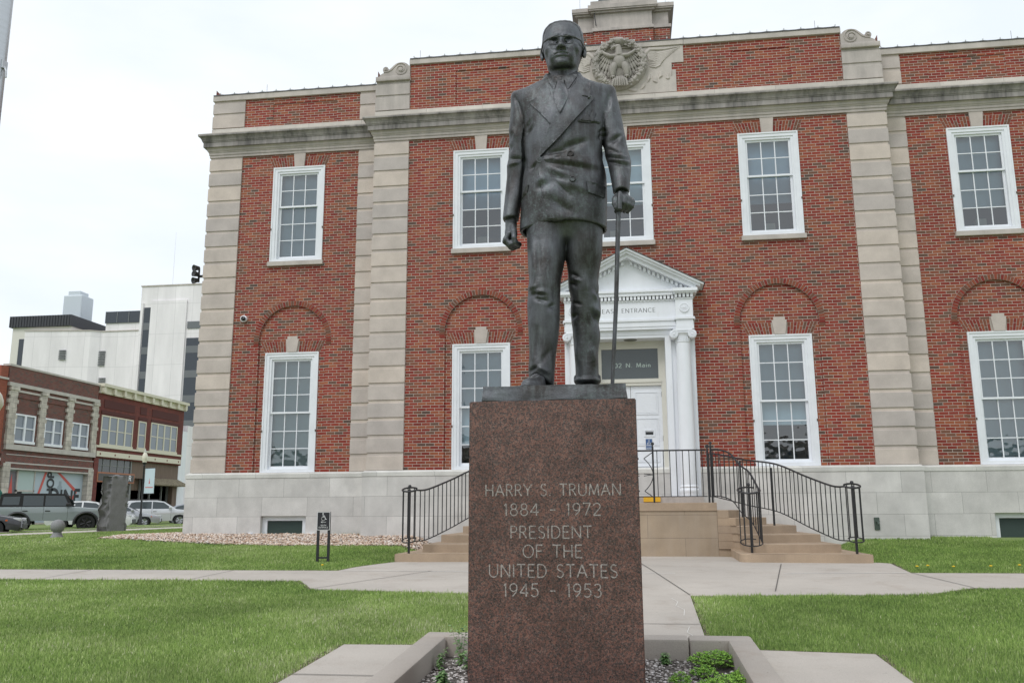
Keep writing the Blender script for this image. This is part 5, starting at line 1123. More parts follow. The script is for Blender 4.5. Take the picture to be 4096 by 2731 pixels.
# --- body: head, neck and both hands, joined by the limbs inside the clothes
h = .0052; g = grid((-.14, -.32, 2.40), (.29, .30, 3.14), h); x, y, z, ax = g
cx = .079
hd = slices(g, [(2.585, cx-.05, cx+.05, -.150, .0), (2.61, cx-.085, cx+.085, -.178, .04), (2.64, cx-.112, cx+.112, -.19, .07), (2.69, cx-.130, cx+.130, -.188, .10), (2.737, cx-.140, cx+.140, -.182, .14), (2.80, cx-.156, cx+.156, -.178, .20), (2.86, cx-.166, cx+.166, -.178, .225), (2.92, cx-.168, cx+.168, -.172, .235), (2.972, cx-.163, cx+.163, -.155, .23), (3.018, cx-.150, cx+.148, -.125, .205), (3.053, cx-.124, cx+.122, -.085, .165), (3.076, cx-.085, cx+.085, -.04, .12), (3.092, cx-.03, cx+.03, .02, .07), (3.12, cx-.01, cx+.01, .03, .05)], 2.25, 3)
hd = smax(hd, z-3.086, .012); hd = smax(hd, 2.592-z+.55*np.maximum(y+.10, 0)*0, .02); hd = smax(hd, (2.60+.28*(y+.16)-z)*.95, .03)
neck = slices(g, [(2.40, cx-.135, cx+.135, -.14, .13), (2.55, cx-.118, cx+.118, -.125, .125), (2.72, cx-.115, cx+.115, -.10, .14)], 2.1); neck = smax(neck, z-2.74, .03)
f = smin(hd, neck, .03)
def add(d, k): 
    global f; f = smin(f, d, k)
def cut(d, k):
    global f; f = smax(f, -d, k)
ex0, ex1, ez, ey = cx-.058, cx+.060, 2.822, -.168
for e in (ex0, ex1): cut(ell(g, (e, ey-.020, ez-.002), (.047, .058, .033)), .012)
for s, e in ((-1, ex0), (1, ex1)):
    add(cone(g, (e-s*.028, ey-.012, ez+.044), (e+s*.045, ey+.012, ez+.040), .014, .010), .016)          # brow
    add(ell(g, (e, ey+.034, ez-.004), (.027, .026, .024)), .004)                                          # eyeball
    add(cone(g, (e-.026, ey+.018, ez+.010), (e+.026, ey+.018, ez+.010), .007, .007), .006); add(cone(g, (e-.024, ey+.020, ez-.020), (e+.024, ey+.020, ez-.020), .006, .006), .008)
    cut(ell(g, (e, ey+.008, ez-.002), (.010, .006, .010)), .003)
    add(ell(g, (e+s*.035, -.135, 2.765), (.045, .045, .038)), .04)                                        # cheek bone
    cut(cone(g, (cx+s*.036, -.216, 2.752), (cx+s*.080, -.196, 2.688), .012, .009), .009)                  # nasolabial fold
    add(ell(g, (cx+s*.062, -.165, 2.695), (.035, .03, .045)), .03)                                        # jowl by the mouth
    pass
add(cone(g, (cx, -.178, 2.845), (cx, -.232, 2.756), .013, .020), .018); add(ell(g, (cx, -.236, 2.748), (.023, .022, .020)), .014)
for s in (-1, 1):
    add(ell(g, (cx+s*.026, -.208, 2.742), (.016, .024, .015)), .010); cut(ell(g, (cx+s*.016, -.224, 2.730), (.010, .012, .010)), .006)
add(ell(g, (cx, -.172, 2.700), (.072, .034, .045)), .03)                                                  # muzzle
add(cone(g, (cx-.045, -.190, 2.703), (cx, -.206, 2.708), .006, .008), .010); add(cone(g, (cx, -.206, 2.708), (cx+.045, -.190, 2.703), .008, .006), .010)
cut(chain(g, [(cx-.060, -.194, 2.688), (cx-.03, -.208, 2.697), (cx, -.214, 2.698), (cx+.03, -.208, 2.697), (cx+.060, -.194, 2.686)], [.003, .006, .006, .006, .003]), .004)
add(cone(g, (cx-.032, -.196, 2.681), (cx+.032, -.196, 2.681), .009, .009), .010)
cut(cone(g, (cx-.035, -.205, 2.660), (cx+.035, -.205, 2.660), .010, .010), .016)
add(ell(g, (cx, -.172, 2.632), (.050, .036, .034)), .022)                                                 # chin
HEAD0 = f.copy()
for s in (-1, 1):                                                                                         # ears
    c0 = cx+s*.176; add(ell(g, (c0, .03, 2.822), (.016, .040, .052)), .010); cut(ell(g, (c0+s*.012, -.004, 2.828), (.011, .024, .032)), .006); add(ell(g, (c0-s*.008, .005, 2.775), (.011, .018, .020)), .008)
for zz in (2.905, 2.925): cut(chain(g, [(cx-.08, -.166, zz), (cx-.03, -.178, zz+.006), (cx+.02, -.178, zz+.003), (cx+.085, -.165, zz+.004)], [.003]*4), .008)
HV, HQ = surface_nets(f, g, h); HV = relax(HV, HQ, 1, .4); HEADF, HG = f, g
parts = [(HV, HQ)]
h = .0065
g = grid((-.46, -.22, 1.08), (-.22, .10, 1.50), h)     # fist holding a rolled paper
f = smin(cone(g, (-.352, -.035, 1.50), (-.352, -.04, 1.36), .052, .045), ell(g, (-.352, -.045, 1.275), (.050, .052, .085)), .03)
for k, (yy, kx) in enumerate(((-.095, -.372), (-.058, -.382), (-.02, -.380), (.014, -.370))):
    f = smin(f, chain(g, [(kx+.01, yy, 1.26), (kx-.016, yy-.004, 1.212-.006*(k == 1)), (kx+.022, yy-.008, 1.168), (kx+.068, yy-.006, 1.182), (kx+.060, yy+.0, 1.215)], [.024, .021, .019, .017, .014], .008), .007)
f = smin(f, chain(g, [(-.335, -.07, 1.33), (-.322, -.115, 1.27), (-.318, -.125, 1.215), (-.312, -.120, 1.175)], [.026, .022, .019, .015], .01), .008)
f = smin(f, cone(g, (-.335, -.10, 1.19), (-.29, -.02, 1.19), .02, .02), .004)
V, Q = surface_nets(f, g, h); parts.append((relax(V, Q, 1, .4), Q))
g = grid((.40, -.42, 1.24), (.64, -.08, 1.60), h)      # hand over the stick
f = smin(cone(g, (.520, -.19, 1.60), (.520, -.205, 1.49), .050, .047), ell(g, (.522, -.235, 1.43), (.056, .060, .062)), .03)
for k, (xx, yy) in enumerate(((.500, -.295), (.532, -.29), (.562, -.27), (.586, -.24))):
    f = smin(f, chain(g, [(xx+.004, yy+.05, 1.462-.006*k), (xx+.010, yy-.008, 1.440-.010*k), (xx+.004, yy-.020, 1.392-.006*k), (xx-.012, yy-.002, 1.348+.004*k), (xx-.026, yy+.035, 1.336+.004*k)], [.026, .023, .021, .018, .015], .008), .007)
f = smin(f, chain(g, [(.492, -.235, 1.47), (.470, -.275, 1.43), (.466, -.300, 1.385), (.474, -.305, 1.350)], [.028, .023, .020, .016], .01), .008)
V, Q = surface_nets(f, g, h); parts.append((relax(V, Q, 1, .4), Q))
g = grid((-.45, -.30, 1.36), (.66, .20, 2.52), .012)   # what the clothes hide: chest, shoulders and arms
f = smin(ell(g, (.075, 0, 2.15), (.22, .15, .40)), cone(g, (-.22, .02, 2.34), (.36, .02, 2.34), .08, .08), .05)
f = smin(f, chain(g, [(-.24, .02, 2.34), (-.30, .02, 1.86), (-.352, -.035, 1.42)], [.07, .06, .04]), .03); f = smin(f, chain(g, [(.38, .02, 2.34), (.50, .0, 1.88), (.52, -.19, 1.52)], [.07, .06, .04]), .03)
V, Q = surface_nets(f, g, .012); parts.append((V, Q))
off = 0; VV = []; QQ = []
for V, Q in parts: VV.append(V); QQ.append(Q+off); off += len(V)
body = place('figure', np.concatenate(VV), np.concatenate(QQ))
# --- hair: a raised, combed cap
x, y, z, ax = HG; hr = 3.0-.02*np.cos((x-cx)*16)*0
region = np.minimum.reduce([np.broadcast_to(v, HEADF.shape) for v in (1.0*(z-(2.985-.9*np.maximum(y+.10, 0)*1.0-.35*np.maximum(np.abs(x-cx)-.10, 0)*0)), )])
line_ = np.where(np.abs(x-cx) > .118, (y+.085), -1)       # sides begin behind the temple
zh = np.interp(ax[1], [-.2, -.165, -.12, -.085, -.065, -.045, -.02, .03, .06, .10, .22], [3.055, 3.036, 3.024, 2.985, 2.92, 2.85, 2.82, 2.80, 2.74, 2.69, 2.67]).astype(np.float32)[None, :, None]; reg = zh-z
comb = .0014*np.sin((x-cx)*150+y*40+6*np.sin(z*14))
hairf = smax(HEAD0-.0045-comb, reg, .01)
V, Q = surface_nets(hairf, HG, .0052); V = relax(V, Q, 1, .3); ho = place('hair', V, Q, body); HM = BRZ.copy(); HM.name = 'combed_bronze'; ho.data.materials[0] = HM; q = N(HM); q.bump(q.noise(1, 4, .6, vec=q.map(q.pos(), (190, 26, 60))), .9, .012)
# --- spectacles
m = MB()
for e in (ex0, ex1): m.tube([(e+.041*math.cos(a), -.214+.010*abs(math.cos(a)), ez-.018+.036*math.sin(a)) for a in np.linspace(0, 2*PI, 26)[:-1]], .0040, 6, closed=True)
m.tube([(ex0+.022, -.216, ez+.011), (cx, -.226, ez+.010), (ex1-.022, -.216, ez+.011)], .0052, 6)
for s, e in ((-1, ex0), (1, ex1)): m.tube([(e+s*.030, -.208, ez+.006), (e+s*.050, -.200, ez+.004)], .009, 6); m.tube([(e+s*.050, -.200, ez+.004), (cx+s*.150, -.150, ez+.006), (cx+s*.176, -.02, ez+.015), (cx+s*.180, .03, ez+.0)], [.009, .006, .005, .005], 6)
sp_o = lb(m, 'spectacles'); sp_o.data.materials[0] = mat('dark_bronze', (.085, .087, .092), .45, .6)
# --- cloth pieces laid on the figure: traced outline, own thickness
BV = BVHTree.FromPolygons([tuple(v) for v in JV], [tuple(map(int, q_)) for q_ in JQ]); BH = BVHTree.FromPolygons([tuple(v) for v in HV], [tuple(map(int, q_)) for q_ in HQ])
def applique(name, poly, lift, thick=.012, trees=(BV,), step=.016, wave=None, parent=None, yp=-.25, bend=0):
    pts = [Vector(p) for p in poly]; n = len(pts); Pp = []
    for i in range(n):
        a, b = pts[i], pts[(i+1) % n]; k = max(1, int((b-a).length/step)); Pp += [a+(b-a)*t/k for t in range(k)]
    x0, x1 = min(p.x for p in Pp), max(p.x for p in Pp); y0, y1 = min(p.y for p in Pp), max(p.y for p in Pp)
    ins = [Vector((u, v)) for u in np.arange(x0+step/2, x1, step) for v in np.arange(y0+step/2, y1, step) if inpoly(u, v, [(p.x, p.y) for p in Pp])]
    Vv, _, F, *_r = delaunay_2d_cdt(Pp+ins, [(i, (i+1) % len(Pp)) for i in range(len(Pp))], [], 1, 1e-5)
    top = []; org = Vector(EYE)
    for v in Vv:
        d = (Vector((v.x, yp, v.y))-org).normalized(); best = None
        for T_ in trees:
            hit = T_.ray_cast(org, d)
            if hit[0] is not None and hit[0].y < .06 and (best is None or hit[3] < best): best = hit[3]
        if best is None: best = (Vector((v.x, yp, v.y))-org).length+.05
        top.append([d, best-lift(v.x, v.y) if callable(lift) else best-lift])
    # even out small folds under the cloth
    nb = [set() for _ in top]
    for f in F:
        for a, b in zip(f, list(f[1:])+[f[0]]): nb[a].add(b); nb[b].add(a)
    for _ in range(4):
        new = [t_[1] if not nb[i] else .5*t_[1]+.5*sum(top[j][1] for j in nb[i])/len(nb[i]) for i, t_ in enumerate(top)]
        for t_, v in zip(top, new): t_[1] = v
    A = [org+d*t_ for d, t_ in top]; B = [org+d*(t_+thick) for d, t_ in top]; m = MB(); k = len(A)
    fs = [tuple(f) for f in F]; bd = {}
    for f in fs:
        for a, b in zip(f, f[1:]+(f[0],)): bd[(a, b)] = 1
    side = [(b, a, a+k, b+k) for (a, b) in bd if (b, a) not in bd]
    m.add(A+B, fs+[tuple(i+k for i in reversed(f)) for f in fs]+side)
    return lb(m, name, parent, smooth=35)
NK = (BV, BH)
applique('shirt_front', [(-.02, 2.485), (.20, 2.48), (.20, 2.44), (.12, 2.31), (.058, 2.19), (-.01, 2.33), (-.03, 2.45)], .008, .03, NK)
applique('collar_leaf', [(-.020, 2.516), (.053, 2.461), (.020, 2.362), (-.018, 2.43), (-.032, 2.482)], .022, .014, NK); applique('collar_leaf', [(.205, 2.512), (.098, 2.462), (.127, 2.358), (.178, 2.43), (.212, 2.475)], .022, .014, NK)
applique('necktie', [(.050, 2.462), (.097, 2.460), (.099, 2.418), (.128, 2.33), (.128, 2.29), (.060, 2.165), (.014, 2.30), (.018, 2.34), (.046, 2.420)], lambda a, b: .034+.018*math.exp(-((a-.070)/.028)**2), .03, NK)
m = MB(); d = (Vector((.073, -.25, 2.440))-Vector(EYE)).normalized(); hh = min((h_ for h_ in (BV.ray_cast(Vector(EYE), d), BH.ray_cast(Vector(EYE), d)) if h_[0] is not None), key=lambda h_: h_[3])[0]; m.sphere((*(hh-d*.026),), .027, 14, (1.0, .8, 1.15)); lb(m, 'tie_knot')
applique('lapel', [(-.028, 2.478), (-.050, 2.470), (-.10, 2.39), (-.109, 2.318), (-.180, 2.273), (-.120, 2.209), (-.05, 2.13), (-.007, 2.075), (.062, 2.192), (-.01, 2.33), (-.028, 2.44)], .018, .026, NK)
applique('lapel', [(.206, 2.476), (.224, 2.468), (.285, 2.42), (.309, 2.395), (.304, 2.300), (.338, 2.276), (.187, 2.119), (.05, 1.965), (-.089, 1.828), (-.114, 1.797), (-.12, 1.815), (-.065, 1.95), (-.007, 2.090), (.055, 2.200), (.13, 2.33), (.195, 2.42)], .028, .032, NK)
applique('front_panel', [(-.120, 1.795), (-.119, 1.764), (-.083, 1.539), (-.067, 1.425), (-.044, 1.312), (.06, 1.318), (.17, 1.312), (.24, 1.31), (.25, 1.55), (.22, 1.74), (.05, 1.80), (-.08, 1.815)], lambda a, b: .015-.032*min(1, max(0, (a+.10)/.30))-.03*max(0, (b-1.74)/.06)*(a > -.06), .012, step=.014)
m_ = applique('lapel_notch', [(.238, 2.303), (.303, 2.288), (.303, 2.283), (.238, 2.297)], .033, .006)
applique('pocket_flap', [(.262, 1.599), (.335, 1.572), (.404, 1.540), (.396, 1.449), (.33, 1.482), (.265, 1.510)], .016, .02); applique('pocket_flap', [(-.19, 1.592), (-.201, 1.507), (-.236, 1.468), (-.256, 1.45), (-.215, 1.567)], .016, .02)
applique('breast_welt', [(.205, 2.100), (.375, 2.070), (.375, 2.056), (.205, 2.084)], .012, .012)
for tri_ in ([(.225, 2.098), (.277, 2.168), (.290, 2.088)], [(.280, 2.090), (.318, 2.180), (.325, 2.080)], [(.322, 2.082), (.352, 2.152), (.372, 2.073)]): applique('pocket_handkerchief', tri_, .014, .012, step=.012)
for bx, bz in ((.139, 1.824), (-.099, 1.787), (.153, 1.620)):
    d = (Vector((bx, -.25, bz))-Vector(EYE)).normalized(); hit = BV.ray_cast(Vector(EYE), d)[0]
    m = MB(); m.lathe([(.0, -.007), (.013, -.007), (.016, -.012), (.023, -.012), (.026, -.006), (.026, .012)], tuple(hit), 18, 'y'); lb(m, 'button')
d = (Vector((.293, -.25, 2.266))-Vector(EYE)).normalized(); hit = BV.ray_cast(Vector(EYE), d)[0]; m = MB(); m.sphere(tuple(hit+Vector((0, -.028, 0))), .011, 10); lb(m, 'lapel_pin')
# --- walking stick and base
m = MB(); m.tube([(.494, -.262, 1.36), (.490, -.27, 1.29), (.455, -.285, .62), (.411, -.30, .0)], [.019, .0185, .0165, .014], 12); m.tube([(.500, -.262, 1.40), (.506, -.30, 1.452), (.508, -.338, 1.45), (.506, -.352, 1.42), (.503, -.348, 1.325)], [.016, .018, .019, .019, .018], 8, flat=.8); lb(m, 'walking_stick')
m = MB(); m.add([(-.505, -.51, -.108), (.512, -.51, -.108), (.56, .40, -.108), (-.52, .40, -.108), (-.498, -.50, 0), (.508, -.50, 0), (.50, .36, 0), (-.49, .36, 0)], [(0, 3, 2, 1), (4, 5, 6, 7), (0, 1, 5, 4), (1, 2, 6, 5), (2, 3, 7, 6), (3, 0, 4, 7)])
bm = bmesh.new(); vs = [bm.verts.new(v) for v in m.v]
for f_ in m.f: bm.faces.new([vs[i] for i in f_])
bmesh.ops.subdivide_edges(bm, edges=bm.edges[:], cuts=14, use_grid_fill=True); bmesh.ops.recalc_face_normals(bm, faces=bm.faces)
from mathutils import noise as mnoise
for v in bm.verts:
    if v.co.z > -.107: v.co += Vector((0, .010, .006))*mnoise.fractal(v.co*9, 1, 2, 3)
bm.verts.index_update(); m = MB(); m.add([v.co for v in bm.verts], [[v.index for v in f.verts] for f in bm.faces]); bm.free(); lb(m, 'bronze_base', smooth=60)
# ------------------------------------------------------------ the far side of the street
XF = -42.0; ZG = -1.65
def fb(m, y0, y1, z0, z1, d0=-.3, d1=.05): return m.box(XF+d0, XF+d1, y0, y1, z0, z1)
DBR = brick_mat('dark_brown_brick', [(0, (.13, .038, .03)), (.5, (.19, .058, .043)), (.8, (.14, .07, .055)), (1, (.07, .05, .045))], (.20, .17, .15), .24, .085, .008)
RBR = brick_mat('maroon_brick', [(0, (.15, .032, .026)), (.5, (.19, .045, .034)), (1, (.11, .035, .03))], (.13, .06, .05), .24, .08, .004)
OBR = brick_mat('orange_brick', [(0, (.24, .06, .035)), (1, (.32, .09, .05))], (.25, .14, .1), .24, .08, .004)
ROCKF = lime_mat('rock_faced_stone', (.50, .46, .40), .25, joints=(.55, .36, 0, .012), islands=False)
STONE = lime_mat('dressed_stone', (.50, .47, .43), .1, islands=False); CREAM = mat('cream_paint', (.66, .62, .50), .6)
SHOPG = mat('shop_window_glass', (.045, .05, .055), .08); SKYG = mat('upper_window_glass', (.20, .23, .27), .06)
GRB = 'shop buildings across the street'
b1 = thing('brick_shop', 'two storey dark brick shop building with pale rock faced stone pilasters', 'building', (XF, 39.2, ZG), group=GRB)
m = MB(); fb(m, 34.06, 44.30, 6.9, 8.98, -9, .0); fb(m, 34.06, 44.30, 3.0, 6.9, -.6, -.06); fb(m, 34.06, 44.30, 2.1, 3.0, -.6, .03); m.box(XF-9, XF-.6, 34.06, 44.3, ZG, 7.0); m.build('brick_wall', DBR, b1)
m = MB(); fb(m, 34.0, 44.36, 8.98, 9.12, -.5, .06); fb(m, 34.05, 44.4, 7.62, 7.86, -.3, .14); fb(m, 34.3, 44.2, 7.28, 7.42, -.3, .06); fb(m, 34.3, 44.42, 3.30, 3.66, -.3, .12); fb(m, 34.5, 44.3, 2.36, 2.46, -.3, .07); fb(m, 34.5, 44.3, 2.95, 3.0, -.3, .06); fb(m, 34.9, 43.8, 1.98, 2.08, -.3, .06); m.build('stone_bands', STONE, b1)
pr = None
for y0, y1 in ((34.25, 35.02), (37.46, 38.14), (40.56, 41.26), (43.72, 44.40)):
    m = MB(); fb(m, y0, y1, 3.66, 4.35, -.3, .13); fb(m, y0-.05, y1+.05, 7.36, 7.62, -.3, .16); fb(m, y0+.04, y1-.04, 4.35, 7.36, -.3, .09)
    for k in range(5): zz = 4.9+k*.52; fb(m, y0-.12*(k > 1), y1+.12*(k % 2), zz, zz+.26, -.3, .088)
    m.build('stone_pilaster', ROCKF, b1)
for y0, y1 in ((34.3, 35.0), (43.75, 44.4)): m = MB(); fb(m, y0, y1, ZG, 2.36, -.4, .08); m.build('stone_pier', ROCKF, b1)
def shop_window(par, y0, y1, z0, z1, frame, n=2, d=0.0, glass=SKYG, mid=True, nm='window'):
    m = MB(); w = .11
    def fbx(a, b, c, e, k0=-.16, k1=.03): fb(m, a, b, c, e, k0+d, k1+d)
    fbx(y0, y0+w, z0, z1); fbx(y1-w, y1, z0, z1); fbx(y0+w, y1-w, z1-w, z1); fbx(y0-.05, y1+.05, z0-.1, z0+.09, -.16, .08)
    for k in range(1, n): yy = y0+(y1-y0)*k/n; fbx(yy-.09, yy+.09, z0+.09, z1-w)
    if mid: zz = (z0+z1)/2; fbx(y0+w, y1-w, zz-.035, zz+.035, -.14, .005)
    o = m.build(nm, frame, par); g = MB(); fb(g, y0+.05, y1-.05, z0, z1-.05, -.1, -.012+(d-.05 if d else 0)); g.build('pane', glass, o); return o
for y0, y1 in ((35.03, 37.14), (38.15, 40.21), (41.24, 43.36)): shop_window(b1, y0, y1, 3.87, 5.80, WHITE2, 2, .02)
m = MB(); fb(m, 35.0, 43.75, ZG, 2.0, -.5, -.35); sh = m.build('shopfront', mat('pale_poster', (.42, .50, .55), .5), b1)
m = MB(); fb(m, 36.3, 38.0, .62, 1.95, -.36, -.30); fb(m, 36.9, 38.0, ZG, .5, -.36, -.30); m.build('door_panel', mat('teal_paper', (.44, .54, .52), .8), b1); m = MB(); fb(m, 36.32, 36.88, ZG, .5, -.36, -.32); m.build('door', DARK, b1)
m = MB(); fb(m, 36.2, 36.32, ZG, 1.95, -.36, -.26); fb(m, 38.0, 38.1, ZG, 1.95, -.36, -.26); fb(m, 36.2, 38.1, .5, .62, -.36, -.26); m.build('door_frame', STONE, b1)
def fquad(m, p, d): return m.quad(*[(XF+d, a, b) for a, b in p])
m = MB(); fquad(m, [(35.1, ZG), (36.2, ZG), (36.2, 1.9), (35.1, 1.9)], -.345); m.build('poster', mat('poster_dark', (.16, .15, .17), .5), b1)
m = MB(); fquad(m, [(35.35, -1.0), (35.75, 1.75), (36.15, -1.0)], -.34); fquad(m, [(38.45, .1), (38.7, .1), (39.45, 1.95), (39.2, 1.95)], -.34); fquad(m, [(40.6, 1.95), (40.95, 1.95), (43.1, .72), (43.1, .45), (42.95, .5)], -.34); fquad(m, [(42.85, .55), (43.1, .6), (42.2, -.7), (41.95, -.7)], -.338); m.build('red_stripe', mat('poster_red', (.55, .09, .07), .5), b1)
m = MB()
for k in range(4): fquad(m, [(35.12+.08*k, -1.2), (35.16+.08*k, -1.2), (35.22+.09*k, 1.8), (35.18+.09*k, 1.8)], -.338)
m.sphere((XF-.36, 36.0, -.2), .3, 12, (.1, 1, 1)); m.build('poster_print', mat('poster_blue', (.25, .42, .5), .5), b1)
FINK = mat('poster_ink', (.03, .035, .04), .6)
def ftext(m, t, yc, z, hh, d, w, mw, vert=False):
    F3 = (lambda a, b, dy: (XF+d-dy, yc-(b-z)+.0, z+(a-yc))) if vert else (lambda a, b, dy: (XF+d-dy, a, b))
    return lettering(m, t, yc, z, hh, 0, w, .2, 0, maxw=mw, f=F3)
m = MB(); ftext(m, 'DINE', 41.75, -.22, .95, -.330, .24, 3.5); m.build('poster_lettering', FINK, b1, fixn=False)
m = MB(); ftext(m, 'HOP', .0, 0, .70, -.330, .24, 1.75, True)
m.v = [(a, b+40.25, c+1.10) for a, b, c in m.v]; m.build('poster_lettering', FINK, b1, fixn=False)
m = MB(); fquad(m, [(40.75, .5), (41.3, .5), (41.3, .95), (41.18, 1.05), (41.18, 1.35), (40.87, 1.35), (40.87, 1.05), (40.75, .95)], -.341); m.build('poster_tower', mat('poster_grey', (.28, .34, .38), .5), b1)
# maroon building
b2 = thing('maroon_shop', 'two storey maroon shop building with a cream bracketed cornice and brown wood shopfront', 'building', (XF, 51, ZG), group=GRB)
m = MB(); fb(m, 44.42, 58.0, 3.3, 8.9, -10, -.02); fb(m, 44.42, 45.0, ZG, 3.3, -.5, .04); m.box(XF-10, XF-1.2, 44.42, 58, ZG, 8.8); m.build('wall', RBR, b2)
m = MB(); fb(m, 44.4, 58.15, 8.45, 8.62, -.3, .15); fb(m, 44.4, 58.2, 8.98, 9.22, -.5, .40); fb(m, 44.42, 58.1, 8.6, 9.0, -.3, .10)
for k in range(10): y0 = 44.5+k*1.46; fb(m, y0, y0+.3, 8.5, 8.99, -.2, .34)
m.build('bracketed_cornice', CREAM, b2)
m = MB(); fb(m, 44.5, 57.9, 4.14, 4.30, -.2, .10); fb(m, 44.55, 57.7, 3.42, 3.84, -.2, .12); m.build('cream_band', CREAM, b2)
m = MB()
for k in range(7): y0 = 45.0+k*2.05; m.lathe([(0, XF+.14), (.08, XF+.135), (.08, XF+.12)], (0, y0, 3.63), 10, 'x')
m.build('rosettes', mat('rosette_red', (.2, .05, .04), .7), b2)
m = MB()
for y0, y1 in ((45.2, 49.6), (50.5, 51.5), (52.4, 57.0)): fb(m, y0, y1, 7.35, 8.0, -.05, .015)
m.build('recessed_panel', mat('deep_maroon', (.085, .022, .02), .8), b2)
m = MB()
for y0, y1 in ((44.6, 50.0), (50.0, 52.0), (52.0, 57.6)): fb(m, y0+.3, y1-.3, 6.85, 7.12, -.05, .03)
m.build('lintel', MATS['deep_maroon'], b2)
shop_window(b2, 44.98, 49.54, 4.38, 6.75, CREAM, 4); shop_window(b2, 50.36, 51.56, 4.41, 6.78, CREAM, 1); shop_window(b2, 52.34, 56.92, 4.40, 6.86, CREAM, 4)
m = MB(); fb(m, 53.1, 54.5, 4.5, 5.3, -.079, -.076); m.build('window_painting', mat('painted_green', (.16, .42, .30), .6), b2); m = MB(); fb(m, 54.8, 56.0, 5.0, 5.4, -.079, -.076); m.build('window_painting', mat('painted_blue', (.12, .40, .62), .6), b2)
WOOD = mat('brown_siding', (.17, .125, .095), .8); q = N(WOOD); p = q.pos(); q.col(q.mix(1, (.18, .13, .10), q.ramp(q.noise(1, 4, vec=q.map(p, (8, 8, .4))), [(.3, .7), (.7, 1.2)]), 'MULTIPLY'))
m = MB(); fb(m, 45, 58, ZG, 3.4, -1.3, -1.2); m.build('shop_back', SHOPG, b2)
m = MB(); fb(m, 45.0, 50.2, 2.2, 3.4, -.30, -.28); m.build('transom_glass', mat('dim_transom', (.09, .10, .10), .1), b2)
m = MB()
for k in range(6): y0 = 45+k*1.03; fb(m, y0, y0+.05, 2.2, 3.4, -.32, -.24)
fb(m, 45, 50.2, 2.75, 2.8, -.32, -.24); fb(m, 50.0, 50.14, ZG, 3.4, -.3, -.2); m.build('transom_bars', mat('bar_grey', (.22, .23, .22), .5), b2)
m = MB(); fb(m, 44.92, 50.2, 1.42, 2.22, -.3, .08); m.build('sign_frame', mat('copper_trim', (.36, .13, .06), .5), b2); m = MB(); fb(m, 45.05, 50.08, 1.53, 2.10, -.1, .10); m.build('sign_face', mat('sign_grey', (.09, .085, .085), .6), b2)
m = MB(); ftext(m, 'R', 49.5, 1.62, .42, .105, .2, .34); m.build('sign_lettering', WHITE2, b2, fixn=False)
m = MB(); fb(m, 50.2, 58.0, 1.9, 3.42, -1.1, -.25); fb(m, 50.2, 53.0, .9, 1.9, -1.1, -.9); fb(m, 57.1, 57.9, ZG, 1.9, -.6, -.2); m.build('wood_siding', WOOD, b2)
m = MB(); m.add([(XF-.2, 52.6, 2.02), (XF-.2, 57.9, 2.02), (XF+.9, 58.2, 1.42), (XF+.9, 52.2, 1.42), (XF+.9, 52.2, 1.34), (XF+.9, 58.2, 1.34), (XF-.2, 58.2, 1.34), (XF-.2, 52.2, 1.34)], [(0, 1, 2, 3), (3, 2, 5, 4), (4, 5, 6, 7), (0, 3, 4, 7), (1, 6, 5, 2)])
SHG = mat('wood_shingle', (.2, .17, .12), .9); q = N(SHG); p = q.pos(); q.col(q.mix(q.ramp(q.noise(1, 2, vec=q.map(p, (3, 6, 9))), [(.35, 0), (.65, 1)]), (.13, .10, .07), (.28, .25, .16)))
m.build('shingle_canopy', SHG, b2)
m = MB()
for y0 in (50.9, 52.4, 54.0, 56.0, 57.0): fb(m, y0, y0+.09, ZG, 1.9, -.8, -.65)
m.build('shop_mullion', mat('bar_grey'), b2)
m = MB(); fb(m, 58.02, 59.3, ZG, 6.6, -8, -.25); m.build('end_pier', WHITE2, b2)
b3 = thing('orange_shop', 'orange brick building with a cream ground floor at the left edge', 'building', (XF, 31, ZG), group=GRB)
m = MB(); fb(m, 26, 34.0, 2.6, 8.0, -9, -.03); m.build('wall', OBR, b3); m = MB(); fb(m, 26, 34.0, ZG, 2.6, -9, .0); m.build('ground_floor', CREAM, b3); m = MB(); fb(m, 26, 34.02, 7.98, 8.12, -9, .05); fb(m, 26, 34.02, 2.5, 2.7, -1, .05); m.build('coping', STONE, b3); m = MB(); fb(m, 33.3, 34.02, 8.1, 8.9, -2.5, -.05); m.build('parapet_end', OBR, b3)
m = MB(); m.add([(XF, 28, 1.9), (XF, 32.8, 1.9), (XF+1.3, 32.9, .35), (XF+1.3, 28, .35), (XF+1.3, 32.9, .05), (XF+1.3, 28, .05), (XF, 32.9, .05), (XF, 28, .05)], [(0, 1, 2, 3), (3, 2, 4, 5), (1, 6, 4, 2), (0, 3, 5, 7)]); m.build('awning', mat('green_canvas', (.01, .12, .085), .8), b3)
# ------------------------------------------------------------ white office blocks behind
OFW = mat('white_render', (.66, .655, .63), .8); q = N(OFW); p = q.pos(); sp = q.n('SeparateXYZ', {0: p}); jv = q.n('CombineXYZ', {0: q.math('ADD', q.math('ADD', sp.outputs[0], sp.outputs[1]), 300), 1: q.math('ADD', sp.outputs[2], 100), 2: 0.0}); jb = q.n('TexBrick', {'Vector': jv, 'Color1': g3(.95), 'Color2': g3(1), 'Mortar': g3(.8), 'Scale': 1, 'Mortar Size': .03, 'Brick Width': 2.4, 'Row Height': 3.9}, offset=0); OFC = q.mix(1, (.85, .82, .83), jb.outputs['Color'], 'MULTIPLY'); q.col(q.mix(1, OFC, q.ramp(q.noise(1, 5, .65, vec=q.map(p, (.6, .6, .12))), [(.3, .88), (.7, 1.05)]), 'MULTIPLY'))
OFB = mat('beige_render', (.68, .66, .61), .8); BAND = mat('dark_band_glass', (.045, .055, .07), .25); LOUV = mat('louvre_grey', (.16, .17, .18), .6)
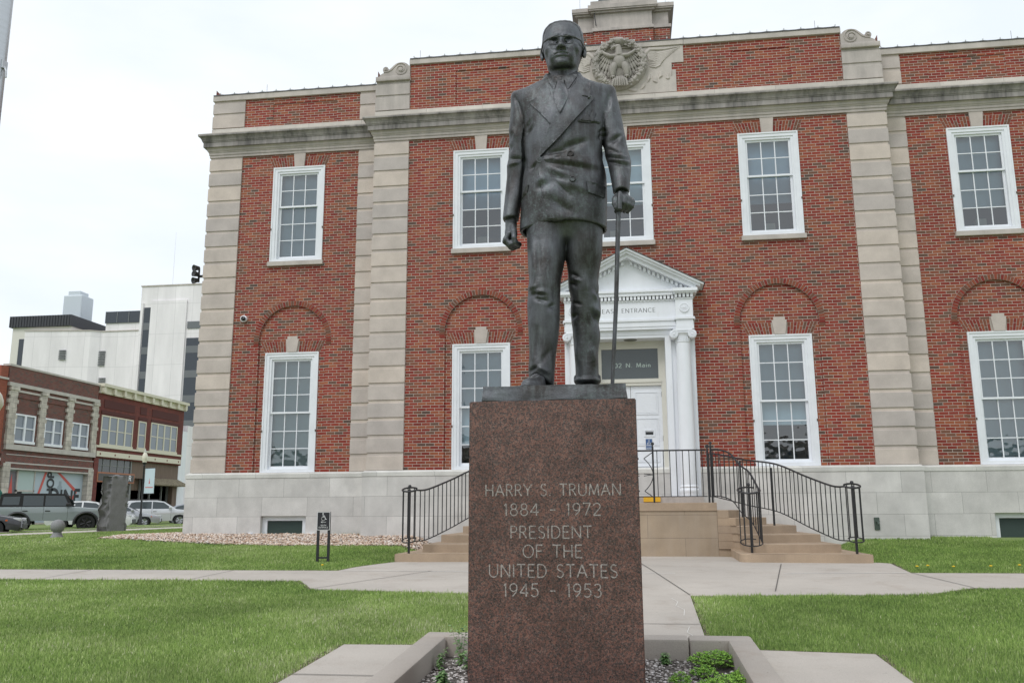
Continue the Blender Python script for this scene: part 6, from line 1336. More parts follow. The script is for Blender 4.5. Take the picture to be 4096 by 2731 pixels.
GRO = 'white office blocks behind the shops'
o1 = thing('office_block', 'low beige office block with a dark ribbed mansard cap', 'building', (-74, 86, -2), group=GRO)
m = MB(); m.box(-78.1, -70, 80, 92, -2, 22.3); m.build('wall', OFB, o1); m = MB(); m.box(-78.4, -69.9, 79.7, 92, 22.3, 23.75)
for k in range(22): m.box(-78.4+k*.39, -78.3+k*.39, 79.62, 79.7, 22.32, 23.74)
m.build('mansard_cap', mat('dark_metal_roof', (.045, .047, .055), .5), o1); m = MB(); m.box(-77.0, -76.2, 79.9, 80.0, 10, 20.8); m.build('window_strip', BAND, o1)
o2 = thing('office_block', 'white windowless office block with grey louvres in its wall', 'building', (-68, 88, -2), group=GRO)
m = MB(); m.prism([(-75.6, 79), (-67.3, 80.1), (-66.2, 80.9), (-60, 80.9), (-60, 95), (-75.6, 95)], -2, 21.6); m.build('wall', OFW, o2); m = MB(); m.box(-65.9, -60.5, 81, 94, 21.6, 22.7); m.build('upper_wall', OFW, o2)
m = MB(); m.prism([(-75.7, 78.9), (-67.3, 80.0), (-66.2, 80.8), (-60, 80.8), (-60, 95), (-75.7, 95)], 21.6, 21.72); m.build('coping', LIMEP, o2)
m = MB(); m.box(-65.95, -61.2, 80.85, 94, 22.7, 24.2); m.build('glazed_penthouse', BAND, o2)
m = MB()
for k in range(4): m.box(-65.95+k*1.58, -65.85+k*1.58, 80.8, 80.85, 22.7, 24.2)
m.build('penthouse_mullion', LOUV, o2)
for (lx, lz0, lz1, ly) in ((-70.6, 17.9, 19.4, 79.6), (-66.0, 17.2, 19.4, 80.85), (-65.7, 14.2, 15.8, 80.85), (-70.9, 14.0, 15.2, 79.6)):
    m = MB()
    for k in range(int((lz1-lz0)/.22)): m.box(lx-.42, lx+.42, ly-.12, ly+.3, lz0+k*.22, lz0+k*.22+.12)
    m.build('louvre', LOUV, o2)
o3 = thing('office_tower', 'tall white office tower with dark vertical window strips', 'building', (-56, 92, -2), group=GRO)
m = MB(); m.box(-60.9, -48, 80.3, 100, -2, 27.15); m.build('wall', OFW, o3)
m = MB(); m.box(-61.0, -47.9, 80.2, 100, 27.15, 27.3); m.build('coping', LIMEP, o3)
m = MB(); m.box(-59.4, -54.6, 80.1, 80.3, -2, 25.2); m.box(-60.75, -60.45, 80.1, 80.3, -2, 25.0); m.build('wall_panel', OFW, o3)
for x0, x1, zt_ in ((-60.35, -59.35, 24.4), (-54.4, -52.2, 20.3)):
    m = MB(); m.box(x0, x1, 80.22, 80.32, 5, zt_); w_ = m.build('window_strip', BAND, o3); g = MB()
    for k in range(6): g.box(x0, x1, 80.2, 80.24, 6+k*3.1, 6.9+k*3.1)
    g.build('spandrel', mat('grey_spandrel', (.14, .15, .16), .4), w_)
ch = thing('flue_stack', 'pale metal flue stack rising over the beige office block', 'chimney', (-73.2, 85.5, 21.5)); m = MB(); m.bbox(-74.6, -71.9, 84.4, 87, 20, 27.6, .15); m.box(-74.2, -72.5, 84.8, 86.6, 27.6, 28.2); m.build('stack', mat('pale_metal_cladding', (.55, .60, .64), .45, .2), ch)
m = MB(); m.tube([(-58.9, 84, 27), (-58.9, 84, 35.5)], [.022, .008], 5); an = m.build('roof_antenna', mat('pale_mast', (.5, .5, .5), .5)); tag(an, 'thin aerial mast on the roof of the office tower', 'antenna')
o4 = thing('white_annex', 'narrow white building with dark windows beside the maroon shop', 'building', (-44, 66, ZG), group=GRO); m = MB(); m.box(-54, XF-.3, 59.4, 66, ZG, 7.2); m.build('wall', OFW, o4); m = MB(); m.box(XF-.35, XF-.25, 61.2, 63.2, ZG, 5.2); m.build('window_strip', BAND, o4)
# ------------------------------------------------------------ street lamps, pole, stones
def lamp(name, label, x, y, z, hgt, banner=False, gr=.26):
    t = thing(name, label, 'street lamp', (x, y, z), group='globe street lamps')
    m = MB(); m.lathe([(.15, 0), (.15, .1), (.10, .22), (.085, .7), (.06, .8), (.055, hgt*.55), (.045, hgt-.25), (.08, hgt-.2), (.06, hgt-.15), (.13, hgt-.03), (.13, hgt)], (x, y, z), 16); m.build('post', BLACKM, t, smooth=40)
    m = MB(); m.lathe([(.12, hgt), (gr*.75, hgt+.07), (gr, hgt+.22), (gr*.98, hgt+.34), (gr*.8, hgt+.48), (gr*.52, hgt+.58), (gr*.42, hgt+.62)], (x, y, z), 20); m.build('globe', mat('milky_globe', (.70, .67, .55), .3), t, smooth=60)
    m = MB(); m.lathe([(gr*.5, hgt+.62), (gr*.52, hgt+.66), (gr*.2, hgt+.73), (.02, hgt+.82), (0, hgt+.83)], (x, y, z), 14); m.build('finial', mat('pale_finial', (.5, .5, .46), .5), t, smooth=50)
    if banner:
        m = MB(); m.tube([(x, y, z+hgt-.35), (x+.75, y+.05, z+hgt-.35)], .02, 5); m.tube([(x, y, z+hgt-1.9), (x+.75, y+.05, z+hgt-1.9)], .02, 5); m.build('banner_arm', BLACKM, t)
        m = MB(); m.box(x+.08, x+.72, y+.02, y+.035, z+hgt-1.88, z+hgt-.37); b = m.build('banner', mat('banner_cloth', (.56, .67, .73), .8), t); m = MB(); m.quad((x+.36, y+.018, z+hgt-1.3), (x+.44, y+.018, z+hgt-1.3), (x+.40, y+.018, z+hgt-.95)); m.quad((x+.15, y+.018, z+hgt-1.55), (x+.65, y+.018, z+hgt-1.55), (x+.65, y+.018, z+hgt-1.5), (x+.15, y+.018, z+hgt-1.5)); m.build('banner_mark', MATS['poster_red'], b, fixn=False)
lamp('street_lamp', 'black street lamp with cream globe and pale blue banner before the maroon shop', -29.75, 30.9, -1.78, 3.85, True, .17)
lamp('street_lamp', 'nearer street lamp with a large cream globe at the left edge', -16.05, .33, -1.66, 3.22, False, .27)
fp = thing('flagpole', 'brushed aluminium flagpole rising at the left edge', 'flagpole', (-6.36, -12.1, float(gz(-6.36, -12.1))))
ALU = mat('brushed_aluminium', (.50, .52, .54), .38, .85); q = N(ALU); p = q.pos(); q.rough(q.ramp(q.noise(1, 4, vec=q.map(p, (2, 2, 60))), [(.3, .3), (.7, .5)]))
m = MB(); z0 = float(gz(-6.36, -12.1)); m.lathe([(.16, z0), (.16, z0+.1), (.13, z0+.14), (.127, z0+2), (.118, z0+5), (.10, z0+9)], (-6.47, -12.1, 0), 28); m.build('pole', ALU, fp, smooth=50)
m = MB(); cz_ = 3.62; m.box(-6.365, -6.34, -12.13, -12.06, cz_, cz_+.09); m.tube([(-6.35, -12.1, cz_+.03), (-6.32, -12.1, cz_-.03), (-6.315, -12.1, cz_-.1)], .011, 6); m.build('cleat', ALU, fp)
# granite ball on its foot
bx, by = -14.55, 1.25; bz = float(gz(bx, by)); gb = thing('stone_ball', 'grey granite ball on a flared foot standing in the lawn', 'stone ball', (bx, by, bz))
GRG = mat('grey_granite', (.22, .22, .225), .7); q = N(GRG); q.col(q.mix(.6, (.23, .23, .235), q.ramp(q.noise(90, 3, vec=q.pos()), [(.3, .6), (.7, 1.35)]), 'MULTIPLY'))
m = MB(); m.sphere((bx, by, bz+.30), .172, 28); m.build('ball', GRG, gb, smooth=80); m = MB(); m.lathe([(.19, -.06), (.19, -.01), (.16, .03), (.115, .10), (.10, .155)], (bx, by, bz), 24); m.build('foot', GRG, gb, smooth=40)
# rough hewn monolith
rx, ry = -21.15, 14.2; rz = float(gz(rx, ry)); bm = bmesh.new(); bmesh.ops.create_cube(bm, size=1); bmesh.ops.subdivide_edges(bm, edges=bm.edges[:], cuts=30, use_grid_fill=True)
for v in bm.verts:
    t = v.co.z+.5; wx = 1.0-.12*t
    side = abs(v.co.x) > .499 or v.co.z > .499 or (v.co.y < -.499 and v.co.x < -.12)
    p = Vector((v.co.x*wx, v.co.y*.55, t*2.32-.1)); rgh = .10 if side else .014
    n_ = mnoise.voronoi(p*4.2)[0][0]; n2_ = mnoise.fractal(p*3, 1, 2, 4)
    dirv = Vector((v.co.x*2, v.co.y*2, max(0, (t-.9)*3))).normalized()
    if v.co.z > -.49: p += dirv*(rgh*(n_*2.0-.9)+.03*n2_*(1 if side else .25))
    if v.co.y < -.45 and v.co.x < -.12: p.y += .12*min(1, (-.12-v.co.x)/.06)
    v.co = p
bmesh.ops.rotate(bm, cent=(0, 0, 0), matrix=Matrix.Rotation(R(30), 3, 'Z'), verts=bm.verts); bm.verts.index_update()
m = MB(); m.add([v.co+Vector((rx, ry, rz)) for v in bm.verts], [[v.index for v in f.verts] for f in bm.faces]); bm.free()
RK = mat('split_granite', (.16, .165, .17), .85); q = N(RK); q.col(q.mix(.5, (.17, .17, .172), q.ramp(q.noise(30, 4, vec=q.pos()), [(.3, .7), (.7, 1.3)]), 'MULTIPLY'))
tag(m.build('monolith', RK, smooth=25), 'rough hewn upright grey stone slab on the lawn before the parked cars', 'stone')
# ------------------------------------------------------------ parked cars (x forward)
TYRE = mat('tyre_rubber', (.018, .018, .019), .8); RIM = mat('alloy_rim', (.42, .43, .45), .3, .8); CGL = mat('car_glass', (.055, .068, .075), .05); LGT = mat('lamp_clear', (.55, .56, .58), .12); AMB = mat('lamp_amber', (.6, .12, .02), .25); BLK = mat('black_trim', (.02, .02, .021), .55)
def paint(name, c, met=.35): return mat(name, c, .32, met, **{'Coat Weight': .6, 'Coat Roughness': .06})
def car(name, label, loc, rz, pt, body, cab, belt, W, wheels, wr, tilt=.22, glass=(), rims=RIM, cabmat=None, extras=None, arch=None, group='cars parked along the street'):
    t = thing(name, label, 'car', loc, rz, group); w = W/2
    def B(nm, mb, mt, par=None, **k): return mb.build(nm, mt, par or t, world=False, **k)
    # lower body: profile with wheel arches, rounded flanks
    prof = list(body); cxm = sum(p[0] for p in prof)/len(prof); czm = sum(p[1] for p in prof)/len(prof)
    L = max(p[0] for p in prof)-min(p[0] for p in prof); Hh = max(p[1] for p in prof)-min(p[1] for p in prof)
    bottom = []
    for wx in sorted(wheels): bottom += [(wx+ (wr+.07)*math.cos(a), wr*.95+(wr+.06)*math.sin(a)) for a in np.linspace(PI, 0, 11)]
    zb = body[0][1]; loop = [(body[0][0], zb)]+[p for p in bottom if p[1] > zb-.02]+list(body[1:])
    loop = [(body[0])]+[(a, max(b, zb)) for a, b in bottom]+list(body[1:])
    n = len(loop); rings = [(-w, .93), (-w*.985, .965), (-w*.93, .99), (-w*.80, 1.0), (w*.80, 1.0), (w*.93, .99), (w*.985, .965), (w, .93)]
    m = MB()
    for yy, s in rings:
        for a, b in loop:
            top = b > czm
            m.v.append((cxm+(a-cxm)*(1-(1-s)*(.55 if abs(a-cxm) > L*.42 else .0)*1.0), yy, b-(1-s)*(.6 if top else 0)*(1 if b > zb+.3 else 0)))
    for j in range(len(rings)-1):
        for i in range(n): m.f.append((j*n+i, j*n+(i+1) % n, (j+1)*n+(i+1) % n, (j+1)*n+i))
    for e, rev in ((0, 0), (len(rings)-1, 1)):
        tr_ = tessellate_polygon([[Vector((a, b, 0)) for a, b in loop]]); m.f += [tuple(e*n+i for i in (q_ if rev else q_[::-1])) for q_ in tr_]
    B('body', m, pt, smooth=38)
    # cabin
    m = MB(); k = len(cab); zt = max(p[1] for p in cab)
    yw = lambda z: w*.93-(z-belt)*tilt
    for s in (-1, 1):
        for a, b in cab: m.v.append((a, s*yw(b), b))
    tr_ = tessellate_polygon([[Vector((a, b, 0)) for a, b in cab]]); m.f = [q_ for q_ in tr_]+[tuple(i+k for i in q_[::-1]) for q_ in tr_]+[(i, (i+1) % k, k+(i+1) % k, k+i) for i in range(k)]
    B('cabin', m, cabmat or pt, smooth=30)
    for nm, poly in glass:
        if nm in ('windscreen', 'rear_window'):
            (x0, z0), (x1, z1) = poly; d = Vector((z1-z0, 0, x0-x1)).normalized()*(.012 if (z1-z0)*1 > 0 else -.012)
            if nm == 'windscreen': d = Vector((abs(d.x), 0, abs(d.z)))
            else: d = Vector((-abs(d.x), 0, abs(d.z)))
            g = MB(); y0, y1 = yw(z0)-.07, yw(z1)-.07
            g.quad((x0+d.x, -y0, z0+d.z), (x0+d.x, y0, z0+d.z), (x1+d.x, y1, z1+d.z), (x1+d.x, -y1, z1+d.z)); B(nm, g, CGL)
        else:
            for s in (-1, 1):
                g = MB(); g.quad(*[(a, s*(yw(b)+.006), b) for a, b in poly]); B('side_window', g, CGL)
    for wx in wheels:
        for s in (-1, 1):
            tm = MB(); yo = s*(w-.03); yi = s*(w-.25)
            tm.lathe([(wr*.62, yo-.02*s), (wr*.66, yo), (wr*.93, yo), (wr, yo-.03*s), (wr, yi), (wr*.9, yi-.01*s), (0, yi-.01*s)], (wx, 0, wr), 26, 'y'); wh = B('wheel', tm, TYRE, smooth=40)
            rm_ = MB(); rm_.lathe([(wr*.63, yo-.015*s), (wr*.60, yo-.005*s), (wr*.55, yo-.04*s), (wr*.2, yo-.05*s), (wr*.16, yo-.03*s), (0, yo-.03*s)], (wx, 0, wr), 22, 'y')
            for j in range(6): a = 2*PI*j/6+.3; rm_.tube([(wx+wr*.1*math.cos(a), yo-.028*s, wr+wr*.1*math.sin(a)), (wx+wr*.58*math.cos(a), yo-.012*s, wr+wr*.58*math.sin(a))], [wr*.10, wr*.13], 5)
            B('rim', rm_, rims, wh, smooth=40)
            ar = MB(); ar.lathe([(wr+.05, s*(w-.02)), (wr+.05, s*(w-.5)), (0, s*(w-.5))], (wx, 0, wr*.95), 20, 'y', 0, PI); B('wheel_well', ar, BLK)
            if arch: ar = MB(); ar.tube([(wx+(wr+.10)*math.cos(a), s*(w+.0), wr*.95+(wr+.09)*math.sin(a)) for a in np.linspace(PI+.1, -.1, 18)], .07, 6); B('fender_flare', ar, arch, smooth=60)
    if extras: extras(t, B, w, yw)
    return t
def std_extras(head, tail, mir, handles, black=False, bump=None, seam=(), paintm=None):
    def f(t, B, w, yw):
        for s in (-1, 1):
            m = MB(); (x0, z0, x1, z1) = head; m.add([(x1, s*w*.55, z0), (x1-.02, s*w*.55, z1), (x0, s*(w+.004), z1), (x0-.02, s*(w+.004), z0+.02), (x1-.2, s*w*.55, z1+.01), (x1-.2, s*w*.5, z0)], [(0, 1, 2, 3), (1, 4, 2), (0, 3, 5)]); m = MB(); m.bbox(x0-.16, x1-.02, *sorted((s*(w-.42), s*(w-.004))), z0, z1, .03); B('headlight', m, LGT, smooth=40)
            m = MB(); m.bbox(x0-.20, x0-.12, *sorted((s*(w-.03), s*(w+.006))), z0+.02, z0+.08, .004); B('turn_signal', m, AMB)
            m = MB(); (x0, z0, x1, z1) = tail; m.bbox(x0-.01, x1, *sorted((s*(w-.2), s*(w+.004))), z0, z1, .01); B('tail_light', m, mat('lamp_red', (.4, .01, .01), .2))
            m = MB(); m.bbox(mir[0]-.09, mir[0]+.09, *sorted((s*(w+.02), s*(w+.2))), mir[1], mir[1]+.15, .03); B('door_mirror', m, BLK if black else (paintm or BLK), smooth=50)
            for hx, hz in handles: m = MB(); m.bbox(hx-.11, hx+.11, *sorted((s*(w-.02), s*(w+.025))), hz-.02, hz+.02, .008); B('door_handle', m, BLK if black else CHROME)
            m = MB()
            for a, z0, z1 in seam: m.box(a-.006, a+.006, *sorted((s*(w-.05), s*(w+.001))), z0, z1)
            if seam: B('door_seam', m, BLK)
        if bump: x0, x1, z0, z1, mt_ = bump; m = MB(); m.bbox(x0, x1, -w*.82, w*.82, z0, z1, .03); B('grille', m, mt_)
    return f
zc = -1.87
P_BR = paint('sage_grey_paint', (.245, .28, .285), .1)
car('parked_car', 'sage green boxy off road car with a black soft top and big black tyres', (-28.1, 20.4, zc), R(31), P_BR,
    [(-2.3, .55), (2.28, .55), (2.36, .70), (2.36, 1.02), (2.30, 1.10), (1.1, 1.20), (.72, 1.22), (-2.30, 1.22), (-2.36, 1.15), (-2.36, .7)], [(.86, 1.2), (.50, 1.80), (.3, 1.84), (-2.1, 1.86), (-2.28, 1.80), (-2.34, 1.2)], 1.2, 1.95, (1.45, -1.5), .43, .13,
    [('windscreen', [(.89, 1.22), (.56, 1.76)]), ('w', [(.66, 1.25), (.42, 1.74), (-.38, 1.74), (-.38, 1.25)]), ('w', [(-.46, 1.25), (-.46, 1.74), (-1.32, 1.74), (-1.32, 1.25)]), ('w', [(-1.48, 1.30), (-1.46, 1.70), (-2.16, 1.68), (-2.2, 1.30)])],
    rims=BLK, cabmat=mat('black_canvas', (.018, .018, .019), .9), arch=BLK, extras=std_extras((2.25, .82, 2.37, 1.0), (-2.36, .8, -2.3, 1.05), (.62, 1.24), ((-.25, 1.02), (-1.2, 1.02)), True, (2.30, 2.40, .72, 1.0, BLK), ((.62, .6, 1.2), (-.42, .6, 1.2), (-1.36, .7, 1.2))))
SED = [(-2.25, .28), (2.28, .24), (2.38, .36), (2.36, .62), (2.16, .74), (1.3, .90), (.85, .96), (-1.7, 1.0), (-2.28, .98), (-2.40, .8), (-2.36, .4)]
SEDC = [(1.15, .92), (.25, 1.36), (-.1, 1.43), (-.75, 1.42), (-1.25, 1.33), (-2.0, .98)]
SEDG = [('windscreen', [(1.12, .95), (.30, 1.36)]), ('rear_window', [(-1.98, 1.0), (-1.27, 1.33)]), ('w', [(.85, .99), (.22, 1.31), (-.28, 1.36), (-.28, .98)]), ('w', [(-.36, .98), (-.36, 1.36), (-.8, 1.35), (-1.2, 1.26), (-1.55, 1.02)])]
def sedan(label, loc, rz, pt, **k): return car('parked_car', label, loc, rz, pt, SED, SEDC, .95, 1.82, (1.42, -1.38), .33, .42, SEDG, extras=std_extras((1.98, .60, 2.34, .74), (-2.40, .74, -2.2, .92), (.72, .96), ((-.15, .84), (-1.15, .86)), False, (2.30, 2.395, .30, .52, BLK), ((.82, .34, .95), (-.32, .34, .98), (-1.35, .7, .99)), pt))
sedan('dark grey sedan with only its front end in view at the left edge', (-26.5, 12.2, zc), R(30), paint('dark_grey_paint', (.055, .055, .062), .4))
sedan('silver sedan standing between the monolith and the silver sport utility car', (-31.5, 31.6, zc), R(28), paint('silver_paint', (.42, .43, .46), .5))
HAT = [(-2.0, .28), (2.08, .24), (2.18, .36), (2.16, .66), (1.98, .78), (1.3, .93), (.95, .98), (-1.7, 1.04), (-2.08, 1.0), (-2.16, .7), (-2.1, .36)]
HATC = [(1.25, .95), (.35, 1.46), (-.1, 1.54), (-.9, 1.52), (-1.6, 1.40), (-2.05, 1.02)]
car('parked_car', 'white hatchback half hidden behind the monolith with its headlight showing', (-29.1, 24.9, zc), R(24), paint('white_car_paint', (.72, .73, .74), .0), HAT, HATC, .98, 1.8, (1.35, -1.3), .33, .4,
    [('windscreen', [(1.22, .98), (.40, 1.46)]), ('rear_window', [(-2.02, 1.05), (-1.62, 1.39)]), ('w', [(.95, 1.02), (.30, 1.42), (-.30, 1.47), (-.30, 1.01)]), ('w', [(-.38, 1.01), (-.38, 1.47), (-.9, 1.45), (-1.5, 1.32), (-1.65, 1.06)])],
    extras=std_extras((1.72, .62, 2.14, .80), (-2.14, .74, -2.0, .95), (.80, .99), ((-.15, .86), (-1.1, .88)), False, (2.1, 2.195, .30, .56, BLK), ((.88, .34, .97), (-.34, .34, 1.0)), paint('white_car_paint', (.72, .73, .74), .0)))
SUV = [(-2.25, .36), (2.3, .32), (2.38, .42), (2.37, .85), (2.25, 1.02), (1.3, 1.10), (1.0, 1.12), (-2.2, 1.12), (-2.36, 1.08), (-2.40, .7), (-2.36, .42)]
car('parked_car', 'silver white sport utility car with dark roof rails nearest the courthouse corner', (-31.4, 35.6, zc), R(29), paint('silver_white_paint', (.60, .61, .63), .35), SUV, [(1.25, 1.1), (.45, 1.60), (.0, 1.68), (-1.6, 1.67), (-2.1, 1.58), (-2.34, 1.1)], 1.1, 1.85, (1.45, -1.42), .38, .3,
    [('windscreen', [(1.22, 1.12), (.50, 1.60)]), ('rear_window', [(-2.34, 1.15), (-2.13, 1.56)]), ('w', [(.98, 1.14), (.42, 1.54), (-.25, 1.60), (-.25, 1.13)]), ('w', [(-.31, 1.13), (-.31, 1.60), (-1.3, 1.58), (-1.55, 1.52), (-1.75, 1.15)]), ('w', [(-1.86, 1.17), (-1.7, 1.50), (-2.05, 1.46), (-2.2, 1.17)])],
    extras=std_extras((2.0, .82, 2.36, 1.0), (-2.40, .8, -2.3, 1.2), (.85, 1.12), ((-.1, .98), (-1.15, 1.0)), False, (2.30, 2.40, .45, .8, BLK), ((.9, .45, 1.1), (-.28, .45, 1.12), (-1.5, .7, 1.1)), paint('silver_white_paint', (.60, .61, .63), .35)))
for s in (-1, 1): m = MB(); m.tube([(.2, s*.62, 1.71), (.0, s*.62, 1.74), (-1.6, s*.62, 1.73), (-1.8, s*.62, 1.69)], .022, 6); m.build('roof_rail', BLK, bpy.data.objects['parked_car.004'], world=False)
sedan('light grey sedan beyond the silver sport utility car at the courthouse corner', (-31.3, 40.6, zc+.05), R(29), paint('light_grey_paint', (.36, .38, .42), .4))
car('parked_car', 'bright blue off road car with a white roof farthest along the row', (-32.4, 45.4, zc+.02), R(30), paint('bright_blue_paint', (.02, .16, .50), .1), [(-2.1, .5), (2.2, .5), (2.28, .65), (2.26, 1.1), (1.2, 1.22), (-2.1, 1.22), (-2.2, 1.1), (-2.2, .6)], [(1.0, 1.2), (.62, 1.72), (.4, 1.84), (-1.9, 1.84), (-2.1, 1.2)], 1.2, 1.9, (1.35, -1.35), .40, .14,
    [('windscreen', [(1.02, 1.22), (.68, 1.70)]), ('w', [(.82, 1.25), (.52, 1.66), (-.45, 1.66), (-.45, 1.25)])], cabmat=paint('white_car_paint', (.72, .73, .74), .0), extras=std_extras((2.1, .85, 2.27, 1.05), (-2.2, .8, -2.1, 1.05), (.75, 1.24), ((-.2, 1.0),), True, (2.2, 2.3, .6, .9, BLK)))
# ------------------------------------------------------------ lawn
def grass_mat():
    m = mat('grass_blades', rough=.6); q = N(m); a = q.n('Attribute', attribute_name='tint').outputs['Fac']; p = q.pos()
    c = q.ramp(a, [(0, (.10, .185, .033)), (.35, (.25, .39, .08)), (.7, (.43, .57, .175)), (.88, (.64, .71, .35)), (1, (.85, .82, .60))])
    c = q.mix(.55, c, q.ramp(q.noise(.8, 4, vec=p), [(.3, .62), (.7, 1.25)]), 'MULTIPLY')
    q.col(c); q.set(q.b.inputs['Specular IOR Level'], .35); q.set(q.b.inputs['Subsurface Weight'], 0.0)
    nn = q.n('VectorMath', {0: q.n('NewGeometry').outputs['Normal'], 1: (0, 0, 1.6)}, operation='ADD'); nm = q.n('VectorMath', {0: nn}, operation='NORMALIZE'); q.set(q.b.inputs['Normal'], nm.outputs[0])
    t = q.t; tr = q.n('BsdfTranslucent'); t.links.new(c, tr.inputs[0]); ad = q.n('MixShader', {0: .28}); t.links.new(q.b.outputs[0], ad.inputs[1]); t.links.new(tr.outputs[0], ad.inputs[2])
    t.links.new(ad.outputs[0], t.nodes['Material Output'].inputs[0]); return m
GRASS = grass_mat()
PAVED.append([(-10.6, .3), (-10.6, 17), (10.6, 17), (10.6, .3)]); PAVED.append([(-6.15, -.1), (6.15, -.1), (6.15, .5), (-6.15, .5)]); PAVED.append([(7.4, -.36), (9.4, -.36), (9.4, .4), (7.4, .4)])
PAVED.append([(-22.9, -20), (-21.2, -20), (-21.2, 60), (-22.9, 60)])
def inpoly_np(x, y, poly):
    c = np.zeros(len(x), bool); n = len(poly)
    for i in range(n):
        x1, y1 = poly[i]; x2, y2 = poly[i-1]
        if y1 == y2: continue
        c ^= ((y1 > y) != (y2 > y)) & (x < (x2-x1)*(y-y1)/(y2-y1)+x1)
    return c
def edge_dist(x, y, poly):
    d = np.full(len(x), 9.); n = len(poly)
    for i in range(n):
        (x1, y1), (x2, y2) = poly[i-1], poly[i]; dx, dy = x2-x1, y2-y1; L = dx*dx+dy*dy
        t = np.clip(((x-x1)*dx+(y-y1)*dy)/max(L, 1e-9), 0, 1); d = np.minimum(d, np.hypot(x-x1-t*dx, y-y1-t*dy))
    return d
def vnoise(x, y, s, seed):
    g_ = np.random.default_rng(seed).random((64, 64)); u, v = x*s, y*s; i, j = np.floor(u).astype(int), np.floor(v).astype(int); fu, fv = u-i, v-j; fu = fu*fu*(3-2*fu); fv = fv*fv*(3-2*fv)
    G = lambda a, b: g_[a % 64, b % 64]
    return G(i, j)*(1-fu)*(1-fv)+G(i+1, j)*fu*(1-fv)+G(i, j+1)*(1-fu)*fv+G(i+1, j+1)*fu*fv
def lawn(name, x0, x1, y0, y1, dens, hmin, hmax, width, segs=2, label=None):
    n = int((x1-x0)*(y1-y0)*dens); x = RNG.uniform(x0, x1, n); y = RNG.uniform(y0, y1, n)
    # only where the photographed part of the lawn lies, thinning with distance
    d = np.hypot(x-CAM.x, y-CAM.y); keep = RNG.random(n) < np.clip((6.0/d)**1.1, .10, 1)
    ang = np.arctan2(x-CAM.x, y-CAM.y); keep &= (ang > -.80) & (ang < .48) & (d > 4.2)
    for p in PAVED: keep &= ~inpoly_np(x, y, p)
    x, y, d = x[keep], y[keep], d[keep]; n = len(x)
    e = np.full(n, 9.)
    for p in PAVED: e = np.minimum(e, edge_dist(x, y, p))
    k = e > .004+.05*RNG.random(n)*(vnoise(x, y, 6, 9) > .45); x, y, d, e = x[k], y[k], d[k], e[k]; n = len(x)
    pat = vnoise(x, y, 1.1, 1)*.6+vnoise(x, y, 3.7, 2)*.4; clump = vnoise(x, y, 7, 3)
    h = (hmin+(hmax-hmin)*RNG.random(n))*(.65+.6*pat)*(1+.75*np.exp(-e/.10)*RNG.random(n)*(clump > .35)); w = width*(.7+.6*RNG.random(n))*np.clip(d/7, 1, 5)**.8
    th = RNG.uniform(0, 2*PI, n); lean = RNG.normal(0, .42, n)+.12; la = RNG.uniform(0, 2*PI, n)
    bx_, by_ = np.cos(th)*w/2, np.sin(th)*w/2; z0 = gz(x, y)-.012
    lx, ly = np.cos(la)*np.sin(lean)*h, np.sin(la)*np.sin(lean)*h; lz = np.cos(lean)*h
    V = np.empty((n, 5, 3), np.float32)
    V[:, 0] = np.stack([x-bx_, y-by_, z0], 1); V[:, 1] = np.stack([x+bx_, y+by_, z0], 1)
    V[:, 2] = np.stack([x+bx_*.8+lx*.38, y+by_*.8+ly*.38, z0+lz*.58], 1); V[:, 3] = np.stack([x-bx_*.8+lx*.38, y-by_*.8+ly*.38, z0+lz*.58], 1)
    V[:, 4] = np.stack([x+lx, y+ly, z0+lz], 1)
    F = np.array([[0, 1, 2], [0, 2, 3], [3, 2, 4]])[None]+(np.arange(n)*5)[:, None, None]
    dry = vnoise(x, y, 2.3, 5); tint = np.clip(RNG.beta(2.2, 2.6, n)*.78+.34*(pat-.5)+.30*(vnoise(x, y, .42, 12)-.5)+.26*dry*(RNG.random(n) < .6)+.35*(RNG.random(n) < .045), 0, 1)
    tint = np.where((e < .12) & (RNG.random(n) < .3), np.clip(tint+.12, 0, 1), tint)
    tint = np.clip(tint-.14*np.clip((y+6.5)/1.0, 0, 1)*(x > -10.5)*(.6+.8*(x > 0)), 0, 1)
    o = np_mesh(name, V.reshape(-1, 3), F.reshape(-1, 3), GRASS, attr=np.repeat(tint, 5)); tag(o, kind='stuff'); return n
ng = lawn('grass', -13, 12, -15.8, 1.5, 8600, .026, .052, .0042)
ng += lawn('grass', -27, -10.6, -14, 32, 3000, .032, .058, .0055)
print('blades', ng)
# ------------------------------------------------------------ weeds
LEAF = mat('weed_leaf', (.09, .20, .035), .55); q = N(LEAF); q.col(q.ramp(q.island(), [(0, (.10, .24, .02)), (.5, (.20, .42, .04)), (1, (.34, .56, .08))]))
LEAFB = mat('blue_weed_leaf', (.09, .17, .07), .55); q = N(LEAFB); q.col(q.ramp(q.island(), [(0, (.05, .12, .035)), (.6, (.11, .22, .06)), (1, (.20, .32, .12))]))
STEM = mat('weed_stem', (.16, .24, .07), .6)
def leaf(m, p, d, L, w, curl=.3, lobes=0):
    d = Vector(d).normalized(); s = d.cross(Vector((0, 0, 1)))
    s = s.normalized() if s.length > .01 else Vector((1, 0, 0)); n = s.cross(d); p = Vector(p)
    if lobes:
        c = p+d*L*.5; pts = []; k = lobes*4
        for i in range(k): a = 2*PI*i/k; r_ = L*.5*(.72+.28*math.cos(a*lobes)); pts.append(c+d*r_*math.cos(a)+s*r_*math.sin(a)+n*(.15*L*math.cos(a*2)))
        return m.add(pts+[c-n*.05*L], [(i, (i+1) % k, k) for i in range(k)])
    return m.add([p, p+d*L*.45+s*w, p+d*L+n*-curl*L, p+d*L*.45-s*w, p+d*L*.5+n*.06*L], [(0, 1, 4), (1, 2, 4), (2, 3, 4), (3, 0, 4)])
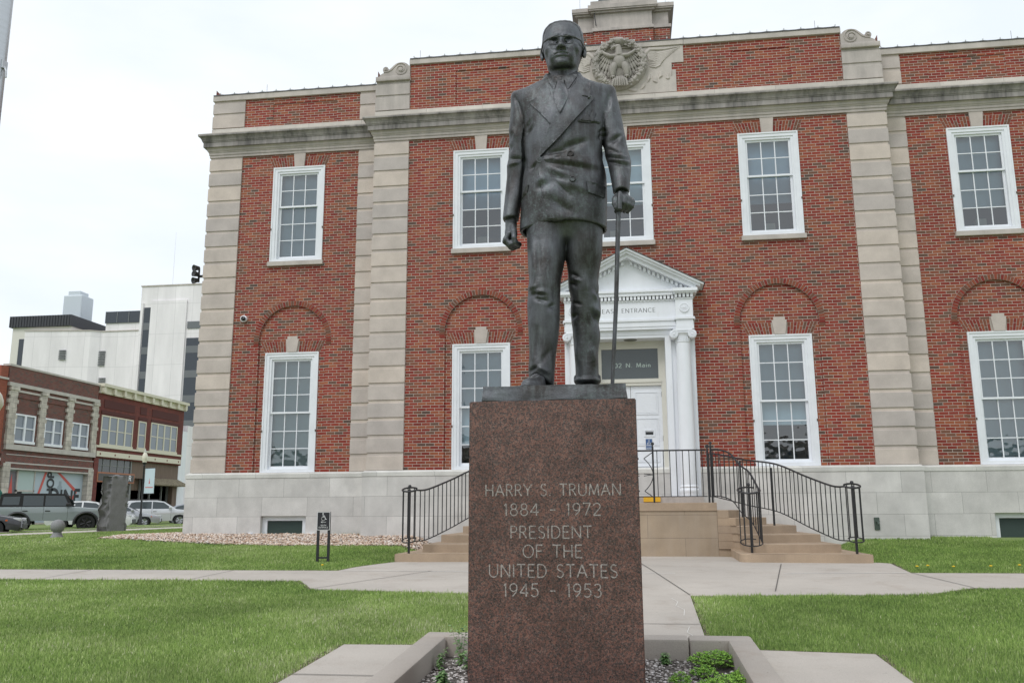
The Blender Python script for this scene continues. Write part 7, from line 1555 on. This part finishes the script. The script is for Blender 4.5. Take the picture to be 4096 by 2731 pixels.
def clover(label, x, y, r, h, seed, mt=LEAF, n=260, par='leafy_weed'):
    rg = random.Random(seed); z = float(gz(x, y))-.10; t = thing(par, label, 'weed', (x, y, z), group='weeds growing in the pedestal bed')
    m = MB(); sm_ = MB()
    for i in range(n):
        a = rg.uniform(0, 2*PI); rr = r*math.sqrt(rg.random()); hh = h*(1-.55*(rr/r)**2)*rg.uniform(.55, 1.05); px_, py_ = x+rr*math.cos(a), y+rr*math.sin(a)*.85
        b0 = rg.uniform(0, 2*PI)
        for k in range(3): an = b0+k*2*PI/3; leaf(m, (px_, py_, z+hh), (math.cos(an), math.sin(an), rg.uniform(-.25, .25)), rg.uniform(.016, .028), .01, lobes=3)
        if i % 3 == 0: sm_.tube([(x+.4*(px_-x), y+.4*(py_-y), z), (px_, py_, z+hh)], .0018, 4)
    m.build('leaves', mt, t, fixn=False); sm_.build('stems', STEM, t)
clover('large bright green weed clump against the back kerb at its right corner', .62, -11.86, .22, .13, 1, n=330); clover('bright green weed clump tucked in the far right corner beside the kerb', .86, -12.03, .11, .11, 2, n=110)
clover('small round green weed out on the gravel', .50, -12.30, .11, .10, 3, n=110); clover('green weed clump pressed against the right kerb', .80, -12.45, .13, .12, 4, n=150); clover('broad green weed mat at the foot of the right kerb, nearest the viewer', .66, -12.72, .25, .12, 5, n=340); clover('little green weed sprig left of the broad weed mat', .30, -12.62, .09, .12, 6, n=80)
def tall_weed(label, x, y, hgt, n, seed, mt=LEAFB, L=.07):
    rg = random.Random(seed); z = float(gz(x, y))-.10; t = thing('tall_weed', label, 'weed', (x, y, z), group='weeds growing in the pedestal bed'); m = MB(); s_ = MB()
    for k in range(n):
        an = rg.uniform(0, 2*PI); ln = rg.uniform(.1, .55); hh = hgt*rg.uniform(.55, 1); tip = Vector((x+math.cos(an)*ln*hh, y+math.sin(an)*ln*hh, z+hh)); b0 = Vector((x, y, z)); mid = (b0+tip)/2+Vector((0, 0, .05*hgt))
        s_.tube([b0, mid, tip], [.003, .0022, .0012], 4)
        for j in range(13):
            u = .12+.86*j/12; p = b0.lerp(mid, u*2) if u < .5 else mid.lerp(tip, u*2-1); a2 = rg.uniform(0, 2*PI); leaf(m, p, (math.cos(a2), math.sin(a2), rg.uniform(-.1, .5)), L*(1.15-.7*u)*rg.uniform(.7, 1.2), L*.22, .35)
    m.build('leaves', mt, t, fixn=False); s_.build('stems', STEM, t)
tall_weed('tall seeding weed beside the left inner corner of the kerb', -1.50, -11.98, .34, 5, 11); tall_weed('dark leafy weed close to the left side of the pedestal', -1.36, -12.25, .20, 9, 12, L=.09); tall_weed('low spreading weed in the gravel near the left kerb', -1.52, -12.72, .11, 9, 13, L=.08); tall_weed('small weed hanging over the left kerb', -1.66, -12.18, .20, 4, 14, L=.06)
tall_weed('trailing weed lying along the back kerb behind the pedestal', .22, -11.80, .10, 8, 15, L=.06); tall_weed('thin seedling in front of the right gravel', .25, -12.95, .15, 3, 16, L=.05); tall_weed('dry little weed sprouting from the joint of the walk', .26, -10.45, .09, 4, 17, mat('dry_weed', (.16, .13, .06), .7), .05)
FLW = mat('dandelion_yellow', (.75, .50, .02), .7); pr = None
for i, (x, y) in enumerate(((4.25, -5.35), (4.42, -5.30), (4.75, -5.42), (5.3, -5.36), (5.75, -5.25), (6.6, -5.5), (7.3, -5.5), (-5.1, -5.45), (7.0, -3.2))):
    z = float(gz(x, y)); t = thing('dandelion', ['yellow dandelion at the lawn edge by the walk'][0], 'flower', (x, y, z), group='dandelions along the lawn edge'); m = MB(); m.lathe([(0, .075), (.02, .07), (.024, .06), (.0, .05)], (x, y, z), 9); m.build('flower_head', FLW, t); m = MB(); m.tube([(x, y, z), (x+.005, y, z+.06)], .002, 4); m.build('stalk', STEM, t)

# ------------------------------------------------------------ across the street behind the viewer (seen mirrored in the window panes)
ob = thing('opposite_building', 'brick terrace across the street, mirrored in the courthouse windows', 'building', (4, -62, -2.5))
m = MB(); m.box(-46, 42, -74, -62, -2.6, 4.2); m.box(-20, -4, -74, -61.9, 4.2, 5.6); m.box(14, 30, -74, -61.9, 4.2, 5.2); m.build('wall', mat('opposite_brick', (.24, .19, .16), .9), ob); m = MB()
for k in range(21): x = -44+k*4.1; m.box(x, x+1.7, -62, -61.93, 1.2, 3.3)
m.build('window_row', DARK, ob); m = MB(); m.box(-46.2, 42.2, -62.1, -61.6, 4.0, 4.3); m.build('cornice', STONE, ob)
CRN = mat('tree_leaf', (.05, .10, .025), .6); BRK = mat('tree_bark', (.07, .055, .045), .9)
def tree(x, y, hgt, seed):
    rg = np.random.default_rng(seed); z = float(gz(x, y)); t = thing('street_tree', 'leafy street tree behind the viewer, mirrored in the courthouse windows', 'tree', (x, y, z), group='street trees mirrored in the windows')
    m = MB(); m.tube([(x, y, z), (x+.1, y, z+hgt*.35), (x, y+.1, z+hgt*.8)], [.22, .16, .05], 8)
    for k in range(7): a = k*2.4; m.tube([(x, y, z+hgt*(.3+.06*k)), (x+math.cos(a)*hgt*.25, y+math.sin(a)*hgt*.25, z+hgt*(.48+.06*k))], [.08, .02], 5)
    m.build('trunk', BRK, t)
    n = 2600; c = rg.normal(size=(60, 3)); c /= np.linalg.norm(c, axis=1)[:, None]; c *= rg.uniform(.35, 1, (60, 1))**.5; c = c*np.array([.33, .33, .36])*hgt+np.array([x, y, z+hgt*.66])
    p = c[rg.integers(0, 60, n)]+rg.normal(0, .055*hgt, (n, 3)); d = rg.normal(size=(n, 2, 3)); d /= np.linalg.norm(d, axis=2)[..., None]; s = rg.uniform(.16, .32, (n, 1))
    V = np.stack([p-d[:, 0]*s, p+d[:, 1]*s*.6, p+d[:, 0]*s, p-d[:, 1]*s*.6], 1).reshape(-1, 3); o = np_mesh('crown', V-np.array([x, y, z]), np.arange(n*4).reshape(-1, 4), CRN); o.parent = t
for i, (x, y, hgt) in enumerate(()): tree(x, y, hgt, 40+i)
